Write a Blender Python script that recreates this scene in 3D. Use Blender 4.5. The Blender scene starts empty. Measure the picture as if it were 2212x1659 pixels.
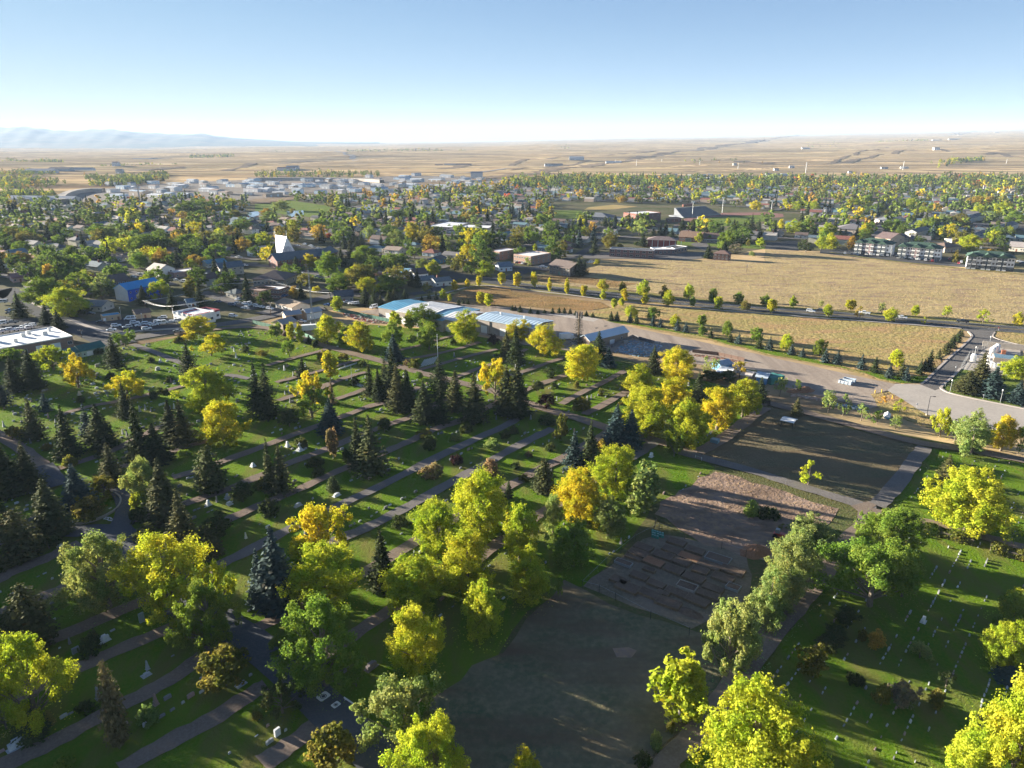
import bpy, math, random
import numpy as np
from mathutils import Vector

scene = bpy.context.scene
COL = scene.collection
R = random.Random(7)
rng = np.random.default_rng(11)

# ------------------------------------------------------------------ camera, sky, sun, exposure
CAM_H = 88.0
FPX = 1530.0                      # focal length in pixels of a 2212 x 1659 view
PITCH = math.atan((829.5 - 307.0) / FPX)
SP, CP = math.sin(PITCH), math.cos(PITCH)
cam = bpy.data.cameras.new('camera'); cam_o = bpy.data.objects.new('camera', cam); COL.objects.link(cam_o)
cam.sensor_fit = 'HORIZONTAL'; cam.sensor_width = 36.0; cam.lens = 36.0 * FPX / 2212.0
cam.clip_start = 1.0; cam.clip_end = 80000.0
cam_o.location = (0, 0, CAM_H); cam_o.rotation_euler = (math.pi / 2 - PITCH, 0, 0)
scene.camera = cam_o

SUN_EL = math.radians(9.6)
SUN_AZ = math.radians(154.5)      # where the sun stands, measured from +X towards +Y
sdir = Vector((math.cos(SUN_AZ) * math.cos(SUN_EL), math.sin(SUN_AZ) * math.cos(SUN_EL), math.sin(SUN_EL)))
sun = bpy.data.lights.new('sun', 'SUN'); sun.energy = 5.0; sun.angle = math.radians(0.5); sun.color = (1.0, 0.92, 0.77)
sun_o = bpy.data.objects.new('sun', sun); COL.objects.link(sun_o)
sun_o.rotation_euler = sdir.to_track_quat('Z', 'Y').to_euler(); sun_o.location = (-300, 200, 400)

world = bpy.data.worlds.new('World'); scene.world = world; world.use_nodes = True
wn = world.node_tree.nodes; wl = world.node_tree.links
for n in list(wn): wn.remove(n)
sky = wn.new('ShaderNodeTexSky'); sky.sky_type = 'NISHITA'; sky.sun_disc = False
sky.sun_elevation = SUN_EL; sky.sun_rotation = math.pi / 2 - SUN_AZ
sky.altitude = 2200.0; sky.air_density = 0.50; sky.dust_density = 0.0; sky.ozone_density = 2.4
bg = wn.new('ShaderNodeBackground'); bg.inputs['Strength'].default_value = 0.06
wo = wn.new('ShaderNodeOutputWorld')
# the film's shoulder for the whole sky: radiance rolls off towards white instead of running away at the horizon
def vmath(op, a, val):
    n = wn.new('ShaderNodeVectorMath'); n.operation = op
    wl.new(a, n.inputs[0]); n.inputs[1].default_value = (val, val, val * (1.0 if val < 1 else 1.08)); return n.outputs[0]
K_IN, K_OUT = 0.47, 2.2
sv = vmath('MULTIPLY', sky.outputs[0], K_IN); cx = wn.new('ShaderNodeSeparateXYZ'); wl.new(sv, cx.inputs[0]); cy = wn.new('ShaderNodeCombineXYZ')
for i_ in range(3):
    e_ = wn.new('ShaderNodeMath'); e_.operation = 'MULTIPLY'; e_.inputs[1].default_value = -1.0; wl.new(cx.outputs[i_], e_.inputs[0])
    f_ = wn.new('ShaderNodeMath'); f_.operation = 'EXPONENT'; wl.new(e_.outputs[0], f_.inputs[0])
    g_ = wn.new('ShaderNodeMath'); g_.operation = 'SUBTRACT'; g_.inputs[0].default_value = 1.0; wl.new(f_.outputs[0], g_.inputs[1]); wl.new(g_.outputs[0], cy.inputs[i_])
wl.new(vmath('MULTIPLY', cy.outputs[0], K_OUT), bg.inputs['Color'])
wl.new(bg.outputs[0], wo.inputs['Surface'])

scene.view_settings.view_transform = 'Standard'; scene.view_settings.look = 'None'
scene.view_settings.exposure = 2.6; scene.view_settings.gamma = 1.0
scene.view_settings.use_curve_mapping = False
scene.render.engine = 'CYCLES'
scene.cycles.use_denoising = True
scene.cycles.max_bounces = 6; scene.cycles.diffuse_bounces = 3; scene.cycles.transmission_bounces = 4
scene.cycles.volume_bounces = 0; scene.cycles.transparent_max_bounces = 6
scene.cycles.sample_clamp_indirect = 6.0

# ------------------------------------------------------------------ picture -> place
# the photograph was studied in 16 enlargements; a reading in one of them becomes a point on the ground
CX = {'0': 0.0, '1': 551.0, '2': 1102.1, '3': 1653.2}
CY = {'A': 248.0, 'B': 606.2, 'C': 936.8, 'D': 1245.4}
def uv(c, x, y): return CX[c[1]] + x / 4.014, CY[c[0]] + y / 4.014
def ray(u, v):
    x = (u - 1106.0) / FPX; y = (829.5 - v) / FPX
    return Vector((x, CP + y * SP, -SP + y * CP))
def guv(u, v, z=0.0):
    d = ray(u, v); t = (z - CAM_H) / d.z
    return Vector((d.x * t, d.y * t, z))
def G(c, x, y, z=0.0): return guv(*uv(c, x, y), z)
def at_dist(u, v, Y):
    d = ray(u, v); t = Y / d.y
    return Vector((d.x * t, Y, CAM_H + d.z * t))
def proj(p):
    dz = p[2] - CAM_H
    dep = p[1] * CP - dz * SP; up = p[1] * SP + dz * CP
    return 1106 + FPX * p[0] / dep, 829.5 - FPX * up / dep, dep

# ------------------------------------------------------------------ object helpers
def tag(o, label=None, cat=None, group=None, kind=None):
    if label: o['label'] = label
    if cat: o['category'] = cat
    if group: o['group'] = group
    if kind: o['kind'] = kind
    return o
def empty(name, loc, rz=0.0):
    o = bpy.data.objects.new(name, None); COL.objects.link(o)
    o.location = loc; o.rotation_euler = (0, 0, rz); o.empty_display_size = 0.5
    return o
def mesh_obj(name, me, parent=None, loc=None, rz=0.0, col=None, scale=None):
    o = bpy.data.objects.new(name, me); COL.objects.link(o)
    if parent is not None: o.parent = parent
    if loc is not None: o.location = loc
    if rz: o.rotation_euler = (0, 0, rz)
    if col is not None: o.color = (*col, 1.0)
    if scale is not None: o.scale = scale
    return o
class MB:
    """collects boxes, prisms and tubes into one mesh"""
    def __init__(s): s.v = []; s.f = []; s.m = []
    def add(s, vs, fs, mi=0):
        b = len(s.v); s.v += [tuple(v) for v in vs]; s.f += [tuple(i + b for i in f) for f in fs]; s.m += [mi] * len(fs); return s
    def box(s, x0, x1, y0, y1, z0, z1, mi=0):
        return s.add([(x0,y0,z0),(x1,y0,z0),(x1,y1,z0),(x0,y1,z0),(x0,y0,z1),(x1,y0,z1),(x1,y1,z1),(x0,y1,z1)],
                     [(0,3,2,1),(4,5,6,7),(0,1,5,4),(1,2,6,5),(2,3,7,6),(3,0,4,7)], mi)
    def tube(s, pts, rads, n=6, mi=0, cap=True):
        rings = []
        for i, p in enumerate(pts):
            p = Vector(p)
            a = Vector(pts[max(i - 1, 0)]); b = Vector(pts[min(i + 1, len(pts) - 1)])
            d = (b - a).normalized() if (b - a).length > 1e-6 else Vector((0, 0, 1))
            e = d.cross(Vector((0, 1, 0)) if abs(d.y) < 0.9 else Vector((1, 0, 0))).normalized(); g = d.cross(e)
            rings.append([p + (e * math.cos(2*math.pi*k/n) + g * math.sin(2*math.pi*k/n)) * rads[i] for k in range(n)])
        vs = [v for r in rings for v in r]; fs = []
        for i in range(len(rings) - 1):
            for k in range(n):
                fs.append((i*n+k, i*n+(k+1) % n, (i+1)*n+(k+1) % n, (i+1)*n+k))
        if cap: fs.append(tuple(range(n))[::-1]); fs.append(tuple((len(rings)-1)*n+k for k in range(n)))
        return s.add(vs, fs, mi)
    def prism(s, prof, y0, y1, mi=0):
        """profile in (x, z), extruded along y"""
        n = len(prof)
        vs = [(x, y0, z) for x, z in prof] + [(x, y1, z) for x, z in prof]
        fs = [tuple(range(n)), tuple(range(2*n-1, n-1, -1))] + [(i, i+n, (i+1) % n + n, (i+1) % n) for i in range(n)]
        return s.add(vs, fs, mi)
    def mesh(s, name, mats):
        me = bpy.data.meshes.new(name); me.from_pydata(s.v, [], s.f)
        for m in (mats if isinstance(mats, (list, tuple)) else [mats]): me.materials.append(m)
        if len(me.materials) > 1: me.polygons.foreach_set('material_index', s.m)
        me.update(); return me
    def build(s, name, mats, parent=None, loc=None, rz=0.0, col=None):
        return mesh_obj(name, s.mesh(name, mats), parent, loc, rz, col)
def np_mesh(name, verts, nq, mat, k=4):
    """n separate k-gons from an (n*k, 3) array"""
    me = bpy.data.meshes.new(name)
    me.vertices.add(len(verts)); me.vertices.foreach_set('co', np.asarray(verts, np.float32).ravel())
    me.loops.add(nq * k); me.loops.foreach_set('vertex_index', np.arange(nq * k, dtype=np.int32))
    me.polygons.add(nq); me.polygons.foreach_set('loop_start', np.arange(0, nq * k, k, dtype=np.int32))
    me.polygons.foreach_set('loop_total', np.full(nq, k, dtype=np.int32))
    for m in (mat if isinstance(mat, (list, tuple)) else [mat]): me.materials.append(m)
    me.update(calc_edges=True); return me

# ------------------------------------------------------------------ materials
def new_mat(name):
    m = bpy.data.materials.new(name); m.use_nodes = True
    nt = m.node_tree
    for n in list(nt.nodes): nt.nodes.remove(n)
    out = nt.nodes.new('ShaderNodeOutputMaterial'); b = nt.nodes.new('ShaderNodeBsdfPrincipled')
    nt.links.new(b.outputs[0], out.inputs['Surface']); b.inputs['Roughness'].default_value = 0.85
    b.inputs['Specular IOR Level'].default_value = 0.25
    return m, nt, b, out
def noise(nt, scale, detail=3.0, rough=0.55, vec=None):
    n = nt.nodes.new('ShaderNodeTexNoise'); n.inputs['Scale'].default_value = scale
    n.inputs['Detail'].default_value = detail; n.inputs['Roughness'].default_value = rough
    if vec is not None: nt.links.new(vec, n.inputs['Vector'])
    return n
def ramp(nt, fac, stops):
    r = nt.nodes.new('ShaderNodeValToRGB'); e = r.color_ramp.elements
    while len(e) < len(stops): e.new(0.5)
    for i, (p, c) in enumerate(stops): e[i].position = p; e[i].color = (*c, 1)
    nt.links.new(fac, r.inputs[0]); return r
def mix(nt, fac, a, b, mode='MIX'):
    m = nt.nodes.new('ShaderNodeMix'); m.data_type = 'RGBA'; m.blend_type = mode
    if isinstance(fac, float): m.inputs[0].default_value = fac
    else: nt.links.new(fac, m.inputs[0])
    for i, c in ((6, a), (7, b)):
        if isinstance(c, tuple): m.inputs[i].default_value = (*c, 1)
        else: nt.links.new(c, m.inputs[i])
    return m.outputs[2]
def pos(nt, scale=None, rot=0.0):
    g = nt.nodes.new('ShaderNodeNewGeometry')
    if scale is None: return g.outputs['Position']
    mp = nt.nodes.new('ShaderNodeMapping'); nt.links.new(g.outputs['Position'], mp.inputs[0])
    mp.inputs['Scale'].default_value = scale; mp.inputs['Rotation'].default_value = (0, 0, rot); return mp.outputs[0]
def bump(nt, b, h, strength, dist):
    n = nt.nodes.new('ShaderNodeBump'); n.inputs['Strength'].default_value = strength; n.inputs['Distance'].default_value = dist
    nt.links.new(h, n.inputs['Height']); nt.links.new(n.outputs[0], b.inputs['Normal'])
def ground_mat(name, c1, c2, c3, big=0.05, fine=1.5, bs=0.5, bd=0.25, streak=None, rough=0.95):
    """big patches c1/c2, fine speckle towards c3, bump"""
    m, nt, b, out = new_mat(name); p = pos(nt)
    n1 = noise(nt, big, 4, 0.6, p); n2 = noise(nt, fine, 4, 0.65, p)
    base = ramp(nt, n1.outputs[0], [(0.36, c1), (0.64, c2)])
    r2 = ramp(nt, n2.outputs[0], [(0.42, (0, 0, 0)), (0.75, (1, 1, 1))])
    col = mix(nt, r2.outputs[0], base.outputs[0], c3)
    if streak:
        n3 = noise(nt, 1.0, 3, 0.6, pos(nt, streak[1], streak[2]))
        r3 = ramp(nt, n3.outputs[0], [(0.45, (0, 0, 0)), (0.7, (1, 1, 1))])
        col = mix(nt, r3.outputs[0], col, streak[0])
    nt.links.new(col, b.inputs['Base Color']); b.inputs['Roughness'].default_value = rough
    b.inputs['Specular IOR Level'].default_value = 0.02
    if bs: bump(nt, b, n2.outputs[0], bs, bd)
    return m
def flat_mat(name, c, rough=0.8, var=0.15, scale=0.6, metal=0.0, spec=0.3):
    m, nt, b, out = new_mat(name); p = pos(nt)
    n = noise(nt, scale, 4, 0.6, p)
    col = ramp(nt, n.outputs[0], [(0.3, tuple(max(0, k*(1-var)) for k in c)), (0.7, tuple(min(1, k*(1+var)) for k in c))])
    nt.links.new(col.outputs[0], b.inputs['Base Color']); b.inputs['Roughness'].default_value = rough
    b.inputs['Metallic'].default_value = metal; b.inputs['Specular IOR Level'].default_value = spec
    return m
def objcol_mat(name, rough=0.8, var=0.12, scale=0.5, spec=0.3, metal=0.0):
    m, nt, b, out = new_mat(name)
    oi = nt.nodes.new('ShaderNodeObjectInfo'); n = noise(nt, scale, 4, 0.6, pos(nt))
    k = ramp(nt, n.outputs[0], [(0.3, (1-var,)*3), (0.7, (1+var,)*3)])
    nt.links.new(mix(nt, 1.0, oi.outputs['Color'], k.outputs[0], 'MULTIPLY'), b.inputs['Base Color'])
    b.inputs['Roughness'].default_value = rough; b.inputs['Specular IOR Level'].default_value = spec; b.inputs['Metallic'].default_value = metal
    return m
def leaf_mat(name, trans=0.35, patch=(0.72, 0.90, 0.80), patch_scale=0.22, fixed=None, warm=None):
    """colour = the tree's own colour, varied leaf by leaf and in patches that turn later"""
    m, nt, b, out = new_mat(name)
    if fixed is None:
        oi = nt.nodes.new('ShaderNodeObjectInfo'); base = oi.outputs['Color']; rnd = oi.outputs['Random']
    else:
        rgb = nt.nodes.new('ShaderNodeRGB'); rgb.outputs[0].default_value = (*fixed, 1); base = rgb.outputs[0]
    g = nt.nodes.new('ShaderNodeNewGeometry')
    n1 = noise(nt, patch_scale, 2, 0.5, g.outputs['Position'])
    r1 = ramp(nt, n1.outputs[0], [(0.42, (0, 0, 0)), (0.62, (1, 1, 1))])
    green = mix(nt, 1.0, base, patch, 'MULTIPLY')
    col = mix(nt, r1.outputs[0], base, green)
    n4 = noise(nt, patch_scale * 2.3, 2, 0.5, g.outputs['Position'])
    col = mix(nt, ramp(nt, n4.outputs[0], [(0.52, (0, 0, 0)), (0.68, (1, 1, 1))]).outputs[0], col, mix(nt, 1.0, col, (1.07, 1.05, 0.9), 'MULTIPLY'))
    r2 = ramp(nt, g.outputs['Random Per Island'], [(0.0, (0.62, 0.66, 0.6)), (0.55, (1.0, 1.0, 1.0)), (0.93, (1.12, 1.08, 1.0)), (1.0, (1.45, 1.0, 0.8))])
    col = mix(nt, 1.0, col, r2.outputs[0], 'MULTIPLY')
    nt.links.new(col, b.inputs['Base Color']); b.inputs['Roughness'].default_value = 0.8; b.inputs['Specular IOR Level'].default_value = 0.02
    if trans > 0:
        t = nt.nodes.new('ShaderNodeBsdfTranslucent'); ms = nt.nodes.new('ShaderNodeMixShader'); ms.inputs[0].default_value = trans
        nt.links.new(mix(nt, 1.0, col, (1.0, 1.0, 0.75), 'MULTIPLY'), t.inputs['Color'])
        nt.links.new(b.outputs[0], ms.inputs[1]); nt.links.new(t.outputs[0], ms.inputs[2])
        nt.links.new(ms.outputs[0], out.inputs['Surface'])
    return m
M = {}
M['leaf'] = leaf_mat('leaf', 0.45)
M['needle'] = leaf_mat('needle', 0.12, (0.8, 0.85, 0.9), 0.15)
M['bark'] = flat_mat('bark', (0.16, 0.13, 0.10), 0.95, 0.3, 2.0)
M['bark_pale'] = flat_mat('bark_pale', (0.36, 0.33, 0.28), 0.9, 0.25, 2.0)
M['paint'] = objcol_mat('paint'); M['roofing'] = objcol_mat('roofing', 0.85, 0.18, 0.8)
M['metal_roof'] = objcol_mat('metal_roof', 0.5, 0.10, 0.12, 0.4)
nt = M['metal_roof'].node_tree; b = next(n for n in nt.nodes if n.type == 'BSDF_PRINCIPLED')
tc = nt.nodes.new('ShaderNodeTexCoord'); wv = nt.nodes.new('ShaderNodeTexWave'); wv.bands_direction = 'X'; wv.inputs['Scale'].default_value = 0.55
nt.links.new(tc.outputs['Object'], wv.inputs['Vector'])
sm = ramp(nt, wv.outputs['Fac'], [(0.0, (1, 1, 1)), (0.10, (0, 0, 0)), (1, (0, 0, 0))]); bump(nt, b, sm.outputs[0], 0.8, 0.08)
M['car_paint'] = objcol_mat('car_paint', 0.3, 0.02, 0.5, 0.5)
M['stone'] = objcol_mat('stone', 0.6, 0.15, 3.0)
M['glass'] = flat_mat('glass', (0.02, 0.03, 0.04), 0.08, 0.1, 1.0, 0.0, 0.6)
M['white'] = flat_mat('white', (0.75, 0.75, 0.73), 0.6, 0.06)
M['trim'] = flat_mat('trim', (0.62, 0.62, 0.60), 0.6, 0.06)
M['rubber'] = flat_mat('rubber', (0.02, 0.02, 0.02), 0.9)
M['steel'] = flat_mat('steel', (0.35, 0.36, 0.37), 0.5, 0.1, 1.0, 0.4)
M['wood'] = flat_mat('wood', (0.20, 0.14, 0.09), 0.9, 0.25, 2.0)
M['dark'] = flat_mat('dark', (0.03, 0.03, 0.035), 0.7)
M['black_metal'] = flat_mat('black_metal', (0.04, 0.04, 0.045), 0.6)
def brick_mat(name, c):
    m, nt, b, out = new_mat(name)
    tc = nt.nodes.new('ShaderNodeTexCoord'); br = nt.nodes.new('ShaderNodeTexBrick')
    mp = nt.nodes.new('ShaderNodeMapping'); mp.inputs['Rotation'].default_value = (math.pi/2, 0, 0)
    nt.links.new(tc.outputs['Object'], mp.inputs[0]); nt.links.new(mp.outputs[0], br.inputs['Vector'])
    br.inputs['Scale'].default_value = 1.0; br.inputs['Brick Width'].default_value = 0.5; br.inputs['Row Height'].default_value = 0.2
    br.inputs['Color1'].default_value = (*c, 1); br.inputs['Color2'].default_value = (*[k*0.75 for k in c], 1)
    br.inputs['Mortar'].default_value = (*[0.5*k+0.12 for k in c], 1); br.inputs['Mortar Size'].default_value = 0.02
    nt.links.new(br.outputs[0], b.inputs['Base Color']); return m
M['brick_red'] = brick_mat('brick_red', (0.22, 0.075, 0.05)); M['brick_tan'] = brick_mat('brick_tan', (0.34, 0.20, 0.14))
M['brick_brown'] = brick_mat('brick_brown', (0.17, 0.095, 0.075))
# ------------------------------------------------------------------ ground, roads, water, hills
def pts(s, z=0.0):
    c = None; out = []
    for t in s.split():
        if t[0] in 'ABCD': c = t
        else:
            x, y = t.split(','); out.append(G(c, float(x), float(y), z))
    return out
ZC = [0.004]; SHEETS = []
def next_z(d=0.006): ZC[0] += d; return ZC[0]
def densify(p, step, closed):
    out = []; n = len(p)
    for i in range(n if closed else n - 1):
        a, b = p[i], p[(i + 1) % n]; k = max(1, int((b - a).length / step))
        out += [a.lerp(b, j / k) for j in range(k)]
    if not closed: out.append(p[-1])
    return out
def smooth_line(p, it=2):
    for _ in range(it):
        q = [p[0]]
        for i in range(len(p) - 1):
            q += [p[i].lerp(p[i+1], .25), p[i].lerp(p[i+1], .75)]
        p = q + [p[-1]]
    return p
def sheet(name, s, mat, jit=0.0, step=4.0, structure=True, smooth=False):
    p = pts(s) if isinstance(s, str) else s
    if smooth:
        q = []
        for i in range(len(p)): q += [p[i].lerp(p[(i+1) % len(p)], .2), p[i].lerp(p[(i+1) % len(p)], .8)]
        p = q
    SHEETS.append((name, p))
    if jit: p = [Vector((a.x + R.uniform(-jit, jit), a.y + R.uniform(-jit, jit), 0)) for a in densify(p, step, True)]
    z = next_z(); me = bpy.data.meshes.new(name)
    area = sum(p[i].x * p[(i+1) % len(p)].y - p[(i+1) % len(p)].x * p[i].y for i in range(len(p)))
    if area < 0: p = p[::-1]
    me.from_pydata([(a.x, a.y, z) for a in p], [], [tuple(range(len(p)))]); me.materials.append(mat); me.update()
    o = mesh_obj(name, me)
    if structure: o['kind'] = 'structure'
    return o
def ribbon_mesh(line, w, z0, h=0.0, jit=0.0, wend=None):
    n = len(line); L = []; Rr = []
    for i, p in enumerate(line):
        a = line[max(0, i-1)]; b = line[min(n-1, i+1)]; d = (b - a); d.z = 0; d.normalize(); nn = Vector((-d.y, d.x, 0))
        ww = (w if wend is None else w + (wend - w) * i / (n - 1)) / 2
        L.append(p + nn * (ww + R.uniform(-jit, jit))); Rr.append(p - nn * (ww + R.uniform(-jit, jit)))
    v = []; f = []
    for i in range(n): v += [(L[i].x, L[i].y, z0 + h), (Rr[i].x, Rr[i].y, z0 + h)]
    for i in range(n - 1): f.append((2*i, 2*i+1, 2*i+3, 2*i+2))
    if h:
        for i in range(n): v += [(L[i].x, L[i].y, 0), (Rr[i].x, Rr[i].y, 0)]
        o = 2 * n
        for i in range(n - 1): f += [(2*i, 2*i+2, o+2*i+2, o+2*i), (2*i+1, o+2*i+1, o+2*i+3, 2*i+3)]
    return v, f
ROADS = []
def road(name, s, w, mat, jit=0.0, h=0.0, smooth=True, wend=None, parent=None, keep=True):
    p = pts(s) if isinstance(s, str) else s
    if smooth: p = smooth_line(p)
    p = densify(p, 3.0 if (p[0]-p[-1]).length < 400 else 8.0, False)
    v, f = ribbon_mesh(p, w, next_z(), h, jit, wend)
    me = bpy.data.meshes.new(name); me.from_pydata(v, [], f); me.materials.append(mat); me.update()
    o = mesh_obj(name, me, parent)
    if parent is None: o['kind'] = 'structure'
    if keep: ROADS.append((p, w / 2))
    return o

# prairie out to the horizon, rising to the right
VS = [(-400, 307), (700, 307), (1102, 305.5), (1300, 303), (1653, 298), (1900, 293), (2212, 287), (2800, 285)]
def ridge(u):
    for (a, b), (c, d) in zip(VS, VS[1:]):
        if a <= u <= c: return b + (d - b) * (u - a) / (c - a)
    return 307 if u < 0 else 285
def far_z(x, y):
    r = math.hypot(x, y)
    if r < 2050: return 0.0
    az = math.atan2(x, y)
    if abs(az) > 1.2: u = 3000 if x > 0 else -500
    else: u = 1106 + math.tan(az) * FPX * 1.0567
    s = min(1.0, max(0.0, (r - 2600) / 15400))
    hh = 88 + 18000 * max(0.4, math.cos(az)) * (307 - ridge(u)) / FPX * 1.117
    t = max(0.0, min(1.0, (u - 300) / 900))
    roll = math.sin(x * .0011 + y * .0006) * math.sin(y * .0016 - x * .0003) * 10 + math.sin(x*.0031 + 1.3) * math.sin(y*.0042) * 5
    e = min(1, (r - 2050) / 900)
    roll += 7 * math.sin(y * .0105 + x * .0032 + 2 * math.sin(x * .0021)) * math.sin(x * .0026 + 1) + 5 * math.sin(y * .019 - x * .0045 + 1.5 * math.sin(x * .004))
    return s * hh * t + roll * e + max(0, min(14, (r - 2150) * .03)) * t
m, nt, b, out = new_mat('prairie')
p1 = pos(nt, (1/900, 1/420, 1), 0.5); vo = nt.nodes.new('ShaderNodeTexVoronoi'); vo.inputs['Scale'].default_value = 1.0
nt.links.new(p1, vo.inputs['Vector'])
sepc = nt.nodes.new('ShaderNodeSeparateColor'); nt.links.new(vo.outputs['Color'], sepc.inputs[0])
fields = ramp(nt, sepc.outputs[0], [(0.0, (.50, .36, .21)), (.3, (.58, .43, .26)), (.55, (.44, .31, .19)), (.72, (.62, .48, .28)), (.88, (.40, .37, .18)), (1, (.53, .39, .23))])
fields.color_ramp.interpolation = 'CONSTANT'
n1 = noise(nt, 1.0, 5, 0.6, pos(nt, (1/700, 1/160, 1), 0.15)); n2 = noise(nt, 1.0, 5, 0.6, pos(nt, (1/90, 1/40, 1), 0.2))
gr = ramp(nt, n1.outputs[0], [(.35, (.36, .24, .125)), (.5, (.54, .375, .19)), (.7, (.64, .47, .26))])
c = mix(nt, 0.40, gr.outputs[0], fields.outputs[0])
n5 = noise(nt, 1.0, 6, 0.62, pos(nt, (1/1900, 1/330, 1), -0.12)); n6 = noise(nt, 1.0, 4, 0.6, pos(nt, (1/420, 1/70, 1), 0.08))
c = mix(nt, ramp(nt, n5.outputs[0], [(.48, (0, 0, 0)), (.57, (1, 1, 1)), (.66, (.3, .3, .3))]).outputs[0], c, (.15, .11, .075))
c = mix(nt, ramp(nt, n6.outputs[0], [(.54, (0, 0, 0)), (.64, (.9, .9, .9))]).outputs[0], c, (.19, .16, .085))
c = mix(nt, ramp(nt, n2.outputs[0], [(.5, (0, 0, 0)), (.8, (.6, .6, .6))]).outputs[0], c, (.22, .16, .10))
nt.links.new(c, b.inputs['Base Color']); b.inputs['Roughness'].default_value = 1.0; b.inputs['Specular IOR Level'].default_value = 0.0
bump(nt, b, n2.outputs[0], 0.5, 2.0)
M['prairie'] = m
NA = 288; RR = [3] + list(np.geomspace(60, 1900, 20)) + list(np.geomspace(2000, 7000, 90)) + list(np.geomspace(7300, 25000, 24))
v = []; f = []
for r in RR:
    for k in range(NA):
        a = 2 * math.pi * k / NA; x, y = r * math.sin(a), r * math.cos(a); v.append((x, y, far_z(x, y)))
for i in range(len(RR) - 1):
    for k in range(NA): f.append((i*NA+k, (i+1)*NA+k, (i+1)*NA+(k+1) % NA, i*NA+(k+1) % NA))
f.append(tuple(range(NA)))
me = bpy.data.meshes.new('ground'); me.from_pydata(v, [], [q[::-1] for q in f]); me.materials.append(M['prairie']); me.update()
me.polygons.foreach_set('use_smooth', [True] * len(me.polygons))
tag(mesh_obj('ground', me), kind='structure')

# mountains far left
MT = [(-260, 280), (-120, 277), (0, 275.4), (50, 274.2), (112, 281.6), (162, 282.9), (200, 280.4), (250, 280.4), (300, 286.6), (374, 290), (436, 289), (473, 295), (551, 300.5), (626, 305), (700, 306.5), (820, 307)]
def mtv(u):
    for (a, b), (c, d) in zip(MT, MT[1:]):
        if a <= u <= c: return b + (d - b) * (u - a) / (c - a)
    return 307
v = []; f = []; us = np.linspace(-260, 820, 110); YS = np.linspace(11000, 19000, 18)
for j, Y in enumerate(YS):
    t = j / 17; s = math.sin(min(1, t / .8) * math.pi / 2) ** 1.6
    for u in us:
        P = at_dist(u, mtv(u), 17400)
        wob = 1 + .12 * math.sin(u * .05 + j * 1.3) * (1 - t) + .08 * math.sin(u * .13 - j * .9) * (1 - t)
        x = P.x * Y / 17400
        v.append((x, Y, max(-6.0, (P.z * s * wob if t <= .8 else P.z * (1 - (t - .8) * 1.5)) - 4)))
n = len(us)
for j in range(17):
    for i in range(n - 1): f.append((j*n+i, j*n+i+1, (j+1)*n+i+1, (j+1)*n+i))
M['mountain'] = ground_mat('mountain', (.10, .11, .08), (.22, .18, .12), (.08, .09, .07), .0008, .004, 0.3, 20)
me = bpy.data.meshes.new('mountains'); me.from_pydata(v, [], f); me.materials.append(M['mountain']); me.update()
me.polygons.foreach_set('use_smooth', [True] * len(me.polygons)); tag(mesh_obj('mountains', me), kind='structure')

STR = (1/3.0, 1/30.0, 1)
M['lawn'] = ground_mat('lawn', (.070, .150, .010), (.110, .185, .012), (.14, .18, .02), .035, 2.2, 0.9, 0.30, ((.15, .14, .04), (1/5, 1/16, 1), 0.6))
M['rough'] = ground_mat('rough', (.10, .10, .04), (.085, .11, .035), (.15, .12, .06), .05, 1.6, .9, .25)
M['lawn_bright'] = ground_mat('lawn_bright', (.10, .16, .03), (.16, .19, .045), (.10, .14, .03), .05, 1.5, 0.8, 0.30)
M['dry_field'] = ground_mat('dry_field', (.17, .13, .08), (.10, .11, .06), (.21, .16, .095), .045, 1.6, 0.9, 0.25, ((.17, .12, .07), (1/30, 1/5, 1), 0.95))
M['garden_path'] = ground_mat('garden_path', (.22, .17, .13), (.15, .13, .085), (.27, .21, .15), .12, 1.8, .7, .2)
M['dark_field'] = ground_mat('dark_field', (.19, .155, .10), (.095, .12, .065), (.24, .19, .115), .075, 0.9, 1.0, 0.35, ((.14, .10, .065), (1/26, 1/6, 1), 0.95))
M['bare_dirt'] = ground_mat('bare_dirt', (.30, .215, .17), (.20, .14, .11), (.36, .24, .14), .12, 0.7, 0.9, 0.4, ((.16, .11, .08), (1/9, 1/5, 1), 0.9))
M['gravel'] = ground_mat('gravel', (.35, .285, .23), (.28, .225, .18), (.42, .34, .27), .06, 1.2, 0.5, 0.15, ((.25, .20, .165), (1/4, 1/60, 1), 1.0))
M['dirt_lane'] = ground_mat('dirt_lane', (.225, .170, .132), (.170, .132, .105), (.26, .205, .16), .12, 2.2, 0.4, 0.10)
M['lane_grey'] = ground_mat('lane_grey', (.185, .165, .152), (.145, .132, .124), (.22, .195, .175), .12, 2.2, 0.4, 0.10)
M['asphalt'] = ground_mat('asphalt', (.085, .085, .088), (.065, .066, .07), (.11, .108, .105), .06, 3.0, 0.15, 0.05)
M['asphalt_old'] = ground_mat('asphalt_old', (.16, .145, .135), (.12, .112, .108), (.19, .175, .16), .05, 2.0, 0.2, 0.05)
M['concrete'] = ground_mat('concrete', (.42, .37, .32), (.36, .32, .28), (.46, .41, .36), .07, 1.2, 0.1, 0.05)
M['walk'] = ground_mat('walk', (.44, .38, .33), (.36, .32, .29), (.48, .42, .37), .2, 1.5, 0.1, 0.05)
M['straw'] = ground_mat('straw', (.47, .35, .18), (.38, .29, .14), (.34, .275, .125), .03, 0.28, 0.7, 0.5, ((.27, .19, .13), (1/16, 1/7, 1), 0.25))
M['meadow'] = ground_mat('meadow', (.42, .31, .135), (.30, .255, .09), (.25, .21, .08), .035, 0.4, 0.9, 0.5, ((.38, .23, .12), (1/22, 1/8, 1), 0.55))
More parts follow.
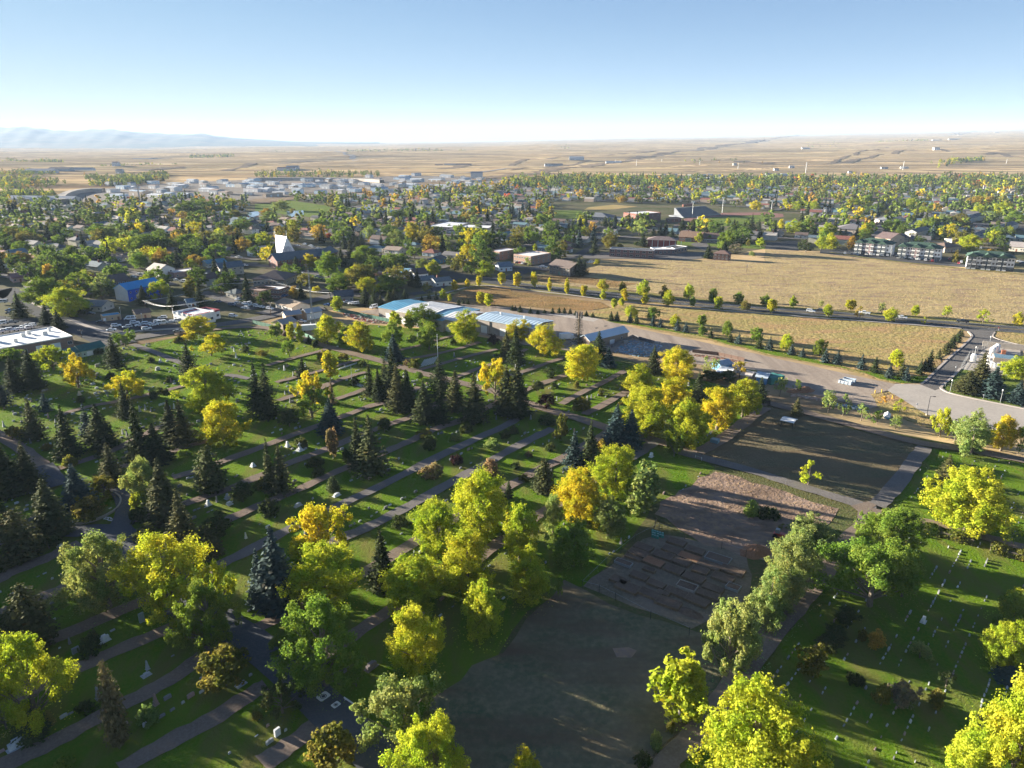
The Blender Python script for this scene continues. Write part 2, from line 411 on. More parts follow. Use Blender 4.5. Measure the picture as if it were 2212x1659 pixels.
M['marsh'] = ground_mat('marsh', (.30, .17, .075), (.19, .12, .05), (.36, .24, .11), .04, 0.7, 1.0, 0.5, ((.15, .11, .05), (1/26, 1/8, 1), 0.4))
M['verge'] = ground_mat('verge', (.24, .21, .075), (.15, .15, .045), (.32, .25, .11), .06, 1.2, 0.6, 0.2)
M['town_ground'] = ground_mat('town_ground', (.075, .085, .035), (.16, .13, .085), (.10, .105, .05), .03, 0.25, 0.3, 0.3)
M['industrial'] = ground_mat('industrial', (.20, .18, .16), (.27, .22, .17), (.15, .14, .14), .01, 0.08, 0.2, 0.3)
M['green_crop'] = ground_mat('green_crop', (.10, .14, .05), (.14, .17, .06), (.17, .17, .07), .004, .02, 0.2, 1)
M['pale_crop'] = ground_mat('pale_crop', (.47, .35, .19), (.42, .30, .15), (.36, .26, .14), .003, .02, 0.2, 1)
m, nt, b, out = new_mat('water'); b.inputs['Base Color'].default_value = (.03, .06, .08, 1); b.inputs['Roughness'].default_value = 0.06; b.inputs['Specular IOR Level'].default_value = 0.6
bump(nt, b, noise(nt, .8, 2, .5, pos(nt)).outputs[0], .08, .1); M['water'] = m

# --- far fields (thin sheets on the plain)
sheet('pale_field', 'A0 500,440 1200,405 2212,390 2212,430 1400,470 700,465', M['pale_crop'], 6, 60)
sheet('pale_field', 'A0 1700,400 2212,385 A1 700,355 690,375 0,425', M['pale_crop'], 6, 60)
sheet('green_field', 'A1 860,385 1500,372 2212,380 2212,400 1500,400', M['green_crop'], 6, 60)
sheet('brown_gully', 'A1 1200,460 1560,440 2212,425 2212,440 1600,475', M['straw'], 6, 60)
M['gully'] = ground_mat('gully', (.19, .14, .095), (.28, .20, .125), (.15, .115, .075), .02, .15, .4, 1)
M['far_road'] = ground_mat('far_road', (.30, .27, .24), (.26, .23, .21), (.34, .3, .27), .02, .1, .1, .5)
for s_, w_, nm in (('A3 560,470 800,450 1000,425 1200,405 1290,398', 26, 'gully'), ('A3 560,465 700,430 850,395 1050,370', 18, 'gully'), ('A2 1610,440 1720,432 1850,440', 60, 'gully'), ('A2 1930,445 2080,445 2212,470', 55, 'gully'), ('A2 0,490 300,465 600,440 700,435', 22, 'gully'),
                   ('A2 0,440 400,410 700,395 1000,385', 30, 'gully'), ('A2 1000,390 1500,360 1900,330 2212,295', 40, 'gully'), ('A3 0,300 350,265 640,235 940,203', 60, 'gully'), ('A1 640,325 720,350 800,385 870,400', 26, 'far_road'), ('A1 1250,470 1600,475 1900,450 2212,440', 45, 'gully'), ('A1 0,430 500,410 880,400', 30, 'gully'),
                   ('A1 1550,520 1900,500 2212,480', 18, 'far_road'), ('A0 0,370 430,370', 50, 'gully'), ('A0 640,350 830,350', 45, 'gully'), ('A0 900,480 1300,470 1600,465', 45, 'gully'), ('A0 1950,485 2212,450', 34, 'gully'), ('A3 1480,410 1600,418 1740,420', 24, 'gully'), ('A3 1880,435 2000,430 2170,445', 30, 'gully'), ('A3 1500,300 1700,290 1860,265 1880,262', 26, 'far_road')):
    p = densify(smooth_line(pts(s_)), 18, False); v, f = ribbon_mesh(p, w_, 0, 0, w_ * .3)
    me = bpy.data.meshes.new(nm); me.from_pydata([(x, y, far_z(x, y) + .9) for x, y, z in v], [], f); me.materials.append(M[nm]); me.update(); tag(mesh_obj(nm, me), kind='structure')
# --- town
sheet('industrial_ground', 'A0 -300,800 0,760 380,700 900,640 1500,590 2212,560 A1 900,545 1500,520 2212,560 2212,640 1500,690 600,740 0,760 A0 1500,740 800,790 0,850 -400,900', M['industrial'], 3, 20)
sheet('town_ground', 'A0 -500,860 0,790 900,770 1500,735 2212,745 A1 700,720 1500,660 2212,590 A2 700,545 1500,500 2212,500 A3 900,560 1700,545 2500,560 2800,700 2700,1330 2212,1335 1700,1310 1000,1250 560,1180 0,1160 A2 1700,1240 700,1250 300,1380 0,1380 A1 1600,1480 1350,1560 1000,1659 B1 680,250 0,330 B0 1600,470 1000,560 650,560 0,700 -700,700', M['town_ground'], 2, 20)
sheet('park_lawn', 'A1 250,1340 480,1260 800,1310 900,1400 640,1440 330,1370', M['lawn_bright'], 1, 8)
sheet('park_lawn', 'A1 0,745 250,735 640,790 700,860 600,900 0,835', M['lawn_bright'], 1, 10)
sheet('school_field', 'A2 380,830 620,830 660,900 380,905', M['lawn_bright'], 1, 10)
sheet('ball_field', 'A2 680,800 900,780 1100,795 900,820 640,825', M['meadow'], 1, 10)
sheet('sports_field', 'A2 1560,905 1900,870 2212,860 A3 60,880 0,920 A2 1980,960 1720,975 1600,940', M['lawn_bright'], 1, 10)
sheet('running_track', 'A2 1480,910 1560,890 1850,850 2212,845 A3 150,860 160,885 60,895 A2 2212,868 1900,876 1600,905 1560,925', flat_mat('track_red', (.20, .085, .065), .9), .5, 10)
sheet('school_lawn', 'A2 1440,1090 2050,1120 2212,1140 2212,1165 1440,1125', M['lawn_bright'], 1, 10)
sheet('parking_lot', 'A2 620,1215 760,1195 1700,1190 1560,1120 1700,1090 1760,1240 1500,1258 640,1245', M['asphalt_old'], .5, 10)
sheet('parking_lot', 'A3 470,1165 1000,1180 1500,1230 1800,1270 1800,1330 1000,1258 480,1210', M['asphalt'], .5, 10)
sheet('parking_lot', 'A3 0,1110 280,1090 280,1180 0,1165', M['asphalt'], .5, 10)
sheet('pond', 'A0 2140,850 2212,838 A1 60,836 40,872 0,890 A0 2160,880', M['water'], 1, 8)
sheet('pond', 'A1 270,835 420,828 420,882 290,888', M['water'], 1, 8)
# --- open ground round the highway
sheet('sage_hill', 'A2 620,1290 760,1255 1300,1262 1700,1262 2212,1275 A3 0,1170 470,1200 1000,1260 1700,1330 2500,1340 B3 2600,470 2212,390 1000,290 0,215 B2 1500,130 900,70 450,50 0,25 A2 80,1420', M['straw'], 1.5, 12)
sheet('dark_bank', 'A2 90,1410 330,1390 640,1400 900,1440 1100,1470 900,1500 500,1455 100,1440', M['marsh'], 1.5, 8)
sheet('roadside_verge', 'A1 1480,1500 1700,1480 2050,1450 2212,1465 B2 0,0 1000,90 2212,215 B3 1000,280 2212,390 2600,420 2600,480 2212,470 1750,440 1000,360 0,300 B2 1500,215 800,160 300,110 0,60 B1 2212,90 1600,130 1350,170', M['verge'], 1.0, 8)
sheet('marsh', 'B1 1700,130 1850,70 2040,40 2212,60 B2 0,90 300,130 800,190 880,235 700,260 400,250 0,215 B1 2212,235 1800,190', M['marsh'], 1.5, 8)
sheet('meadow', 'B2 650,280 880,235 1000,205 1500,225 2212,285 B3 500,340 1000,370 1680,420 1560,640 1380,880 1130,895 700,780 0,640 B2 1700,520 1000,380 760,320', M['meadow'], 1.2, 8)
sheet('green_strip', 'B2 780,345 1000,350 1400,430 2212,580 B3 300,650 750,770 1150,830 1420,830 1380,890 1150,895 700,770 0,625 B2 1700,500 1000,375', M['lawn'], 1.5, 6)
sheet('gravel_yard', 'B1 900,270 1500,180 2212,235 B2 300,285 780,335 1000,395 1600,520 2212,655 B3 300,720 950,865 1130,900 1060,955 920,990 1010,1080 900,1120 500,1010 0,880 B2 2000,800 1600,720 1300,640 1000,620 400,620 100,560 B1 2000,480 1500,380', M['gravel'], 0.5, 6)
sheet('concrete_pad', 'B2 300,290 560,285 770,335 720,358', M['concrete'], 0, 5)
sheet('dry_grass_patch', 'B3 920,985 1000,975 1080,965 1200,1040 1330,1120 1450,1190 1450,1290 1300,1240 1000,1130 960,1060', M['meadow'], .5, 4)
sheet('utility_lawn', 'B3 1520,930 1640,820 1700,760 1840,590 2000,560 2212,640 2212,1105 1850,1040 1600,985', M['lawn_bright'], 0, 5)
sheet('utility_yard', 'B3 1690,770 1740,650 1930,560 2212,560 2212,800 2050,830 1900,800', M['concrete'], 0, 5)
sheet('verge_grass', 'B3 1970,480 1990,450 2212,455 2600,480 2600,640 2212,555 2080,525', M['meadow'], 0, 5)
road('curb', 'B3 1990,450 1968,480 1985,500 2080,530 2212,560 2500,620', 0.6, M['walk'], 0, .13)
sheet('concrete_apron', 'B3 1130,898 1350,905 1470,955 1525,935 1545,960 1610,985 2212,1105 2700,1200 2700,1420 2212,1300 1720,1315 1560,1245 1330,1125 1200,1040 1055,955', M['concrete'], 0, 5)
sheet('access_road', 'B3 1345,905 1380,885 1560,705 1700,585 1785,500 1790,480 1760,450 1690,415 2010,430 1985,455 1968,480 2000,505 2080,530 2212,560 2212,605 1935,572 1690,762 1640,822 1500,945 1470,955', M['asphalt_old'], 0, 5)
road('curb', 'B3 1350,900 1380,885 1560,702 1700,582 1785,500 1795,478 1760,445', 0.9, M['walk'], 0, .13)
road('curb', 'B3 1690,765 1640,824 1520,925 1525,945 1610,988 2212,1108 2600,1190', 0.9, M['walk'], 0, .13)
# --- cemetery
sheet('rough_grass', 'B0 -900,760 1240,555 1600,485 B1 0,400 600,520 1000,385 1650,440 B2 0,540 900,660 2212,1030 B3 0,1040 1200,1340 2212,1530 C3 2900,350 3400,1900 D0 -2500,1900', M['rough'], 1.0, 8)
sheet('lawn', 'B0 -900,760 0,800 560,640 900,600 1120,575 1240,555 1600,485 1850,400 2212,390 B1 0,425 300,500 600,560 700,470 1000,385 1250,405 1650,440 2000,500 B2 0,560 400,600 900,700 1300,800 1700,880 2000,960 2212,1075 1640,1500 C2 1480,165 1640,200 1760,300 1650,420 1400,560 1230,640 1120,800 1000,960 830,1170 620,1330 D2 480,80 350,200 150,300 0,500 -150,800 D1 1600,1100 1400,1420 1300,1560 1560,1900 0,1900 D0 -900,1900 -2500,1900', M['lawn'], 0.6, 5)
sheet('lawn', 'C3 1440,135 2212,250 2900,390 2900,1080 2212,985 1700,840 1290,735 1060,610 1230,400', M['lawn'], .5, 4)
sheet('lawn', 'C3 880,690 1270,780 1700,880 2212,1010 2900,1160 D3 3200,1900 -600,1900 D2 1480,1659 D3 150,560 580,30 C3 700,1060 860,830', M['lawn'], .5, 4)
sheet('mown_field', 'B2 2212,1120 2060,1250 1640,1500 C2 1600,190 2212,365 C3 400,500 800,600 960,600 1180,380 1330,150 1250,80 900,10 B3 400,1180 0,1075', M['dry_field'], .5, 5)
sheet('bare_field', 'D2 450,60 700,130 1300,420 1750,560 1850,880 1620,1220 1200,1659 900,1900 -500,1900 D1 1500,1659 1420,1400 1560,1100 1900,800 D2 -100,700 100,400 330,150', M['dark_field'], 1.2, 5)
sheet('garden_ground', 'C2 1050,1000 1300,880 1500,900 2050,1060 2120,1250 2030,1450 1850,1600 1600,1700 1300,1600 900,1450 620,1330 830,1170', M['garden_path'], .8, 4)
sheet('dirt_patch', 'C2 1780,335 2212,450 C3 300,560 640,660 640,740 500,830 350,900 200,1000 0,1100 C2 2050,1060 1700,960 1450,820 1260,700 1300,600', M['bare_dirt'], .9, 3)
sheet('dirt_patch', 'D2 900,640 1010,615 1095,660 1040,720 920,720', M['bare_dirt'], .4, 1.5)

# --- streets
road('sidewalk', 'B0 250,180 560,320 760,400 990,475 1200,440 1600,415 1800,400', 2.2, M['walk'], 0, .10, False)
road('street', 'A0 -400,1560 -100,1640 B0 0,60 160,150 330,235 480,310 650,390 850,470 1040,560', 15, M['asphalt'], 0)
road('street', 'B0 900,545 1100,510 1600,430 2212,340 B1 300,270 600,240', 9, M['asphalt_old'], 0)
sheet('parking_lot', 'B0 730,365 900,340 1130,318 1600,345 1640,395 1590,410 1200,440 985,472', M['asphalt'], 0, 5)
sheet('parking_lot', 'B0 -200,280 0,310 340,330 480,400 250,430 0,470 -300,560', M['asphalt'], 0, 5)
road('street', 'A1 -400,1050 0,1090 330,1135 650,1175 1030,1245 1480,1340 1600,1372 B2 0,38 A2 200,1500', 13, M['asphalt'], 0)
hw = road('highway', 'A1 1480,1345 1700,1385 2212,1455 B2 0,35 500,90 1102,150 2212,262 B3 500,285 1100,345 2212,430 3000,490', 14.5, M['asphalt'], 0)
for off, solid in ((-6.6, 1), (6.6, 1), (-3.3, 0), (3.3, 0), (0.25, 1), (-0.25, 1)):
    line = densify(smooth_line(pts('B2 0,35 500,90 1102,150 2212,262 B3 500,285 1100,345 2212,430 3000,490')), 3.0, False)
    q = []
    for i, a in enumerate(line):
        d = (line[min(i+1, len(line)-1)] - line[max(0, i-1)]).normalized(); q.append(a + Vector((-d.y, d.x, 0)) * off)
    v = []; f = []; z = next_z(.002) + .004
    for i in range(len(q) - 1):
        if solid or i % 4 < 1:
            d = (q[i+1] - q[i]).normalized(); nn = Vector((-d.y, d.x, 0)) * .09; b0 = len(v)
            v += [(*(q[i] + nn).xy, z), (*(q[i] - nn).xy, z), (*(q[i+1] - nn).xy, z), (*(q[i+1] + nn).xy, z)]; f.append((b0, b0+1, b0+2, b0+3))
    me = bpy.data.meshes.new('lane_marking'); me.from_pydata(v, [], f)
    me.materials.append(M['trim'] if abs(off) > 1 else flat_mat('yellow_line', (.55, .36, .05))); mesh_obj('lane_marking', me, hw)
road('path', 'B1 1330,165 1600,125 1850,55 2000,38 B2 0,75 400,110 1000,195 2212,292 B3 1000,365 1700,418', 2.0, M['walk'], 0)
road('street', 'A2 -60,1430 200,1335 420,1270 560,1235 800,1100 1000,1060 1180,1010', 8, M['asphalt'], 0)
road('street', 'A1 600,1380 780,1450 1000,1540 1100,1620', 7, M['asphalt_old'], 0)
road('street', 'A1 -500,1270 0,1305 250,1330 600,1390 900,1480', 8, M['asphalt_old'], 0)
road('street', 'A0 960,1300 1140,1370 1380,1440 1500,1480', 7, M['asphalt_old'], 0)
road('street', 'A0 1750,1540 1900,1590 2060,1640 2212,1690', 8, M['asphalt_old'], 0)
road('street', 'A1 1350,1560 1500,1540 1600,1500 1720,1420', 8, M['asphalt'], 0)
road('street', 'A3 1000,1065 1300,1075 1500,1110 1800,1150 2212,1170', 8, M['asphalt_old'], 0)
road('dirt_road', 'A3 560,1195 1000,1262 1700,1335 2600,1420', 3.5, M['verge'], .4)
# --- cemetery lanes
LN = M['dirt_lane']; LG = M['lane_grey']
for s, w, mt in [
  ('D0 -300,1790 60,1640 560,1400 960,1180 1150,1080 1500,890 1770,690 1900,580', 3.9, LN),
  ('D0 1050,1690 1400,1480 1850,1250 2212,1010 D1 100,960', 4.0, LN),
  ('D0 -300,1210 100,1080 620,830 960,680 1320,530 1640,380 1760,320', 4.0, LN),
  ('D0 -300,880 0,760 170,690 580,500 1000,330 1320,190 1600,60', 4.2, LN),
  ('D0 -200,430 0,330 140,290 400,180 580,100 C0 900,1180 1100,1090', 4.0, LN),
  ('C0 -100,1330 80,1220 440,1080 560,1020 700,960', 4.2, LN),
  ('C0 1800,1210 1940,1130 2212,1000 C1 310,830 680,650 1120,450 1500,250 1900,60 B1 2212,1250 B2 160,1130', 3.9, LG),
  ('C1 600,990 780,900 960,830 1300,660 1750,400 1960,290 2212,150 B2 200,1370 370,1290', 3.9, LG),
  ('D1 0,475 250,345 500,210 820,40 C1 1000,1190 1380,950 1740,740 2212,460 C2 230,330 480,210 780,30 860,-10', 3.9, LN),
  ('D1 450,790 880,500 1230,270 1640,50 C1 2090,980 C2 210,740 310,680 500,560 800,360', 3.9, LN),
  ('D1 60,1640 320,1470 560,1280', 4.2, LN),
  ('B0 500,1190 640,1130 860,1080 980,1065 1230,1010 1560,930 1800,850', 3.6, LN),
  ('C0 480,320 840,210 1100,100 1300,-10 B0 1480,1230', 3.6, LN),
  ('C0 1040,300 1200,260 1450,180 1600,120 1780,80 2000,0', 3.6, LN),
  ('C0 1110,770 1300,730 1500,660 1740,570 2070,460 2212,395 C1 390,230 640,140 B1 900,1350 1180,1250 1390,1180 1700,1010', 3.8, LN),
  ('C0 1500,390 1730,330 1980,230 2212,150 C1 250,50 B1 460,1300 760,1190 1000,1090 1170,1060 1420,930', 3.8, LN),
  ('C0 1900,790 2212,650 C1 220,560 340,510 530,420 830,290 1170,150 1400,50 B1 1560,1290 1760,1240 2212,1010 B2 200,930 330,880 520,810', 3.8, LN),
  ('B1 100,745 280,690 560,620 650,590', 3.4, LN),
  ('B0 1150,560 1330,620 1560,720 1850,820 2030,830 B1 -50,860', 3.6, LG),
  ('B1 180,890 340,850 560,790 800,720 900,690', 3.2, LN), ('B1 560,950 700,880 830,835 960,800', 3.2, LN),
  ('B1 200,1050 560,930 700,880', 3.2, LN),
  ('B1 700,1040 930,960 1100,880', 3.4, LN), ('B1 1250,610 1400,580 1640,500 1760,480', 3.0, LN),
  ('B1 1100,720 1460,670 1760,600 1950,540', 3.2, LN), ('B1 1400,790 1680,710 1900,650 2100,600', 3.2, LN),
  ('B1 1600,900 1790,830 1960,760 2212,690 B2 140,600', 3.2, LN),
  ('B2 -100,860 140,790 330,720 480,670', 3.2, LN),
  ('B2 440,1080 600,990 770,910 1000,790', 3.4, LN), ('B2 640,1170 800,1090 980,990 1100,930', 3.6, LN),
  ('B1 -700,470 0,390 300,470 560,560 800,630 1080,700 1300,770 1520,830 1800,900 B2 -100,980 160,1080 400,1150 640,1220 810,1280 1000,1330 1200,1390 1350,1420 1500,1480 1620,1500', 5.4, LN),
  ('C2 860,320 1080,210 1180,130 1300,60', 4.2, LG),
  ('B2 2212,1110 2000,1260 1780,1430 1620,1500', 5.0, LN),
  ('C2 1440,160 1640,215 2212,370 C3 200,440 400,500 850,640 960,660', 4.6, LG),
  ('C3 960,640 1010,600 1200,370 1380,130', 5.0, LG),
  ('B2 2000,1040 2212,1085 B3 0,1065 300,1140 700,1250 1100,1360 1400,1435 1800,1480 2212,1570 3000,1720', 5.2, LN),
  ('C3 860,680 1270,755 1700,855 2000,940 2212,1000 2900,1160', 4.2, LN),
  ('C0 -60,0 60,60 250,180 370,290', 4.6, LN)]:
    road('cemetery_lane', s, w * .86, mt, 0.28)
sheet('dirt_road', 'D2 1000,1900 1200,1659 1620,1220 1850,880 2212,400 C3 130,1400 400,1180 500,990 700,850 800,750 805,690 740,640 880,600 960,640 890,690 880,830 700,1060 580,1268 D3 400,270 150,560 0,760 D2 2080,930 1660,1500 1490,1659 1300,1900', M['dirt_lane'], .25, 3)
AS = M['asphalt_old']; M['drive'] = ground_mat('drive', (.10, .105, .115), (.085, .088, .096), (.13, .13, .13), .06, 2.5, .15, .05)
for s, w in [('D1 1300,1900 1130,1659 900,1430 700,1240 540,1090 400,950 230,790 60,650 D0 2150,560 1950,430 1760,290 C0 1750,1480 1500,1300 1250,1080 1100,930 1000,850', 6.6),
             ('C0 1000,860 1090,770 1120,640 1080,530 1000,465 900,420', 5.4), ('C0 1010,860 800,850 640,870 400,800 290,760 100,890 -100,990', 5.4),
             ('C0 500,470 450,390 370,290', 5.4)]:
    road('asphalt_drive', s, w, M['drive'], 0.08)
road('island_curb', 'C0 1000,530 1045,560 1055,600 1030,650 980,690 880,745 760,785 640,803', 0.4, M['walk'], 0, .13)
# painted diamonds with rings on the drive
def ring_mark(c, cx, cy, r, z=.02):
    ctr = G(c, cx, cy); mb = MB(); zz = ZC[0] + .01; N = 24
    ang = math.radians(50); ca, sa = math.cos(ang), math.sin(ang)
    def P(x, y): return (ctr.x + x*ca - y*sa, ctr.y + x*sa + y*ca, zz)
    sq = [(-1.5, -1.1), (1.5, -1.1), (1.5, 1.1), (-1.5, 1.1)]
    vs = []; fs = []
    for k in range(N):
        a = 2*math.pi*k/N; x, y = math.cos(a), math.sin(a); s = 1/max(abs(x)/1.35, abs(y)/1.1)
        vs += [P(x*s*r, y*s*r), P(x*.72*r, y*.72*r), P(x*.55*r, y*.55*r), P(x*.42*r, y*.42*r)]
    for k in range(N):
        a, b = 4*k, 4*((k+1) % N); fs += [(a, b, b+1, a+1), (a+2, b+2, b+3, a+3)]
    mb.add(vs, fs); o = mb.build('painted_mark', M['white'])
    me = o.data
    return tag(o, kind='structure')
ring_mark('D1', 595, 1065, .75); ring_mark('D1', 703, 1138, .52)
mb = MB(); zz = ZC[0] + .012
for q in ([(905, 762), (925, 747), (975, 752), (968, 745), (922, 740), (895, 762)], [(905, 762), (930, 765), (945, 775), (975, 778), (980, 770), (950, 768), (935, 758), (900, 755)],
          [(940, 748), (932, 770), (942, 770), (950, 748)], [(965, 752), (955, 762), (985, 764), (980, 757)]):
    mb.add([(*G('C0', x, y).xy, zz + .002 * len(mb.f)) for x, y in q], [tuple(range(len(q)))])
tag(mb.build('painted_mark', M['trim']), kind='structure')
# ------------------------------------------------------------------ trees: prototypes
def leaf_quads(C, N, S, asp=1.0):
    """rhombic leaf sprays: centres, normals, sizes"""
    n = len(C); N = N / (np.linalg.norm(N, axis=1, keepdims=True) + 1e-9)
    a = rng.normal(size=(n, 3)); T = np.cross(N, a); T /= (np.linalg.norm(T, axis=1, keepdims=True) + 1e-9); B = np.cross(N, T)
    S = np.asarray(S).reshape(-1, 1)
    k = rng.uniform(.75, 1.25, (n, 4, 1))
    V = np.stack([C + T*S*k[:, 0], C + B*S*asp*k[:, 1], C - T*S*k[:, 2], C - B*S*asp*k[:, 3]], 1)
    V += (N * S * .25)[:, None, :] * rng.uniform(-1, 1, (n, 4, 1))
    return V.reshape(-1, 3)
def unit(n):
    d = rng.normal(size=(n, 3)); return d / np.linalg.norm(d, axis=1, keepdims=True)
def crown_points(env, nclump, nleaf, rc, z0, H, W, upright=0.0, sub=7, gap=.62, nr=.75):
    """boughs spread through an envelope, each a bunch of small leaf clusters with air between"""
    cl = []; ph0, ph1 = rng.uniform(0, 6.28, 2)
    tries = 0
    while len(cl) < nclump and tries < 20000:
        tries += 1
        t = rng.uniform(0, 1) ** .9; rr = env(t) * W / 2
        a = rng.uniform(0, 2*math.pi); q = rng.uniform(.25, 1.0) ** .55
        r_c = rc * rng.uniform(.7, 1.25)
        rr *= (1 + .20 * math.sin(2*a + ph0) + .13 * math.sin(3*a + ph1 + 4*t)) * (1.14 if rng.uniform() < .2 else .95)
        p = np.array([math.cos(a) * max(0, rr - r_c*.55) * q, math.sin(a) * max(0, rr - r_c*.55) * q, z0 + t * (H - z0 - r_c*.8)])
        if all(np.linalg.norm((p - c[0]) / np.array([1, 1, 1.35])) > rc * gap for c in cl): cl.append((p, r_c))
    C = []; N = []
    w = np.array([c[1]**2 for c in cl]); w = w / w.sum()
    for (p, r), k in zip(cl, w):
        outd = p * np.array([1, 1, 0]) / (np.linalg.norm(p[:2]) + .3) * .5 + np.array([0, 0, .55 + upright])
        sc = unit(sub) * r * rng.uniform(.45, .95, (sub, 1)) * np.array([1, 1, 1.0 + upright]) + outd * r * rng.uniform(-.1, .55, (sub, 1))
        for q0 in sc:
            n = max(5, int(nleaf * k / sub)); d = unit(n); d[:, 2] += .2
            rs = r * rng.uniform(.28, .55); rad = rs * rng.uniform(.15, 1, (n, 1)) ** .5
            rad[: n // 8] *= rng.uniform(1.1, 1.7, (len(rad[: n // 8]), 1))
            C.append(p + q0 + d * rad * np.array([1, 1, 1 + upright])); N.append(.7 * d + .5 * q0 / (r + .01) + nr * unit(n))
    return np.concatenate(C), np.concatenate(N), cl
def limbs(mb, cl, H, z0, r0, lean=0.0, n=7, mi=0):
    th = H * .55
    mb.tube([(0, 0, -.3), (0, 0, .25), (lean*.3, 0, z0*.8 + .5), (lean, .1, th), (lean*1.2, 0, H*.85)], [r0*1.5, r0*1.1, r0*.85, r0*.5, r0*.08], 7, mi)
    idx = rng.permutation(len(cl))[:n]
    for i in idx:
        p = cl[i][0]; zb = min(max(z0*.7, p[2] - math.hypot(p[0], p[1]) * .9), th)
        mb.tube([(lean*zb/th*.5, 0, zb), (p[0]*.55, p[1]*.55, (zb + p[2]) / 2 + .2), tuple(p)], [r0*.4, r0*.25, r0*.05], 5, mi)
ENV = {
 'cottonwood': lambda t: float(np.interp(t, [0, .15, .35, .55, .75, .9, 1], [.55, .86, 1.0, .95, .76, .5, .22])),
 'poplar': lambda t: max(.12, math.sin(math.pi * (t*.9 + .1)) ** .6 * (1 - .25*t)),
 'elm': lambda t: max(.25, math.sin(math.pi * (t*.72 + .26)) ** .5),
 'shrub': lambda t: math.sqrt(max(.05, 1 - (t*.95)**2)),
}
def decid(kind, seed, H, W, z0, ncl, nleaf, rc, ls, r0, upright=0.0, nl=7, bark='bark', joint=False, sub=7, nr=.75):
    global rng
    rng = np.random.default_rng(seed)
    C, N, cl = crown_points(ENV[kind], ncl, nleaf, rc, z0, H, W, upright, sub, nr=nr)
    V = leaf_quads(C, N, ls * rng.uniform(.6, 1.25, len(C)))
    tb = MB(); limbs(tb, cl, H, z0, r0, rng.uniform(-.4, .4), nl)
    return tb, V, len(C), H, W
def conifer(seed, H, W, layers, per, z0=.6, droop=.35, ls=.5, bare=0.0, taper=1.0, r0=.22, k=5):
    global rng
    rng = np.random.default_rng(seed); C = []; N = []; S = []
    for L in range(layers):
        t = (L + rng.uniform(-.3, .3)) / layers; t = min(max(t, 0), .995); z = z0 + t * (H - z0)
        R0 = W / 2 * (1 - t) ** taper * rng.uniform(.82, 1.1) + .12
        if t < .08: R0 *= .75 + 3 * t
        nb = max(4, int(per * (.35 + .65 * (1 - t)))); a0 = rng.uniform(0, 6.28)
        for j in range(nb):
            if rng.uniform() < bare: continue
            a = a0 + 2*math.pi*j/nb + rng.uniform(-.25, .25); Rb = R0 * rng.uniform(.72, 1.12)
            ca, sa = math.cos(a), math.sin(a); q = max(2, int(k * Rb / (W/2) + 2))
            for i in range(q):
                s = (i + .6) / q; r = Rb * s; zz = z - droop * r * (1 - .45 * s) + .12 * Rb * s * s
                off = rng.normal(0, .16 * (Rb*.5 + .3) , 2) * (1.1 - s * .6)
                C.append((ca*r - sa*off[0], sa*r + ca*off[0], zz + off[1]*.35)); N.append((ca*.35 + rng.normal(0, .4), sa*.35 + rng.normal(0, .4), .8))
                S.append(ls * (.75 + .5 * (1 - s)) * rng.uniform(.7, 1.2) * (.55 + .45 * min(1, (1 - t) * 2)))
    # the leader
    for i in range(6): C.append((rng.normal(0, .05), rng.normal(0, .05), H - .12 * i)); N.append((rng.normal(), rng.normal(), .2)); S.append(ls * .35)
    V = leaf_quads(np.array(C), np.array(N), np.array(S), .8)
    tb = MB(); tb.tube([(0, 0, -.3), (0, 0, .3), (0, 0, H * .5), (0, 0, H * .97)], [r0*1.4, r0, r0*.6, .03], 7)
    return tb, V, len(C), H, W
PROTO = {}
def reg(kind, res, mats=('bark', 'leaf'), joint=False):
    tb, V, n, H, W = res
    tm = tb.mesh(kind + '_trunk', M[mats[0]]); cm = np_mesh(kind + '_crown', V, n, M[mats[1]])
    H = float(np.quantile(V[:, 2], .998)); W = 2 * float(np.quantile(np.hypot(V[:, 0], V[:, 1]), .94))
    PROTO.setdefault(kind, []).append((tm, cm, H, W))
for i in range(8): reg('cottonwood', decid('cottonwood', 100+i, 17, 10.5, 1.8, 32, 16000, 2.1, .19, .42, .35))
for i in range(4): reg('big_tree', decid('cottonwood', 140+i, 18, 12.5, 1.8, 46, 30000, 2.05, .165, .5, .32, 10))
for i in range(6): reg('elm', decid('elm', 200+i, 14, 14, 3.0, 17, 11000, 2.1, .20, .45, .05, 17))
for i in range(4): reg('big_elm', decid('elm', 240+i, 17, 18, 3.0, 30, 30000, 2.3, .165, .6, .1, 24))
for i in range(4): reg('poplar', decid('poplar', 300+i, 11, 4.6, 1.6, 26, 3200, 1.15, .25, .18, .35, 6, 'bark_pale'), ('bark_pale', 'leaf'))
for i in range(5): reg('round_tree', decid('elm', 400+i, 8, 6.6, 2.0, 18, 3000, 1.45, .25, .2, .0, 8))
for i in range(4): reg('sparse_tree', decid('elm', 450+i, 9, 7, 2.0, 14, 1100, 1.3, .24, .2, .0, 12))
for i in range(5): reg('shrub', decid('shrub', 500+i, 3.0, 4.2, .15, 18, 2200, .85, .17, .1, .0, 6))
for i in range(12):
    rr_ = random.Random(i); reg('spruce', conifer(600+i, 17, rr_.uniform(6.6, 9.0), rr_.choice([38, 46, 54]), rr_.choice([11, 13, 15]), rr_.uniform(.4, 1.6), ls=rr_.uniform(.36, .46), droop=rr_.uniform(.25, .55), bare=rr_.choice([0, .06, .14]), taper=rr_.uniform(.78, 1.15), k=8), ('bark', 'needle'))
for i in range(4): reg('blue_spruce', conifer(650+i, 15, 7.4, 38, 14, ls=.46, droop=.22, k=7), ('bark', 'needle'))
for i in range(3): reg('thin_spruce', conifer(680+i, 14, 4.2, 34, 10, ls=.36, droop=.3, bare=.25), ('bark', 'needle'))
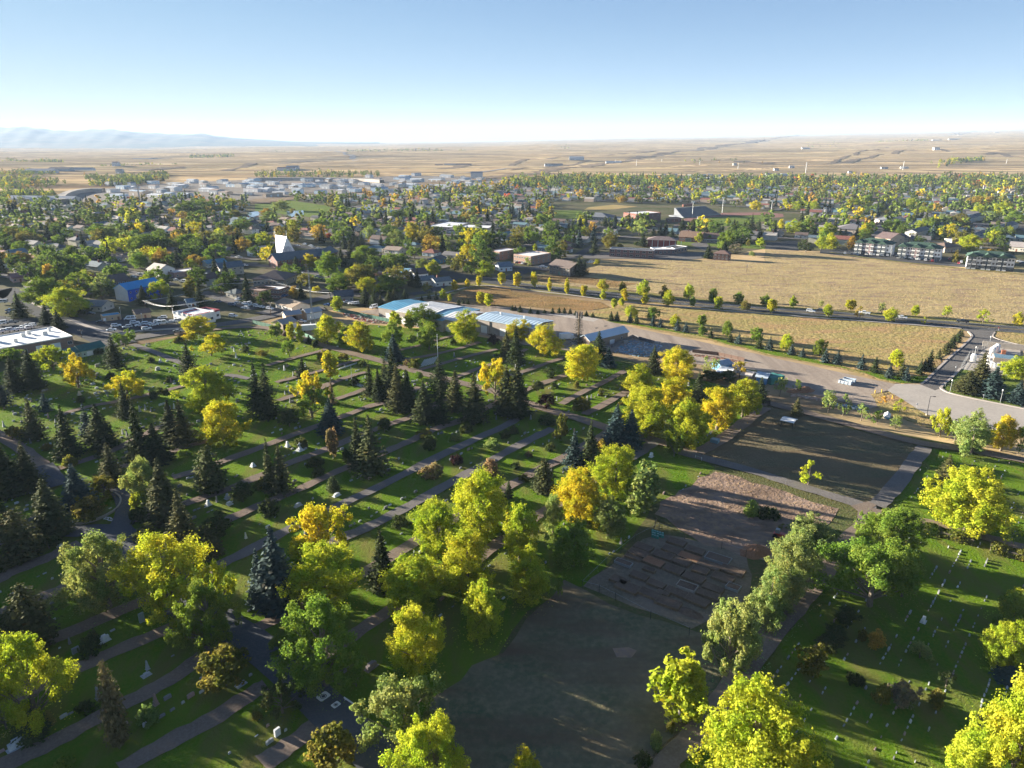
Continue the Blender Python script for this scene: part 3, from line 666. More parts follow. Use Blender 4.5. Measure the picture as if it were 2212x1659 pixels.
for i in range(4): reg('young_spruce', conifer(700+i, 6, 3.6, 20, 10, .3, .18, .30, k=5), ('bark', 'needle'))
for i in range(4): reg('juniper', conifer(720+i, 9, 6.0, 36, 15, .1, -.25, .36, taper=.48, k=6), ('bark', 'needle'))
def joint(kind, res, mats):
    tb, V, n, H, W = res
    b0 = len(tb.v); Vl = [tuple(p) for p in V]
    tb.add(Vl, [(4*i, 4*i+1, 4*i+2, 4*i+3) for i in range(n)], 1)
    H = float(np.quantile(V[:, 2], .998)); W = 2 * float(np.quantile(np.hypot(V[:, 0], V[:, 1]), .94))
    PROTO.setdefault(kind, []).append((tb.mesh(kind, [M[mats[0]], M[mats[1]]]), H, W))
for i in range(8): joint('town_tree', decid('cottonwood', 800+i, 11, 9.5, 1.6, 20, 2300, 1.9, .29, .3, .1, 4, sub=5, nr=.5), ('bark', 'leaf'))
for i in range(4): joint('town_tree', decid('elm', 820+i, 10, 10.5, 2.0, 17, 2300, 1.9, .29, .3, .0, 4, sub=5, nr=.5), ('bark', 'leaf'))
for i in range(5): joint('town_spruce', conifer(840+i, 13, 6.0, 22, 9, ls=.75, droop=.35, k=3), ('bark', 'needle'))

LEAF = dict(Y=(.60, .50, .040), YG=(.47, .48, .045), G=(.22, .29, .05), GG=(.31, .35, .12), O=(.52, .34, .07), R=(.50, .12, .05), OL=(.24, .21, .05),
            BR=(.32, .22, .13), PU=(.055, .025, .032), DK=(.10, .12, .045), S=(.056, .072, .030), B=(.062, .092, .090), SG=(.095, .10, .042), GP=(.30, .255, .20), RB=(.16, .13, .065))
LNAME = dict(Y='golden yellow', YG='yellow-green', G='green', GG='grey-green', O='orange', R='red', OL='olive', BR='rust brown', PU='dark purple', DK='dark green',
             S='dark green', B='blue-green', SG='brownish green', GP='half bare', RB='rusty olive')
# base x, base y, top y, width (in the enlargement), kind letter, colour
KIND = dict(g='big_elm', c='cottonwood', b='big_tree', e='elm', p='poplar', r='round_tree', q='sparse_tree', h='shrub', s='spruce', u='blue_spruce', t='thin_spruce', y='young_spruce', j='juniper')
NAMES = dict(g='elm_tree', c='cottonwood_tree', b='cottonwood_tree', e='elm_tree', p='poplar_tree', r='shade_tree', q='shade_tree', h='shrub', s='spruce_tree', u='spruce_tree', t='spruce_tree', y='spruce_tree', j='juniper_tree')
WORD = dict(g='spreading tree', c='cottonwood', b='cottonwood', e='spreading tree', p='slim poplar', r='round tree', q='thin tree', h='shrub', s='spruce', u='spruce', t='narrow spruce', y='young spruce', j='juniper')
CAT = dict(g='tree', c='tree', b='tree', e='tree', p='tree', r='tree', q='tree', h='shrub', s='conifer', u='conifer', t='conifer', y='conifer', j='conifer')
GRP = dict(g='broad leafy trees', c='broad leafy trees', b='broad leafy trees', e='broad leafy trees', p='slim leafy trees', r='small leafy trees', q='small leafy trees', h='shrubs and bushes', s='spruces', u='spruces', t='spruces', y='young spruces', j='junipers')
TREES = '''
B0 180,325,95,150,s,S 415,380,205,120,s,S 515,430,255,110,u,S 1730,470,300,270,c,Y 1660,525,440,115,r,Y 1835,655,470,240,e,Y 1010,770,460,180,s,S 1090,575,425,180,e,G
1645,815,540,160,s,S 1815,1150,735,345,b,YG 1950,1425,1040,345,b,Y 1115,1045,775,295,e,Y 1100,1190,870,150,s,S 685,935,640,280,e,Y 470,780,560,310,e,YG 120,720,580,190,r,G
140,970,650,165,s,S 300,950,600,180,s,S 40,1090,850,150,s,B 310,1380,1035,190,s,SG 400,1135,975,110,y,B 610,1540,1080,195,s,S 770,1360,1060,120,t,B 890,1450,1075,235,s,S
1230,1570,1030,215,s,S 1370,1580,1240,225,s,S 1600,1420,1030,240,s,SG 1500,1400,1035,180,s,S 600,310,55,300,b,YG
140,1365,1255,150,h,OL 1350,1020,950,85,h,DK 1440,990,930,65,h,DK 1390,980,920,60,h,DK 1310,710,655,65,h,DK 1555,530,475,65,h,DK 865,640,585,70,h,DK 2130,620,560,80,h,DK 1960,1030,860,135,r,DK
1530,540,490,50,h,OL 960,850,790,70,h,DK 700,1060,1000,70,h,DK 1470,880,830,70,h,DK 730,300,210,100,r,DK
B1 30,1160,700,170,s,S 120,1190,715,190,s,S 415,840,670,105,y,S 630,545,290,185,c,YG 185,495,360,110,r,G 320,530,355,72,p,YG 390,545,360,66,p,YG 300,660,510,125,e,G 920,625,345,240,c,Y
1200,570,340,155,c,G 1220,420,260,105,r,YG 1340,425,255,100,p,YG 1470,430,200,220,c,G 1510,600,335,190,c,G 1830,525,250,235,c,YG 1365,555,470,90,r,G 1715,560,490,65,h,DK 1205,700,465,150,u,B
1200,1000,590,200,s,S 1000,1000,685,130,s,S 1075,1045,760,120,s,S 1240,1140,725,175,s,SG 1325,1140,775,160,s,S 1130,920,670,115,s,SG 655,860,605,112,p,Y 480,1150,785,270,e,Y 495,1190,930,290,e,G
670,1070,860,75,t,BR 660,1330,1020,200,u,B 680,1550,1265,88,p,BR 895,1620,1190,155,s,S 1010,1665,1165,300,s,SG 1470,1230,870,185,s,S 1610,1245,885,130,t,S 1740,1140,775,145,s,SG
1600,1020,660,205,s,S 1900,1230,800,235,s,SG 2080,1040,665,255,e,Y 2180,1160,730,200,s,S 2180,690,440,150,s,SG
770,705,630,82,r,OL 1390,770,670,95,r,OL 1320,745,680,70,r,BR 60,665,600,95,r,OL 1425,855,790,75,r,G 865,905,830,85,h,DK 300,1270,1110,150,r,DK 1470,1370,1270,160,e,OL 1520,1460,1330,130,h,DK 1740,1390,1320,90,r,GG
2060,1480,1370,135,r,GG 1545,1700,1580,185,h,BR 1745,1590,1510,90,h,PU 2040,1680,1545,150,h,BR 530,1620,1530,130,h,DK 1125,1320,1190,110,r,DK 800,1560,1450,100,h,DK 400,1460,1360,90,h,DK 2170,1370,1290,70,h,DK
1830,1330,1230,110,r,DK 265,480,440,40,h,PU 470,550,470,60,y,S 525,575,510,55,h,DK 760,560,470,90,r,G 780,470,380,90,r,G 600,690,600,110,h,OL 2060,560,460,90,r,PU 940,740,690,70,h,DK 1130,330,290,40,h,DK
B2 300,655,370,245,c,Y 90,515,330,180,c,Y 630,865,545,280,c,Y 765,660,440,145,s,S 850,750,580,115,u,B 1240,810,560,125,s,S 50,730,400,150,s,S 60,1180,700,225,s,S 1440,870,570,310,b,Y 1100,970,715,270,c,YG
1170,1350,910,330,b,YG 1420,1160,825,270,c,Y 1515,1445,1020,385,b,YG 1790,1295,925,290,b,Y 2010,1185,840,225,c,YG 1620,1070,790,150,s,S 2160,1050,840,135,s,S 315,1105,990,190,e,PU 625,1130,1010,140,h,OL
915,1435,1070,205,u,B 1040,1445,1120,185,u,B 550,1650,1310,165,u,B 690,1630,1215,145,u,S 440,1395,1150,125,r,OL 350,845,780,85,h,DK 575,925,870,58,h,OL 240,965,870,95,r,DK 380,930,880,70,h,DK 780,1000,930,50,h,OL
320,1250,1160,135,h,DK 160,1535,1480,65,h,BR 790,1480,1375,80,h,O 350,1475,1400,95,h,DK 1420,1530,1290,145,e,G 330,800,750,80,h,DK 960,1080,1050,50,h,OL 30,1330,1250,80,h,DK
1690,810,650,85,q,GG 1765,800,670,95,q,GG 1985,860,690,120,q,O 1740,870,770,170,r,DK 1880,880,780,160,r,DK 2090,830,770,90,q,DK
A2 60,1495,1360,56,p,Y 205,1505,1355,56,p,Y 340,1535,1405,42,p,Y 490,1555,1415,46,p,Y 640,1575,1475,62,p,Y 800,1535,1420,84,c,Y 805,1605,1510,52,p,YG 970,1545,1445,68,p,OL 985,1625,1505,64,p,Y
1155,1575,1425,108,c,YG 1165,1645,1540,62,p,Y 1335,1585,1470,66,p,OL 1370,1655,1510,96,c,YG 1545,1605,1460,106,c,YG 1580,1665,1570,58,p,G 1755,1625,1500,78,c,G 1800,1690,1570,62,p,YG 1980,1640,1530,82,c,G
B2 2035,255,165,72,c,OL 2200,220,130,64,c,G
B3 10,195,110,40,c,G 50,280,155,76,p,Y 235,235,125,56,p,YG 480,245,165,46,q,GG 540,315,200,76,c,YG 735,265,160,76,p,Y 815,335,215,70,q,O 1005,290,185,62,q,GG 1085,350,225,98,c,YG 1295,305,205,72,c,YG
1370,385,310,46,q,YG 1570,330,210,72,q,YG 1885,365,245,102,q,YG 2185,395,265,72,c,Y
B2 875,350,265,52,y,S 925,350,260,52,y,S 1045,325,210,92,c,YG 1040,365,270,52,y,B 1095,375,285,52,y,S 1235,345,225,86,c,G 1235,395,305,56,y,B 1300,405,325,56,y,B 1425,395,285,86,c,YG 1445,435,335,56,y,B 1520,450,355,52,y,B
1660,405,290,68,p,G 1660,480,380,62,p,G 1740,500,400,46,y,S 1875,485,340,82,c,G 1905,535,440,52,y,S 1980,550,455,62,y,B 2130,530,400,84,c,G 2155,590,490,62,y,S 900,240,155,48,p,YG 965,220,145,48,p,YG
B3 35,605,490,62,y,B 175,605,455,104,c,YG 225,645,545,62,y,B 320,665,575,52,y,B 470,655,500,92,c,G 515,710,590,72,y,B 620,725,610,82,y,B 830,770,635,72,y,B 945,800,660,76,y,S 1130,755,590,112,c,YG 1070,845,720,72,y,B
1180,835,700,72,y,SG 1215,870,740,66,y,B 1335,815,680,62,y,S 1415,785,600,92,y,S 1375,780,680,60,y,SG 1500,680,590,52,y,SG 1570,615,530,82,y,SG 1615,585,470,82,y,S 1665,535,435,72,y,S 1700,485,430,42,y,SG 1560,635,560,60,y,SG
1850,910,610,190,s,SG 1745,970,790,200,s,SG 1960,1010,750,195,u,B 2180,1060,870,150,u,B 2160,860,650,210,c,YG 1775,1505,1115,275,c,GG 2040,1475,1165,195,c,Y 1510,1355,1085,165,e,YG 1640,1395,1190,105,q,G 2190,1515,1250,90,q,G
125,1005,830,115,q,GG 270,965,850,72,q,G 545,1145,945,125,q,GG 670,1175,975,105,q,GG 830,1215,1060,115,q,GG 970,1245,1120,95,q,G 1125,1285,1160,95,q,GG 1160,1155,1020,95,q,YG 265,1175,1010,92,y,SG 1020,1080,1000,50,q,O
B2 20,260,210,40,y,S 45,260,215,35,y,S 85,275,210,45,y,S 175,285,232,40,y,S 240,290,255,35,y,S 298,285,250,35,y,S 368,285,232,38,y,S 425,280,230,38,y,S 470,285,232,38,y,S 520,290,240,38,y,S 568,300,260,38,y,S 660,310,260,45,y,S 715,320,275,40,y,S
A1 1730,1525,1430,62,p,Y 1840,1495,1420,48,p,Y 1945,1485,1390,58,p,Y 2140,1475,1365,62,p,Y 1630,1605,1505,62,p,YG 1690,1620,1550,42,p,YG 1960,1645,1530,64,p,Y 2020,1665,1545,72,p,YG 1510,1600,1540,34,y,S 1570,1605,1530,36,y,S 1445,1620,1565,34,y,S 1765,1650,1590,32,y,S 1805,1640,1595,32,y,S 1845,1645,1590,32,y,S
C0 80,540,40,255,s,S 270,500,75,225,s,SG 470,900,395,265,s,SG 200,1090,670,275,j,SG 690,640,265,255,u,B 985,440,85,215,s,SG 910,560,370,225,e,OL 1270,600,195,245,c,GG 1450,770,215,275,s,SG 1600,980,480,265,s,SG 1830,1060,800,190,u,SG
1840,500,110,235,j,DK 950,1510,870,640,g,GG 800,1480,1190,330,e,GG 1520,1580,880,800,g,YG 1880,1540,1100,300,e,YG 20,1200,960,100,s,SG 800,740,540,260,r,OL 1200,770,640,160,h,DK 1280,940,800,210,r,DK 1890,900,700,260,r,DK 60,800,600,150,r,DK 620,290,180,110,h,OL 1600,200,140,110,h,G 2110,600,420,160,r,DK
410,150,90,100,r,OL 860,210,170,90,h,DK 60,900,700,120,h,DK 1220,680,500,150,h,YG 430,1000,880,180,r,DK 1560,60,0,80,h,G
D0 300,610,75,335,j,SG 1850,620,5,480,g,G 340,1290,495,600,g,YG 60,1330,950,260,e,GG 1040,1460,740,180,j,RB 1960,960,600,420,r,OL 290,1400,1180,230,j,DK 800,660,490,190,h,DK 1290,1270,1110,160,h,GG 1730,590,390,210,r,OL 1440,60,-60,200,h,DK 100,500,300,200,h,DK 440,1290,1160,80,j,OL 540,1690,1590,180,h,G 740,1180,1080,150,h,DK
C1 60,1490,1010,190,u,B 210,1510,820,350,u,B 600,1070,605,430,e,Y 400,1090,900,180,r,YG 610,1510,975,500,b,YG 250,1500,1330,160,q,O 1110,1340,825,215,u,S 1580,1090,550,400,b,YG 1960,890,310,430,b,YG 1840,1430,840,425,b,YG 1370,1520,1065,470,b,YG 740,770,660,105,q,BR 140,500,45,115,s,SG 240,510,80,210,s,SG
60,480,380,110,h,OL 1260,840,700,140,r,DK 680,500,370,100,j,DK 2200,560,400,70,t,S 130,700,560,160,h,DK 560,370,280,110,h,DK 530,270,210,130,h,DK 2100,900,800,140,r,G
D1 620,960,205,720,g,G 1400,860,235,410,b,YG 1960,520,5,335,c,YG 240,1190,900,330,e,DK 1310,1490,880,620,e,GG 1480,1900,1240,620,g,YG 690,1680,1310,330,r,OL 880,960,780,170,q,G 20,1240,1170,80,h,OL 300,700,500,300,e,G 1560,1830,1400,250,e,GG
C2 900,560,95,320,b,YG 600,760,285,360,b,Y 1160,690,245,235,p,GG 1120,690,500,205,r,GG 290,510,220,175,j,SG 370,870,505,155,c,GG 545,1150,725,310,c,G 850,890,530,230,c,GG 80,1130,600,280,c,YG 160,1440,970,305,c,YG 2090,710,575,115,j,G 2200,735,620,125,h,DK 50,300,250,80,h,DK 700,1060,1010,60,h,G 430,1430,1240,60,q,G
120,410,350,90,h,OL 1430,170,40,110,r,G
C3 90,1560,1060,280,c,GG 280,1210,800,270,c,GG 370,450,225,185,q,YG 1560,410,185,150,t,SG 1730,850,285,520,b,YG 1080,1100,620,420,b,G 900,1500,900,700,g,G 1180,1420,1000,300,e,G 380,1020,690,310,c,GG 180,1400,910,420,b,GG 20,1680,1170,270,c,GG 2150,1680,1350,260,c,YG 1450,690,620,70,h,DK 60,740,640,110,h,DK 150,830,780,80,q,OL 700,1620,1500,170,r,DK
D2 1990,770,180,300,c,GG 1880,880,220,450,e,GG 1470,1260,625,360,p,YG 1540,1240,760,300,c,YG 2080,1950,910,800,b,YG 1260,1490,1340,110,h,GG 1385,1350,1260,85,h,OL 1150,1640,1510,130,h,DK 120,1850,1490,240,c,Y 1640,1060,960,80,q,OL
D3 2080,1900,850,560,b,YG 1720,1850,1350,380,c,YG 2080,800,385,340,b,YG 2110,560,110,260,c,G 1000,1130,925,125,r,OL 1150,1150,900,220,r,GP 1475,1150,985,115,p,OL 1335,715,570,155,r,GG 940,650,460,140,r,O 830,555,455,75,h,OL 410,880,610,235,r,OL 620,560,440,180,r,DK 540,640,510,185,r,DK 690,410,280,150,r,DK 770,930,840,125,h,DK 1560,970,820,115,q,DK 2110,900,780,220,u,B 2200,760,620,150,e,Y
A0 380,1660,1405,340,c,G 700,1540,1360,340,e,G 480,1480,1330,200,c,G 660,1420,1310,190,r,G 1410,1315,1150,150,c,O 1215,1335,1190,175,c,G 1690,1295,1205,150,e,O 1740,1310,1230,110,r,O 660,1315,1240,135,e,O 620,1245,1130,135,c,G 240,1140,1000,205,c,OL 190,1190,1090,135,c,G 185,1280,1180,145,c,O 365,1340,1205,145,c,GG
1270,1210,1030,265,b,G 1640,1190,1030,185,c,G 1810,1140,1000,205,c,OL 1990,1120,1010,205,e,BR 1880,1280,1120,255,e,G 1180,1020,930,175,e,O 975,1390,1300,115,e,DK 970,1300,1225,155,e,G 1400,1600,1430,205,e,YG 1660,1610,1390,100,p,OL 1250,1650,1480,115,s,S 1910,1520,1330,72,s,S 1500,1690,1500,90,s,S 1740,1660,1440,120,s,S 890,1610,1460,185,e,DK 440,1460,1290,90,r,O 30,1270,1185,140,e,O
850,1040,940,170,c,G 720,900,830,230,c,G 1090,900,790,180,c,G 1160,900,840,120,c,YG 830,950,850,180,c,G 970,1100,940,150,c,GG 1090,1180,1030,90,p,OL 1390,1100,980,160,c,G 1690,960,860,120,c,OL 1750,900,820,160,c,G 1620,860,740,200,c,G 1780,860,720,200,c,G 1880,850,780,100,r,OL 2000,800,720,120,c,YG 2040,900,820,180,c,OL 2100,1000,880,180,c,G 1590,910,840,110,e,O 1350,880,790,120,c,G 2020,1100,950,150,e,OL 2000,1500,1380,110,s,S 130,1090,960,150,c,G 60,1080,960,170,c,G 420,1080,960,90,s,S 880,1250,1200,70,h,DK
A1 215,1085,960,82,c,O 470,1335,1200,112,c,Y 635,1410,1180,190,c,G 650,1300,1180,110,c,YG 360,1350,1225,95,s,S 560,1305,1240,42,p,O 750,1320,1150,135,s,S 930,1510,1290,265,b,OL 880,1480,1300,160,c,Y 985,1570,1400,175,c,YG 1160,1540,1370,225,c,G 730,1530,1360,205,c,G 960,1300,1130,225,c,G 1100,1320,1190,82,s,S 930,1160,1020,82,s,S 885,1170,1040,80,s,S
1360,1090,925,125,c,Y 1480,1130,1000,165,c,OL 1230,1120,990,175,c,GG 1575,1160,1065,85,c,Y 1460,1380,1240,112,c,GG 1540,1390,1250,125,c,YG 1750,1330,1220,155,e,DK 1990,1400,1260,135,c,YG 1960,1250,1160,175,c,O 2080,1250,1190,125,c,O 2010,1130,1000,165,c,G 640,1075,1025,62,r,R 1030,1105,1045,85,r,O 1820,935,840,72,c,O 340,1600,1480,85,c,O 400,1590,1470,85,s,S 450,1500,1370,145,e,OL 100,1660,1520,135,e,DK 715,1710,1570,95,p,YG
960,1650,1490,95,s,S 1040,1670,1500,95,s,S 1160,1620,1515,70,s,SG 1210,1620,1500,75,s,SG 1090,1650,1560,60,s,SG 1300,1620,1510,75,s,S 1360,1490,1350,72,s,S 1490,1560,1450,80,q,OL 530,1540,1480,80,r,Y 1380,1250,1140,130,e,G 1240,900,820,160,b,G 1340,910,830,130,c,G 1470,930,850,110,c,G 1600,900,830,120,c,GG 1920,860,780,130,c,G 590,1010,890,140,e,G 700,1000,910,120,e,GG 800,1040,960,70,p,YG 840,1040,930,70,s,S 780,930,800,70,s,S 720,900,790,80,s,S 760,860,780,70,c,YG 130,940,830,180,c,GG 100,880,810,120,c,O 230,830,730,130,c,GG 340,980,910,90,e,OL 1080,900,850,100,c,G 1640,1150,1030,60,s,S 1890,1110,1000,60,s,S 1840,1030,960,70,s,S 1930,1030,950,110,e,GG 1690,1000,950,110,e,G
A2 190,1115,1000,165,c,G 730,1205,1050,92,s,S 870,1155,1010,125,c,OL 1150,1145,1020,72,s,S 750,1300,1245,58,r,Y 550,1390,1250,80,s,S 595,1400,1215,95,s,S 640,1385,1260,85,s,S 1715,1245,1120,82,s,S 1870,1190,1000,145,c,G 1855,1200,1090,70,s,S 1950,1205,1105,125,q,GP 400,1070,910,82,s,S 540,1015,890,55,s,S 605,980,880,60,s,S 825,970,870,62,s,S 910,950,870,55,s,S 960,980,890,60,s,S 1030,970,890,55,s,S 1150,980,875,72,s,S
1240,1060,980,60,s,S 1300,1050,930,65,s,S 1345,1050,930,65,s,S 1400,1080,970,75,s,S 1490,1020,900,85,s,S 1550,1010,920,50,s,S 1590,1020,925,55,s,S 1740,1020,915,72,s,S 1960,1030,920,70,s,S 2020,1040,920,70,s,S 2085,1050,860,90,s,S 2150,1040,900,70,s,S 2130,825,735,95,c,Y 215,1185,1115,42,p,YG 640,1050,960,70,c,YG 970,765,695,105,c,O 1640,1110,1010,55,p,YG 1720,1105,1040,60,r,G 2065,1140,1080,40,r,OL 2170,1150,1060,90,r,YG 1100,1130,1100,80,h,DK 950,1150,1115,60,h,OL 700,1000,950,90,c,G 270,980,850,160,c,G 1030,1000,965,60,r,Y 1890,950,890,40,p,YG 2100,1230,1180,45,r,GG 310,1090,960,40,s,S 490,1090,1010,55,s,S 150,1320,1230,80,q,GG 60,1140,1010,120,c,OL
A3 480,1170,1050,95,c,YG 560,1160,1020,125,c,YG 350,1190,1075,110,e,DK 740,1175,1045,75,c,O 530,1060,930,135,c,YG 250,1030,900,135,c,YG 850,1070,940,92,c,Y 860,950,880,85,c,O 1770,1180,1030,175,b,YG 1690,1070,1020,58,r,O 2150,950,830,155,c,G 1060,1010,910,105,c,G 1140,1010,900,125,c,G 1355,1010,900,95,c,YG 1430,1020,880,115,c,G 1245,965,900,70,e,G 1530,980,850,125,c,GG 1680,970,850,145,c,OL 1820,810,700,145,c,O 1940,790,700,95,c,O 1950,920,830,125,q,GG 2100,1050,960,115,c,YG 1690,1280,1220,62,c,O 1730,1295,1220,44,y,S 130,990,900,60,c,Y 330,1020,930,50,s,S 400,1080,950,60,s,S 640,1080,980,80,s,S 690,1060,990,60,s,S 80,1060,960,60,s,S 1340,1030,950,70,s,S 1390,1030,940,60,s,S 2060,1190,1120,110,e,G 1940,1200,1160,130,h,O 1640,1280,1170,50,h,OL
1270,1060,1000,110,e,OL 625,920,860,60,c,G 780,920,860,60,c,G 275,830,745,90,c,YG 410,840,740,120,c,YG 340,800,740,90,c,YG 750,810,710,110,c,YG 890,780,690,120,c,G 1260,800,720,130,c,YG 1350,880,790,120,c,YG 1840,880,770,100,c,YG 2050,880,750,130,c,YG 950,930,885,40,c,O 1730,1010,960,70,r,OL 1690,1060,1025,60,r,O 1130,850,760,100,e,G 980,850,760,110,c,G 1060,870,815,80,c,OL 1450,850,760,120,e,G
'''
LM = [(700, 1480, 'asphalt drive fork'), (240, 1125, 'circular drive'), (1250, 1500, 'bare lower field'), (1420, 1240, 'garden plots'), (1740, 980, 'mown field'), (1640, 1100, 'bare dirt patch'),
      (1790, 1200, 'wide dirt road'), (2080, 1165, 'clipped hedges'), (1980, 1480, 'right-hand grave rows'), (1300, 900, 'central lane crossing'), (960, 1080, 'two grey lanes'), (960, 1320, 'lower lane ends'),
      (700, 960, 'stone cross statue'), (480, 900, 'golden tree row'), (90, 860, 'left lawn edge'), (80, 1250, 'lower left lanes'), (300, 1550, 'lower left grave plots'), (860, 880, 'flagpole'), (640, 760, 'green fence'),
      (1080, 700, 'long warehouse'), (1285, 730, 'blue-roofed workshop'), (1480, 800, 'storage yard'), (1560, 870, 'golden grove'), (1830, 830, 'steel bins'), (2080, 800, 'utility yard'), (1960, 960, 'concrete apron'),
      (1500, 640, 'highway'), (1900, 680, 'highway cars'), (1200, 610, 'highway bend'), (1600, 720, 'gravel yard edge'), (1940, 760, 'access road'), (1020, 610, 'red marsh'), (300, 710, 'police parking lot'),
      (80, 730, 'white-roofed brick works'), (300, 630, 'blue building'), (410, 670, 'red-trimmed diner'), (560, 640, 'flat brick office'), (620, 540, 'white church tower'), (700, 580, 'church lawn'), (160, 560, 'left side streets'),
      (380, 540, 'middle left houses'), (560, 470, 'pond'), (950, 490, 'white-roofed school'), (820, 560, 'main street'), (1130, 560, 'flat brick apartments'), (1260, 560, 'corner apartment block'), (1390, 540, 'brick motel'),
      (1380, 470, 'red gym'), (1560, 520, 'brown-roofed houses'), (1700, 480, 'sports field'), (1890, 540, 'first white apartment block'), (2000, 550, 'middle white apartment block'), (2140, 560, 'right white apartment block'),
      (2050, 490, 'row houses'), (1800, 440, 'right-hand suburb'), (2100, 430, 'far right suburb'), (1450, 420, 'mobile homes'), (1200, 420, 'tree belt'), (960, 420, 'far warehouses'), (250, 460, 'left tree mass')]
LM = [(a, b, c.replace('police ', '')) for a, b, c in LM]
def near(u, v):
    return min(LM, key=lambda l: (l[0]-u)**2 + ((l[1]-v) * 1.6)**2)[2]
ORD = ['leftmost', 'second from left', 'third from left', 'fourth from left', 'fifth from left', 'sixth from left', 'seventh from left', 'eighth from left', 'ninth from left', 'tenth from left', 'eleventh from left', 'twelfth from left'] + ['%d%s from left' % (k, 'th' if k < 20 else {1: 'st', 2: 'nd', 3: 'rd'}.get(k % 10, 'th')) for k in range(13, 90)]
PEND = []                       # (object, base text, u) -> labels given at the end, each its own
def want(o, text, u, cat, group=None):
    o['category'] = cat
    if group: o['group'] = group
    PEND.append((o, text, u))
def give_labels():
    d = {}
    for o, t, u in PEND: d.setdefault(t, []).append((u, o))
    for t, l in d.items():
        l.sort(key=lambda q: q[0])
        for i, (u, o) in enumerate(l):
            o['label'] = t if len(l) == 1 else ('the two' in t and t or t) + (', ' + ORD[min(i, len(ORD)-1)] if i < len(l) - 1 or len(l) > 30 else ', rightmost')
OCC = []                        # (x, y, radius) ground already taken by trees and buildings
def place_tree(base, H, Wd, k, col, u, v, i):
    tm, cm, h0, w0 = PROTO[KIND[k]][i % len(PROTO[KIND[k]])]
    o = empty(NAMES[k], base, R.uniform(0, 6.28))
    c = LEAF[col]; j = R.uniform(.88, 1.12); c = (c[0]*j*R.uniform(.93, 1.07), c[1]*j, c[2]*j)
    sc = (Wd / w0, Wd / w0, H / h0)
    mesh_obj('trunk', tm, o, scale=(min(sc[0], sc[2]*1.3), min(sc[0], sc[2]*1.3), sc[2])); mesh_obj('crown', cm, o, col=c, scale=sc)
    size = 'small' if H < 7 else ('tall' if H > 15 else 'mid-sized')
    if k in 'hy': size = 'low' if H < 2.2 else 'bushy'
    want(o, '%s %s %s near the %s' % (size, LNAME[col], WORD[k], near(u, v)), u, CAT[k], GRP[k])
    OCC.append((base.x, base.y, Wd * .42)); return o
crop = None; ti = 0; odd = []
for t in TREES.split():
    if ',' not in t: crop = t; continue
    a = t.split(','); x, yb, yt, w = map(float, a[:4]); k, col = a[4], a[5]
    u, v = uv(crop, x, yb); b0 = guv(u, v); ut, vt = uv(crop, x, yt)
    yc = (829.5 - vt) / FPX
    H = CAM_H + (yc * b0.y * CP - b0.y * SP) / (CP + yc * SP)
    Wd = (w / 4.014) / FPX * proj((b0.x, b0.y, H * .5))[2]
    # a crown as wide as it is deep adds to its own outline from above: the far rim rises, the near rim drops
    H2 = H * (1.0 if k in 'sutyj' else .97); Wd *= 1.10 if k in 'sutyj' else (1.2 if k in 'cb' and crop[0] in 'BC' else 1.10)
    if not .8 < H2 < 26: odd.append((t, crop, round(H, 1)))
    H2 = max(.7, min(H2, 25)); Wd = max(.7, min(Wd, H2 * (1.7 if k != 'h' else 2.6)))
    place_tree(b0, H2, Wd, k, col, u, v, ti); ti += 1
# the cemetery goes on to the left of the frame: its trees throw the long shadows across the near lanes
k_ = 0
for _ in range(4000):
    y_ = R.uniform(25, 330) if R.random() < .4 else R.uniform(70, 230); xe = -(y_ * .72 + 24); x_ = xe - R.uniform(4, 120)
    if any((x_-a)**2 + (y_-b_)**2 < 42 for a, b_, c_ in OCC[-140:]): continue
    kk, cc = R.choice([('s', 'S'), ('s', 'S'), ('s', 'SG'), ('b', 'YG'), ('c', 'G'), ('e', 'YG')])
    H_ = R.uniform(13, 20)
    place_tree(Vector((x_, y_, 0)), H_, H_ * (.45 if kk == 's' else .72), kk, cc, -100 - k_, 1000, k_); k_ += 1
    if k_ >= 125: break
print('hand-placed trees', ti, 'odd heights', odd)
# ------------------------------------------------------------------ tests for what stands where
def pip(poly, X, Y):
    px = np.array([p.x for p in poly]); py = np.array([p.y for p in poly]); ins = np.zeros(X.shape, bool); j = len(px) - 1
    for i in range(len(px)):
        c = ((py[i] > Y) != (py[j] > Y)) & (X < (px[j] - px[i]) * (Y - py[i]) / (py[j] - py[i] + 1e-12) + px[i])
        ins ^= c; j = i
    return ins
GRID = {}
def road_hash(cell=6.0):
    for p, hw_ in ROADS:
        for a in p: GRID.setdefault((int(a.x // cell), int(a.y // cell)), []).append((a.x, a.y, hw_))
road_hash()
def on_road(x, y, extra=0.0, cell=6.0):
    i, j = int(x // cell), int(y // cell)
    for di in (-2, -1, 0, 1, 2):
        for dj in (-2, -1, 0, 1, 2):
            for ax, ay, hw_ in GRID.get((i+di, j+dj), ()):
                if (ax-x)**2 + (ay-y)**2 < (hw_ + extra)**2: return True
    return False
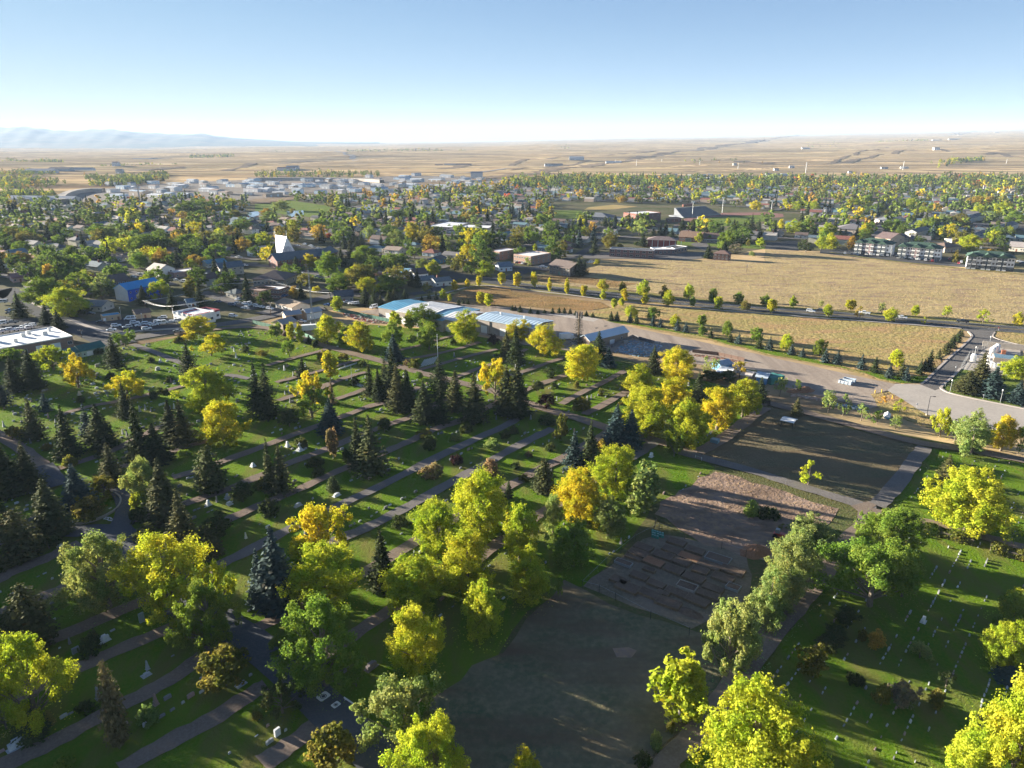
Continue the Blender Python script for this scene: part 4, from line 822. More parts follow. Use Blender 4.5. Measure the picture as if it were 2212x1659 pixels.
# ------------------------------------------------------------------ buildings
WIN = {}; BL = {}
def win_mesh(w, h, kind='window', pale=False):
    key = (round(w, 1), round(h, 1), kind, pale)
    if key not in WIN:
        mb = MB()
        if kind == 'window':
            mb.box(-w/2, w/2, -.05, .06, 0, .1).box(-w/2, w/2, -.05, .06, h-.1, h).box(-w/2, -w/2+.1, -.05, .06, .1, h-.1).box(w/2-.1, w/2, -.05, .06, .1, h-.1)
            if w > 1: mb.box(-.04, .04, -.04, .05, .1, h-.1)
            mb.box(-w/2+.1, w/2-.1, -.012, .05, .1, h-.1, 1)
            WIN[key] = mb.mesh('window', [M['trim'], M['glass']])
        elif kind == 'garage':
            for k in range(4): mb.box(-w/2, w/2, -.06, .05, k*h/4+.015, (k+1)*h/4-.015)
            WIN[key] = mb.mesh('garage_door', M['white'])
        else:
            mb.box(-w/2, w/2, -.05, .05, 0, h).box(w/2-.2, w/2-.1, -.09, -.05, h*.45, h*.5)
            WIN[key] = mb.mesh('door', M['paint'])
    return WIN[key]
def put(me, name, root, x, y, z, rz=0.0, col=None): return mesh_obj(name, me, root, (x, y, z), rz, col)
def gable(L, D, h, rh, o, th=.22, along='x'):
    mb = MB()
    if along == 'x':
        prof = [(-o, h - o*rh/(D/2)), (D/2, h + rh), (D + o, h - o*rh/(D/2)), (D + o, h - o*rh/(D/2) + th), (D/2, h + rh + th), (-o, h - o*rh/(D/2) + th)]
        vs = [(-o, y, z) for y, z in prof] + [(L + o, y, z) for y, z in prof]
    else:
        prof = [(-o, h - o*rh/(L/2)), (L/2, h + rh), (L + o, h - o*rh/(L/2)), (L + o, h - o*rh/(L/2) + th), (L/2, h + rh + th), (-o, h - o*rh/(L/2) + th)]
        vs = [(x, -o, z) for x, z in prof] + [(x, D + o, z) for x, z in prof]
    fs = [(0, 1, 4, 5), (1, 2, 3, 4), (6, 11, 10, 7), (7, 10, 9, 8)]
    for i in range(6): fs.append((i, i+6, (i+1) % 6 + 6, (i+1) % 6))
    return mb.add(vs, fs)
def hip(L, D, h, rh, o, th=.2):
    r = min(L, D) / 2 + o; mb = MB()
    if L >= D: R1, R2 = (D/2, D/2), (L - D/2, D/2)
    else: R1, R2 = (L/2, L/2), (L/2, D - L/2)
    b = [(-o, -o), (L+o, -o), (L+o, D+o), (-o, D+o)]
    vs = [(x, y, h - .1) for x, y in b] + [(x, y, h - .1 + th) for x, y in b] + [(*R1, h + rh), (*R2, h + rh)]
    top = [(4, 5, 9, 8), (5, 6, 9), (6, 7, 8, 9), (7, 4, 8)] if L >= D else [(4, 5, 8), (5, 6, 9, 8), (6, 7, 9), (7, 4, 8, 9)]
    return mb.add(vs, [(0, 3, 2, 1), (0, 1, 5, 4), (1, 2, 6, 5), (2, 3, 7, 6), (3, 0, 4, 7)] + top)
def bldw(name, cat, label, loc, rz, L, D, h, roof='gable', wall=(.5, .45, .38), roofc=(.2, .18, .17), rh=None, over=.45, nwin=3, ws=(1.3, 1.2), floors=1, sill=None,
         doors=(), side=1, chimney=0, along='x', group=None, roofm='roofing', par=.45, parc=None, back=0, u=None, detail=True, root=None):
    r = root if root is not None else empty(name, loc, rz)
    wm = M[wall] if isinstance(wall, str) else M['paint']; wc = None if isinstance(wall, str) else wall
    if rh is None: rh = (min(D, L) if roof == 'hip' else (D if along == 'x' else L)) * .2
    mb = MB()
    if roof == 'gable':
        if along == 'x':
            vs = [(x, y, z) for x in (0, L) for y, z in ((0, 0), (D, 0), (D, h), (D/2, h+rh), (0, h))]
        else:
            vs = [(x, y, z) for y in (0, D) for x, z in ((0, 0), (L, 0), (L, h), (L/2, h+rh), (0, h))]
        mb.add(vs, [(0, 1, 2, 3, 4), (9, 8, 7, 6, 5), (0, 5, 6, 1), (1, 6, 7, 2), (4, 9, 5, 0), (2, 7, 8, 3), (3, 8, 9, 4)])
    else: mb.box(0, L, 0, D, 0, h)
    mb.build('wall', wm, r, col=wc)
    if roof == 'gable': gable(L, D, h, rh, over, along=along).build('roof', M[roofm], r, col=roofc)
    elif roof == 'hip': hip(L, D, h, rh, over).build('roof', M[roofm], r, col=roofc)
    else:
        MB().box(.25, L-.25, .25, D-.25, h, h+.06).build('roof', M[roofm], r, col=roofc)
        if par: MB().box(-.05, L+.05, -.05, .25, h, h+par).box(-.05, L+.05, D-.25, D+.05, h, h+par).box(-.05, .25, .25, D-.25, h, h+par).box(L-.25, L+.05, .25, D-.25, h, h+par).build('parapet', M['paint'] if parc or wc else wm, r, col=parc or wc)
    if detail:
        fh = h / floors; sl = sill if sill is not None else max(.5, fh*.32)
        dx = [d[0] * L for d in doors]
        for fl in range(floors):
            for i in range(nwin):
                x = L * (i + .5) / nwin
                if fl == 0 and any(abs(x - q) < 1.0 + ws[0]/2 + d[1]/2 - .6 for q, d in zip(dx, doors)): continue
                put(win_mesh(*ws), 'window', r, x, -.0, fl*fh + sl)
            for i in range(side):
                y = D * (i + .5) / side
                put(win_mesh(*ws), 'window', r, 0, y, fl*fh + sl, -math.pi/2); put(win_mesh(*ws), 'window', r, L, y, fl*fh + sl, math.pi/2)
        for d in doors:
            kind = 'garage' if len(d) > 3 and d[3] == 'g' else 'door'
            put(win_mesh(d[1], d[2], kind), 'garage_door' if kind == 'garage' else 'door', r, d[0]*L, 0, .02, 0, None if kind == 'garage' else (d[3] if len(d) > 3 else (.25, .12, .08)))
        for k in range(chimney):
            MB().box(-.4, .4, -.4, .4, 0, rh + 1.3).box(-.47, .47, -.47, .47, rh + 1.3, rh + 1.45).build('chimney', M['brick_red'], r, (L*(.3 + .4*k), D*.5 + .5, h + .1))
    BL[r.name] = (L, D)
    c = Vector((math.cos(rz)*L/2 - math.sin(rz)*D/2, math.sin(rz)*L/2 + math.cos(rz)*D/2, 0)) + Vector(loc)
    if root is None:
        uu, vv, _ = proj(c)
        if label: tag(r, label, cat, group)
        else: want(r, None, uu, cat, group)
    n = max(1, int(max(L, D) // 8))
    for i in range(n + 1):
        for j in range(int(D // 8) + 1):
            fx = (i / max(1, n)) * L; fy = (j + .5) / (int(D // 8) + 1) * D
            OCC.append((loc[0] + math.cos(rz)*fx - math.sin(rz)*fy, loc[1] + math.sin(rz)*fx + math.cos(rz)*fy, 6.0))
    return r
def bld(name, cat, label, c, p0, p1, p2, h, side_of=1, **k):
    """three eave corners as read in one enlargement: near left, near right, far one (or a depth in metres)"""
    a, b = G(c, *p0, h), G(c, *p1, h); d = b - a; L = math.hypot(d.x, d.y); rz = math.atan2(d.y, d.x); nn = Vector((-d.y, d.x, 0)) / L
    D = p2 if isinstance(p2, (int, float)) else max(abs((G(c, *p2, h) - a).dot(nn)), 4.0)
    return bldw(name, cat, label, (a.x, a.y, 0), rz, L, D, h, **k)
CREAM, TAN, WHT, GRY = (.60, .54, .44), (.50, .38, .25), (.74, .73, .70), (.36, .35, .34)
BRN, SLATE, LBLUE, BLU = (.17, .12, .10), (.10, .125, .145), (.42, .54, .64), (.02, .22, .50)
# named buildings
b = bld('brick_works', 'building', 'long flat brick works with bright white membrane roof and garage doors', 'B0', (-330, 655), (628, 485), (480, 400), 4.8, roof='flat', wall='brick_tan', roofc=(.80, .79, .77), nwin=14, ws=(1.8, 1.5),
        doors=((.68, 3.4, 3.4, 'g'), (.83, 3.4, 3.2, 'g'), (.60, 1.1, 2.1, (.3, .15, .1)), (.76, 1.1, 2.1, (.12, .08, .07))), side=3, parc=(.70, .66, .62))
LB, DB = BL[b.name]
for x, y, w in ((.22, .3, 1.6), (.36, .55, 2.2), (.5, .3, 1.5), (.62, .6, 1.8), (.70, .75, 1.6), (.80, .45, 2.0), (.9, .7, 1.2)):
    x *= LB; y *= DB
    MB().box(0, w, 0, w*.8, 4.86, 5.9 + .2*w).box(w*.1, w*.9, w*.1, w*.7, 5.9 + .2*w, 6.1 + .2*w).build('roof_vent', M['trim'], b, (x, y, 0))
MB().box(LB*.72, LB*.72 + .3, .3, DB - .3, 4.87, 5.2).build('roof_divider', M['trim'], b)
bld('green_shed', 'shed', 'long low shed with dark green roof at cemetery edge, right half', 'B0', (702, 612), (905, 566), 7.0, 3.0, wall=(.40, .47, .40), roofc=(.035, .13, .115), rh=1.7, nwin=4, ws=(.9, .8), doors=((.35, 2.6, 2.2, 'g'),), side=1)
bld('green_shed', 'shed', 'lower teal-roofed shed joined to left end of green-roofed shed', 'B0', (575, 640), (698, 613), 7.0, 2.7, wall=(.42, .52, .50), roofc=(.05, .17, .16), rh=1.4, nwin=3, ws=(.9, .8), side=1)
bld('tan_hut', 'hut', 'small tan hut with flat blue roof behind car park', 'B0', (890, 312), (1045, 292), 6.0, 3.0, roof='flat', wall=TAN, roofc=(.06, .24, .38), par=.15, nwin=1, ws=(.8, .9), doors=((.08, 1.2, 2.1, (.8, .8, .8)), (.85, 1.0, 2.0, (.2, .12, .08))), side=1)
bld('tan_hut', 'hut', 'small tan hut with brown gable roof behind car park', 'B0', (1180, 290), (1305, 272), 6.5, 3.0, wall=TAN, roofc=(.13, .10, .09), rh=1.6, nwin=0, doors=((.6, 1.0, 2.0),), side=0)
d = bld('diner', 'restaurant', 'white restaurant with stepped red-trimmed parapet and flat roof beside street', 'B0', (1500, 285), (1680, 322), (1520, 215), 4.4, roof='flat', wall=WHT, roofc=(.72, .72, .72), nwin=5, ws=(1.6, 1.4), doors=((.5, 1.4, 2.2, (.3, .05, .05)),), side=3, par=1.0)
dl = bld('diner_wing', 'restaurant', 'right wing of white restaurant with dark red parapet trim', 'B0', (1690, 312), (1905, 262), 11.0, 4.0, roof='flat', wall=WHT, roofc=(.70, .70, .70), nwin=5, ws=(1.6, 1.4), doors=((.2, 1.4, 2.2, (.3, .05, .05)),), side=2, par=.9, parc=(.30, .04, .06))
for k in range(6): MB().box(0, .6, -.12, .12, 4.4, 6.0).build('parapet_post', M['white'], d, (k * 4.2, -.15, 0))
bl = bld('blue_building', 'building', 'tall gabled building wrapped in bright blue sheeting with blue roof', 'B0', (1103, 80), (1392, 24), 11.5, 7.0, wall=(.015, .10, .62), roofc=(.02, .27, .60), rh=3.0, over=.5, nwin=6, ws=(.9, 1.0), floors=2, side=0, roofm='metal_roof')
mb = MB(); mb.add([(-.08, 0, 0), (-.08, 11.5, 0), (-.08, 11.5, 7), (-.08, 5.75, 10), (-.08, 0, 7), (-.02, 0, 0), (-.02, 11.5, 0), (-.02, 11.5, 7), (-.02, 5.75, 10), (-.02, 0, 7)], [(4, 3, 2, 1, 0), (0, 1, 6, 5), (4, 0, 5, 9), (1, 2, 7, 6)]); mb.build('gable_wall', M['trim'], bl)
bld('maintenance_shed', 'shed', 'open-fronted tan shed with grey roof behind lattice mast', 'B1', (266, 302), (400, 285), (240, 281), 3.6, wall=TAN, roofc=(.30, .33, .36), rh=1.3, nwin=0, doors=((.2, 3.2, 2.9, (.20, .16, .13)), (.52, 3.6, 2.9, (.01, .01, .012)), (.83, 3.2, 2.9, (.22, .18, .15))), side=0, roofm='metal_roof')  # middle door is a near-black panel painting the shade inside the open front
bld('maintenance_shed', 'shed', 'tan shed with three white garage doors beside lattice mast', 'B1', (450, 282), (574, 260), (401, 267), 3.8, wall=TAN, roofc=(.33, .37, .41), rh=1.5, nwin=0, doors=((.18, 3.4, 3.2, 'g'), (.5, 3.4, 3.2, 'g'), (.82, 3.4, 3.2, 'g')), side=0, roofm='metal_roof')
bld('maintenance_shed', 'shed', 'large tan garage with plain grey roof nearest cemetery fence', 'B1', (240, 378), (357, 348), (182, 352), 3.6, wall=(.52, .42, .31), roofc=(.27, .27, .27), rh=1.6, nwin=0, doors=((.2, 3.2, 3.0, (.02, .02, .02)), (.8, 2.6, 2.6, 'g')), side=0, roofm='metal_roof')
bld('ranch_house', 'house', 'long tan-roofed ranch house with blue front gable above maintenance sheds', 'B1', (175, 193), (318, 238), 11, 3.0, wall=(.66, .62, .56), roofc=(.27, .20, .14), rh=2.0, nwin=5, doors=((.9, 1.0, 2.1),), side=1)
bld('ranch_house', 'house', 'blue-walled garage gable facing sheds at end of tan-roofed house', 'B1', (322, 224), (417, 209), 11, 3.0, wall=(.10, .20, .30), roofc=(.27, .20, .14), rh=2.0, along='y', nwin=0, doors=((.5, 6.0, 2.4, (.02, .03, .04)),), side=0)
# long warehouse in stepped sections
WH = empty('warehouse', G('B1', 1500, 420)); tag(WH, 'long taupe warehouse of stepped sections with pale blue and white metal roofs', 'warehouse')
secs = [((205, 257), (372, 294), (660, 207), 6.0, (.12, .34, .50)), ((372, 295), (640, 356), (850, 226), 6.2, (.70, .69, .68)), ((640, 357), (800, 394), (1010, 252), 5.8, (.16, .33, .46)),
        ((800, 366), (905, 400), (1180, 302), 6.0, (.70, .68, .67)), ((1133, 366), (1690, 462), (1935, 396), 6.5, (.46, .58, .68))]
for i, (p0, p1, p2, h, rc) in enumerate(secs):
    f = lambda q: G('B1', 885 + .9*q[0], .9*q[1], h)
    a, bq, cq = f(p0), f(p1), f(p2)
    if i < 4: e = f((1690, 462)) - f((1133, 366)); e.z = 0; e.normalize(); bq = a + e * (bq - a).length
    dd = bq - a; L = math.hypot(dd.x, dd.y); rz = math.atan2(dd.y, dd.x); nn = Vector((-dd.y, dd.x, 0)) / L
    D = max(18, min(60, (cq - a).dot(nn)))
    sec = mesh_obj('section', MB().box(0, L, 0, D, 0, h).mesh('section', M['paint']), WH, (a.x - WH.location.x, a.y - WH.location.y, 0), rz, (.36, .31, .27))
    gable(L, D, h + .02, 1.1, .25).build('roof', M['metal_roof'], sec, col=rc)
    sm_ = MB(); slope = 1.1 / (D/2)
    for x in np.arange(1.5, L, 2.2): sm_.add([(x-.09, 0, h+.26), (x+.09, 0, h+.26), (x+.09, D/2, h+1.36), (x-.09, D/2, h+1.36), (x-.09, D, h+.26), (x+.09, D, h+.26), (x-.09, 0, h+.33), (x+.09, 0, h+.33), (x+.09, D/2, h+1.44), (x-.09, D/2, h+1.44), (x-.09, D, h+.33), (x+.09, D, h+.33)], [(6, 7, 8, 9), (9, 8, 11, 10), (0, 6, 9, 3), (1, 2, 8, 7), (3, 9, 10, 4), (2, 5, 11, 8), (0, 1, 7, 6), (4, 10, 11, 5)])
    sm_.build('roof_seams', M['metal_roof'], sec, col=tuple(k_*.72 for k_ in rc))['kind'] = 'stuff'
    nd = max(1, int(L // 9))
    for k in range(nd):
        x = L * (k + .5) / nd
        put(win_mesh(3.6, 3.8, 'garage'), 'garage_door', sec, x, 0, .02)
        MB().box(-.15, .15, -.25, .0, 0, h - .2).build('post', M['paint'], sec, (x + 3.4, 0, 0), col=(.28, .23, .20))
    for k in range(int(L // 14)):
        MB().tube([(0, 0, h), (0, 0, h + 1.9)], [.35, .35], 8).tube([(0, 0, h + 1.9), (0, 0, h + 2.3)], [.6, .5], 8).build('roof_vent', M['white'], sec, (8 + 14*k, D*.6, 0))
    for x in np.arange(0, L + 1, 8.0):
        for y in np.arange(0, D + 1, 8.0): OCC.append((a.x + math.cos(rz)*x - math.sin(rz)*y, a.y + math.sin(rz)*x + math.cos(rz)*y, 6))
w = bld('workshop', 'workshop', 'brown workshop with pale blue metal roof beside storage yard', 'B2', (690, 520), (1022, 441), (632, 487), 4.3, wall=(.28, .21, .16), roofc=(.50, .60, .68), rh=1.9, over=.5, nwin=3, ws=(1.0, 1.2), doors=((.56, 2.0, 2.3, (.75, .75, .73)), (.62, 1.0, 2.2, (.7, .7, .7)), (.3, 1.0, 2.1, (.3, .2, .15))), side=0, roofm='metal_roof')
for x in (.55, .8): MB().box(0, 1.6, 0, .9, 0, .1).build('skylight', M['dark'], w, (x*24, 9.0, 5.9))
bld('yard_hut', 'hut', 'small blue hut with grey roof in storage yard by gravel road', 'B2', (1830, 735), (1925, 715), 5, 2.6, wall=(.10, .26, .45), roofc=(.3, .36, .42), rh=1.0, nwin=2, ws=(.8, .8), side=0)
st = bld('striped_shed', 'shed', 'white shed with orange vertical stripes and pale roof in yard', 'B2', (1790, 790), (1895, 812), 8, 2.8, wall=(.70, .66, .60), roofc=(.66, .68, .70), rh=1.0, nwin=0, side=0, roofm='metal_roof')
for k in range(9): MB().box(0, .28, -.06, 0, 0, 2.7).build('stripe', M['paint'], st, (.2 + k*.75, 0, 0), col=(.55, .22, .06))
bld('tan_shed', 'shed', 'low tan shed with pale roof right of striped shed', 'B2', (2005, 815), (2085, 830), 6, 2.6, wall=(.45, .33, .26), roofc=(.60, .52, .46), rh=.8, nwin=0, side=0)
bld('blue_shed', 'shed', 'blue-sided shed half hidden behind spruce at yard edge', 'B2', (2135, 830), (2225, 845), 6, 2.8, wall=(.12, .28, .50), roofc=(.45, .52, .58), rh=1.0, nwin=0, side=0)
for i, (x0, y0, x1, y1) in enumerate(((55, 850, 170, 825), (20, 830, 110, 812))):
    bld('green_container', 'container', ['green shipping container at right end of storage yard', 'green shipping container behind the other one'][i], 'B3', (x0, y0), (x1, y1), 2.5, 2.6, roof='flat', wall=(.04, .20, .17), roofc=(.06, .24, .21), par=.05, nwin=0, side=0, detail=False)
# church with sail-shaped tower
hall = bld('church_hall', 'church', 'red brick church hall with dark slate gable roof under the white tower', 'A1', (190, 1264), (595, 1216), 13.5, 6.2, wall='brick_red', roofc=SLATE, rh=4.2, over=.7, nwin=14, ws=(1.4, 1.3), floors=2, side=2, chimney=0)
MB().box(0, 1.9, -1.2, -.01, 0, 8.4).build('chimney', M['brick_red'], hall, (24, 0, 0))
bld('church_annex', 'church', 'low brick annex with slate roof at right end of church hall', 'A1', (600, 1222), (715, 1180), 12, 5.2, wall='brick_red', roofc=SLATE, rh=3.6, over=.7, nwin=5, ws=(1.3, 1.2), side=1)
def z8(x, y): return 'A1', 66 + .37*x, 885 + .37*y
TY = G(*z8(560, 1040)).y
def t8(x, y, dy): return at_dist(*uv(*z8(x, y)), TY + dy)
T1, T2 = t8(290, 420, 21), t8(560, 460, 3); B1_, B2_ = t8(385, 985, 0), t8(870, 950, 3); B3_ = t8(328, 970, 17); B4_ = B3_ + (B2_ - B1_) * .95 + Vector((0, 5, 0))
for q in (B1_, B2_, B3_, B4_): q.z = 0
tw = empty('church_tower', (B1_.x, B1_.y, 0)); tag(tw, 'tall white sail-shaped church tower with round rose window', 'church tower')
V8 = [q - Vector((B1_.x, B1_.y, 0)) for q in (B1_, B2_, B4_, B3_, T2, T1)]
MB().add(V8, [(0, 1, 4), (1, 2, 4), (2, 5, 4), (2, 3, 5), (3, 0, 4, 5), (3, 2, 1, 0)]).build('tower_shell', M['white'], tw)
n8 = (V8[1] - V8[0]).cross(V8[4] - V8[0]).normalized(); n8 = n8 if n8.y < 0 else -n8
def on_face(px, py):
    d = ray(*uv(*z8(px, py))); o = Vector((0, 0, CAM_H)); t = (B1_ - o).dot(n8) / d.dot(n8); return o + d * t
c8 = on_face(595, 772); r8 = (on_face(595, 680) - on_face(595, 864)).length / 2
e1 = (V8[1] - V8[0]).normalized(); e2 = n8.cross(e1).normalized()
mb = MB(); mbd = MB(); K = 32
def disc(mbx, ra, rb, off):
    vs = []
    for k in range(K):
        a = 2*math.pi*k/K; dirv = e1*math.cos(a) + e2*math.sin(a)
        vs += [c8 + dirv*ra + n8*off, c8 + dirv*rb + n8*off, c8 + dirv*ra, c8 + dirv*rb]
    fs = []
    for k in range(K):
        a, bq = 4*k, 4*((k+1) % K); fs += [(a, bq, bq+1, a+1), (a, a+2, bq+2, bq), (a+1, bq+1, bq+3, a+3)]
    mbx.add([q - tw.location for q in vs], fs)
disc(mbd, .02, r8*.98, .04); disc(mb, r8*.92, r8*1.02, .25); disc(mb, r8*.12, r8*.2, .22)
for k in range(12):
    a = 2*math.pi*k/12; dirv = e1*math.cos(a) + e2*math.sin(a); pv = n8.cross(dirv)*.11
    q0, q1 = c8 + dirv*r8*.2 - tw.location, c8 + dirv*r8*.92 - tw.location; o = n8*.2
    mb.add([q0-pv+o, q0+pv+o, q1+pv+o, q1-pv+o, q0-pv, q0+pv, q1+pv, q1-pv], [(0, 1, 2, 3), (0, 4, 5, 1), (2, 6, 7, 3), (1, 5, 6, 2), (3, 7, 4, 0)])
    e = c8 + dirv*r8*.72 - tw.location; tt = 8
    vs = []
    for j in range(tt):
        aj = 2*math.pi*j/tt; dj = e1*math.cos(aj) + e2*math.sin(aj); vs += [e + dj*r8*.17 + n8*.18, e + dj*r8*.12 + n8*.18]
    mb.add(vs, [(2*j, 2*((j+1) % tt), 2*((j+1) % tt)+1, 2*j+1) for j in range(tt)])
rw = mbd.build('rose_window', flat_mat('rose_glass', (.30, .33, .36), .3), tw); mb.build('tracery', M['white'], rw)
for T, top in ((T1, t8(283, 285, 21)), (T2, t8(545, 312, 3))):
    MB().tube([tuple(T - tw.location), tuple(Vector((T.x, T.y, top.z)) - tw.location)], [.16, .10], 6).build('spire', M['white'], tw)
# three apartment blocks
GRN = (.045, .085, .062); CHAR = (.055, .07, .085)
def zA3(x, y): return 663.6 + .714*x, 951 + .714*y
for i, (x0, y0, x1, y1) in enumerate(((188, 212, 608, 244), (712, 262, 1212, 298), (1550, 378, 2112, 412))):
    h = 9.6
    a = bld('apartment_block', 'apartment block', ['first white and charcoal apartment block with green roof, left of three', 'middle white and charcoal apartment block with green roof above car park', 'right white and charcoal apartment block with green roof and arched entrance'][i],
            'A3', zA3(x0, y0), zA3(x1, y1), 15.0, h, roof='hip', wall=(.78, .78, .78), roofc=GRN, rh=3.4, over=.8, nwin=0, side=3, floors=3, ws=(1.5, 1.5), group='white apartment blocks above the field')
    A0_, A1_ = G('A3', *zA3(x0, y0), h), G('A3', *zA3(x1, y1), h); L = math.hypot(A1_.x - A0_.x, A1_.y - A0_.y)
    MB().box(-.06, L+.06, -.1, 0, 0, 3.0).build('base_band', M['paint'], a, col=CHAR)
    nb = 3
    for k in range(nb):
        cx = L * (k + .5) / nb
        bay = MB().box(-2.7, 2.7, -1.6, -.1, 0, h).build('bay', M['paint'], a, (cx - L*.1, 0, 0), col=CHAR if k % 2 == 0 or i == 2 else (.30, .22, .22))
        for fl in range(3):
            for sx in (-1.7, 1.7):
                bal = MB().box(-1.2, 1.2, -1.0, 0, 0, .12).box(-1.2, 1.2, -1.0, -.92, .12, 1.0).build('balcony', M['trim'], bay, (sx, -1.6, fl*3.15 + .35))
                put(win_mesh(1.6, 1.9), 'window', bay, sx, -1.6, fl*3.15 + .7)
        pr = MB().add([(-4, -2.1, h-.2), (4, -2.1, h-.2), (0, -2.1, h+2.5), (-4, 6, h-.2), (4, 6, h-.2), (0, 6, h+2.5)], [(0, 1, 2), (0, 2, 5, 3), (2, 1, 4, 5), (0, 3, 4, 1)]).build('gable_roof', M['roofing'], bay, (0, 0, 0), col=GRN)
        for fl in range(3):
            for sx in (-5.2, 4.4, 6.4):
                if 1 < cx - L*.1 + sx < L - 1: put(win_mesh(1.4, 1.5), 'window', a, cx - L*.1 + sx, -.1 if fl == 0 else 0, fl*3.15 + 1.0)
    if i == 2:
        MB().box(-2, -1.3, -2, 0, 0, 4).box(1.3, 2, -2, 0, 0, 4).add([(-2, -2, 4), (2, -2, 4), (1.2, -2, 5.6), (-1.2, -2, 5.6), (-2, 0, 4), (2, 0, 4), (1.2, 0, 5.6), (-1.2, 0, 5.6)], [(0, 1, 2, 3), (3, 2, 6, 7), (0, 3, 7, 4), (1, 5, 6, 2)]).build('entrance_arch', M['paint'], a, (3.5, 0, 0), col=(.16, .16, .17))
# motel, chapel and school
def z7(x, y): return 331.8 + .75*x, 730 + .75*y
bld('motel', 'motel', 'two-storey dark brick motel block with white window rows and pale roof edge', 'A2', z7(708, 578), z7(1216, 602), 9, 6.0, roof='flat', wall=(.16, .09, .085), roofc=(.10, .085, .08), parc=(.72, .72, .74), par=.5, nwin=7, ws=(3.0, 1.5), floors=2, side=1)
bld('motel_wing', 'motel', 'flat white-edged wing right of the dark brick motel block', 'A2', z7(1225, 588), z7(1470, 585), 13, 4.0, roof='flat', wall=(.18, .11, .10), roofc=(.66, .64, .62), parc=(.74, .73, .72), nwin=5, ws=(2.0, 1.6), side=1)
bld('motel_lobby', 'motel', 'dark-roofed glazed lobby with white rim at right end of motel', 'A2', z7(1455, 580), z7(1605, 553), 12, 4.2, roof='flat', wall=(.24, .16, .13), roofc=(.06, .06, .065), parc=(.74, .73, .72), nwin=4, ws=(2.2, 2.2), side=2)
ch = bld('columned_hall', 'hall', 'red-walled hall with white columns and brown roof behind motel', 'A2', z7(1150, 470), z7(1472, 482), 14, 6.0, roof='hip', wall=(.25, .06, .055), roofc=(.19, .14, .13), rh=2.6, over=1.4, nwin=0, side=0)
for k in range(6): MB().box(-.22, .22, -.5, -.05, 0, 6).build('column', M['trim'], ch, (4 + k*5.0, 0, 0))
bld('school_gym', 'gymnasium', 'tall red brick school gymnasium with flat white roof', 'A2', z7(868, 158), z7(1040, 178), (z7(1200, 148)), 9.5, roof='flat', wall='brick_red', roofc=(.70, .69, .68), nwin=9, ws=(.8, 1.6), sill=5.8, side=4)
bld('school_block', 'school', 'long grey-roofed school block left of the red gymnasium', 'A2', z7(382, 200), z7(690, 215), 26, 5.0, roof='hip', wall=(.20, .22, .24), roofc=(.16, .17, .19), rh=4, nwin=9, ws=(2.0, 1.8), side=2)
bld('school_block', 'school', 'low grey school link between long block and red gymnasium', 'A2', z7(700, 222), z7(860, 232), 20, 4.2, roof='flat', wall=(.22, .26, .28), roofc=(.22, .24, .27), nwin=6, ws=(1.8, 1.6), side=1)
M['stand'] = flat_mat('stand', (.17, .18, .20), .8)
gs = bld('grandstand', 'stadium', 'grey concrete grandstand sloping up beside the school sports field', 'A2', z7(1560, 205), z7(1990, 170), 24, 1.5, roof='flat', wall=(.20, .21, .23), roofc=(.2, .21, .23), par=0, nwin=0, side=0, detail=False)
L = 0.0
A0_, A1_ = G('A2', *z7(1560, 205), 1.5), G('A2', *z7(1990, 170), 1.5); L = math.hypot(A1_.x - A0_.x, A1_.y - A0_.y)
for k in range(9): MB().box(L*.03*k*.4, L - L*.03*k*.4, 2 + k*2.2, 4.2 + k*2.2, 1.6, 2.2 + k*1.0).build('seating_tier', M['stand'], gs)
MB().box(L*.3, L*.55, 20, 22, 11, 14).build('press_box', M['brick_red'], gs)
bld('ticket_house', 'building', 'small red brick ticket house with tan roof near grandstand', 'A2', z7(1430, 232), z7(1538, 220), 9, 4, roof='hip', wall='brick_red', roofc=(.32, .18, .12), nwin=2, side=1)
bld('brown_home', 'building', 'long brick building with brown tiled roof behind motel car park', 'A2', z7(1512, 432), z7(1760, 447), 16, 4.6, wall='brick_red', roofc=(.22, .14, .095), rh=4.2, over=.8, nwin=8, ws=(1.5, 1.4), side=2, chimney=1)
bld('brown_home', 'building', 'brown-roofed brick building right of the long brick one', 'A2', z7(1765, 445), z7(2010, 455), 16, 4.4, wall='brick_red', roofc=(.20, .13, .095), rh=3.8, over=.8, nwin=8, ws=(1.5, 1.4), side=2, chimney=1)
bld('canopy', 'canopy', 'long pale blue flat canopy in front of brown-roofed buildings', 'A2', z7(1580, 455), z7(1965, 472), 5, 3.2, roof='flat', wall=(.22, .20, .19), roofc=(.42, .56, .70), par=.12, parc=(.6, .68, .75), nwin=8, ws=(1.6, 1.4), side=0)
bld('corner_house', 'house', 'small square brick house with brown hip roof alone beside field', 'A2', z7(1912, 628), z7(2085, 640), 9, 5.0, roof='hip', wall='brick_brown', roofc=(.19, .12, .10), rh=2.4, nwin=4, floors=2, ws=(1.2, 1.1), side=1, chimney=1)
bld('apartment_house', 'apartment house', 'brown-roofed apartment house with green gables and dark balconies by highway', 'A2', (340, 1302), (515, 1330), 16, 6.0, wall=(.20, .17, .14), roofc=(.15, .115, .10), rh=3.2, over=1.0, nwin=6, floors=2, ws=(1.6, 1.6), side=2, doors=((.5, 2.0, 2.4, (.12, .2, .16)),))
bld('brick_apartments', 'apartment house', 'flat brick apartments with dark mansard bays and white roof', 'A2', (30, 1212), (180, 1232), (265, 1190), 6.5, roof='flat', wall='brick_tan', roofc=(.70, .66, .63), parc=(.42, .28, .22), nwin=7, floors=2, ws=(1.3, 1.6), side=4)
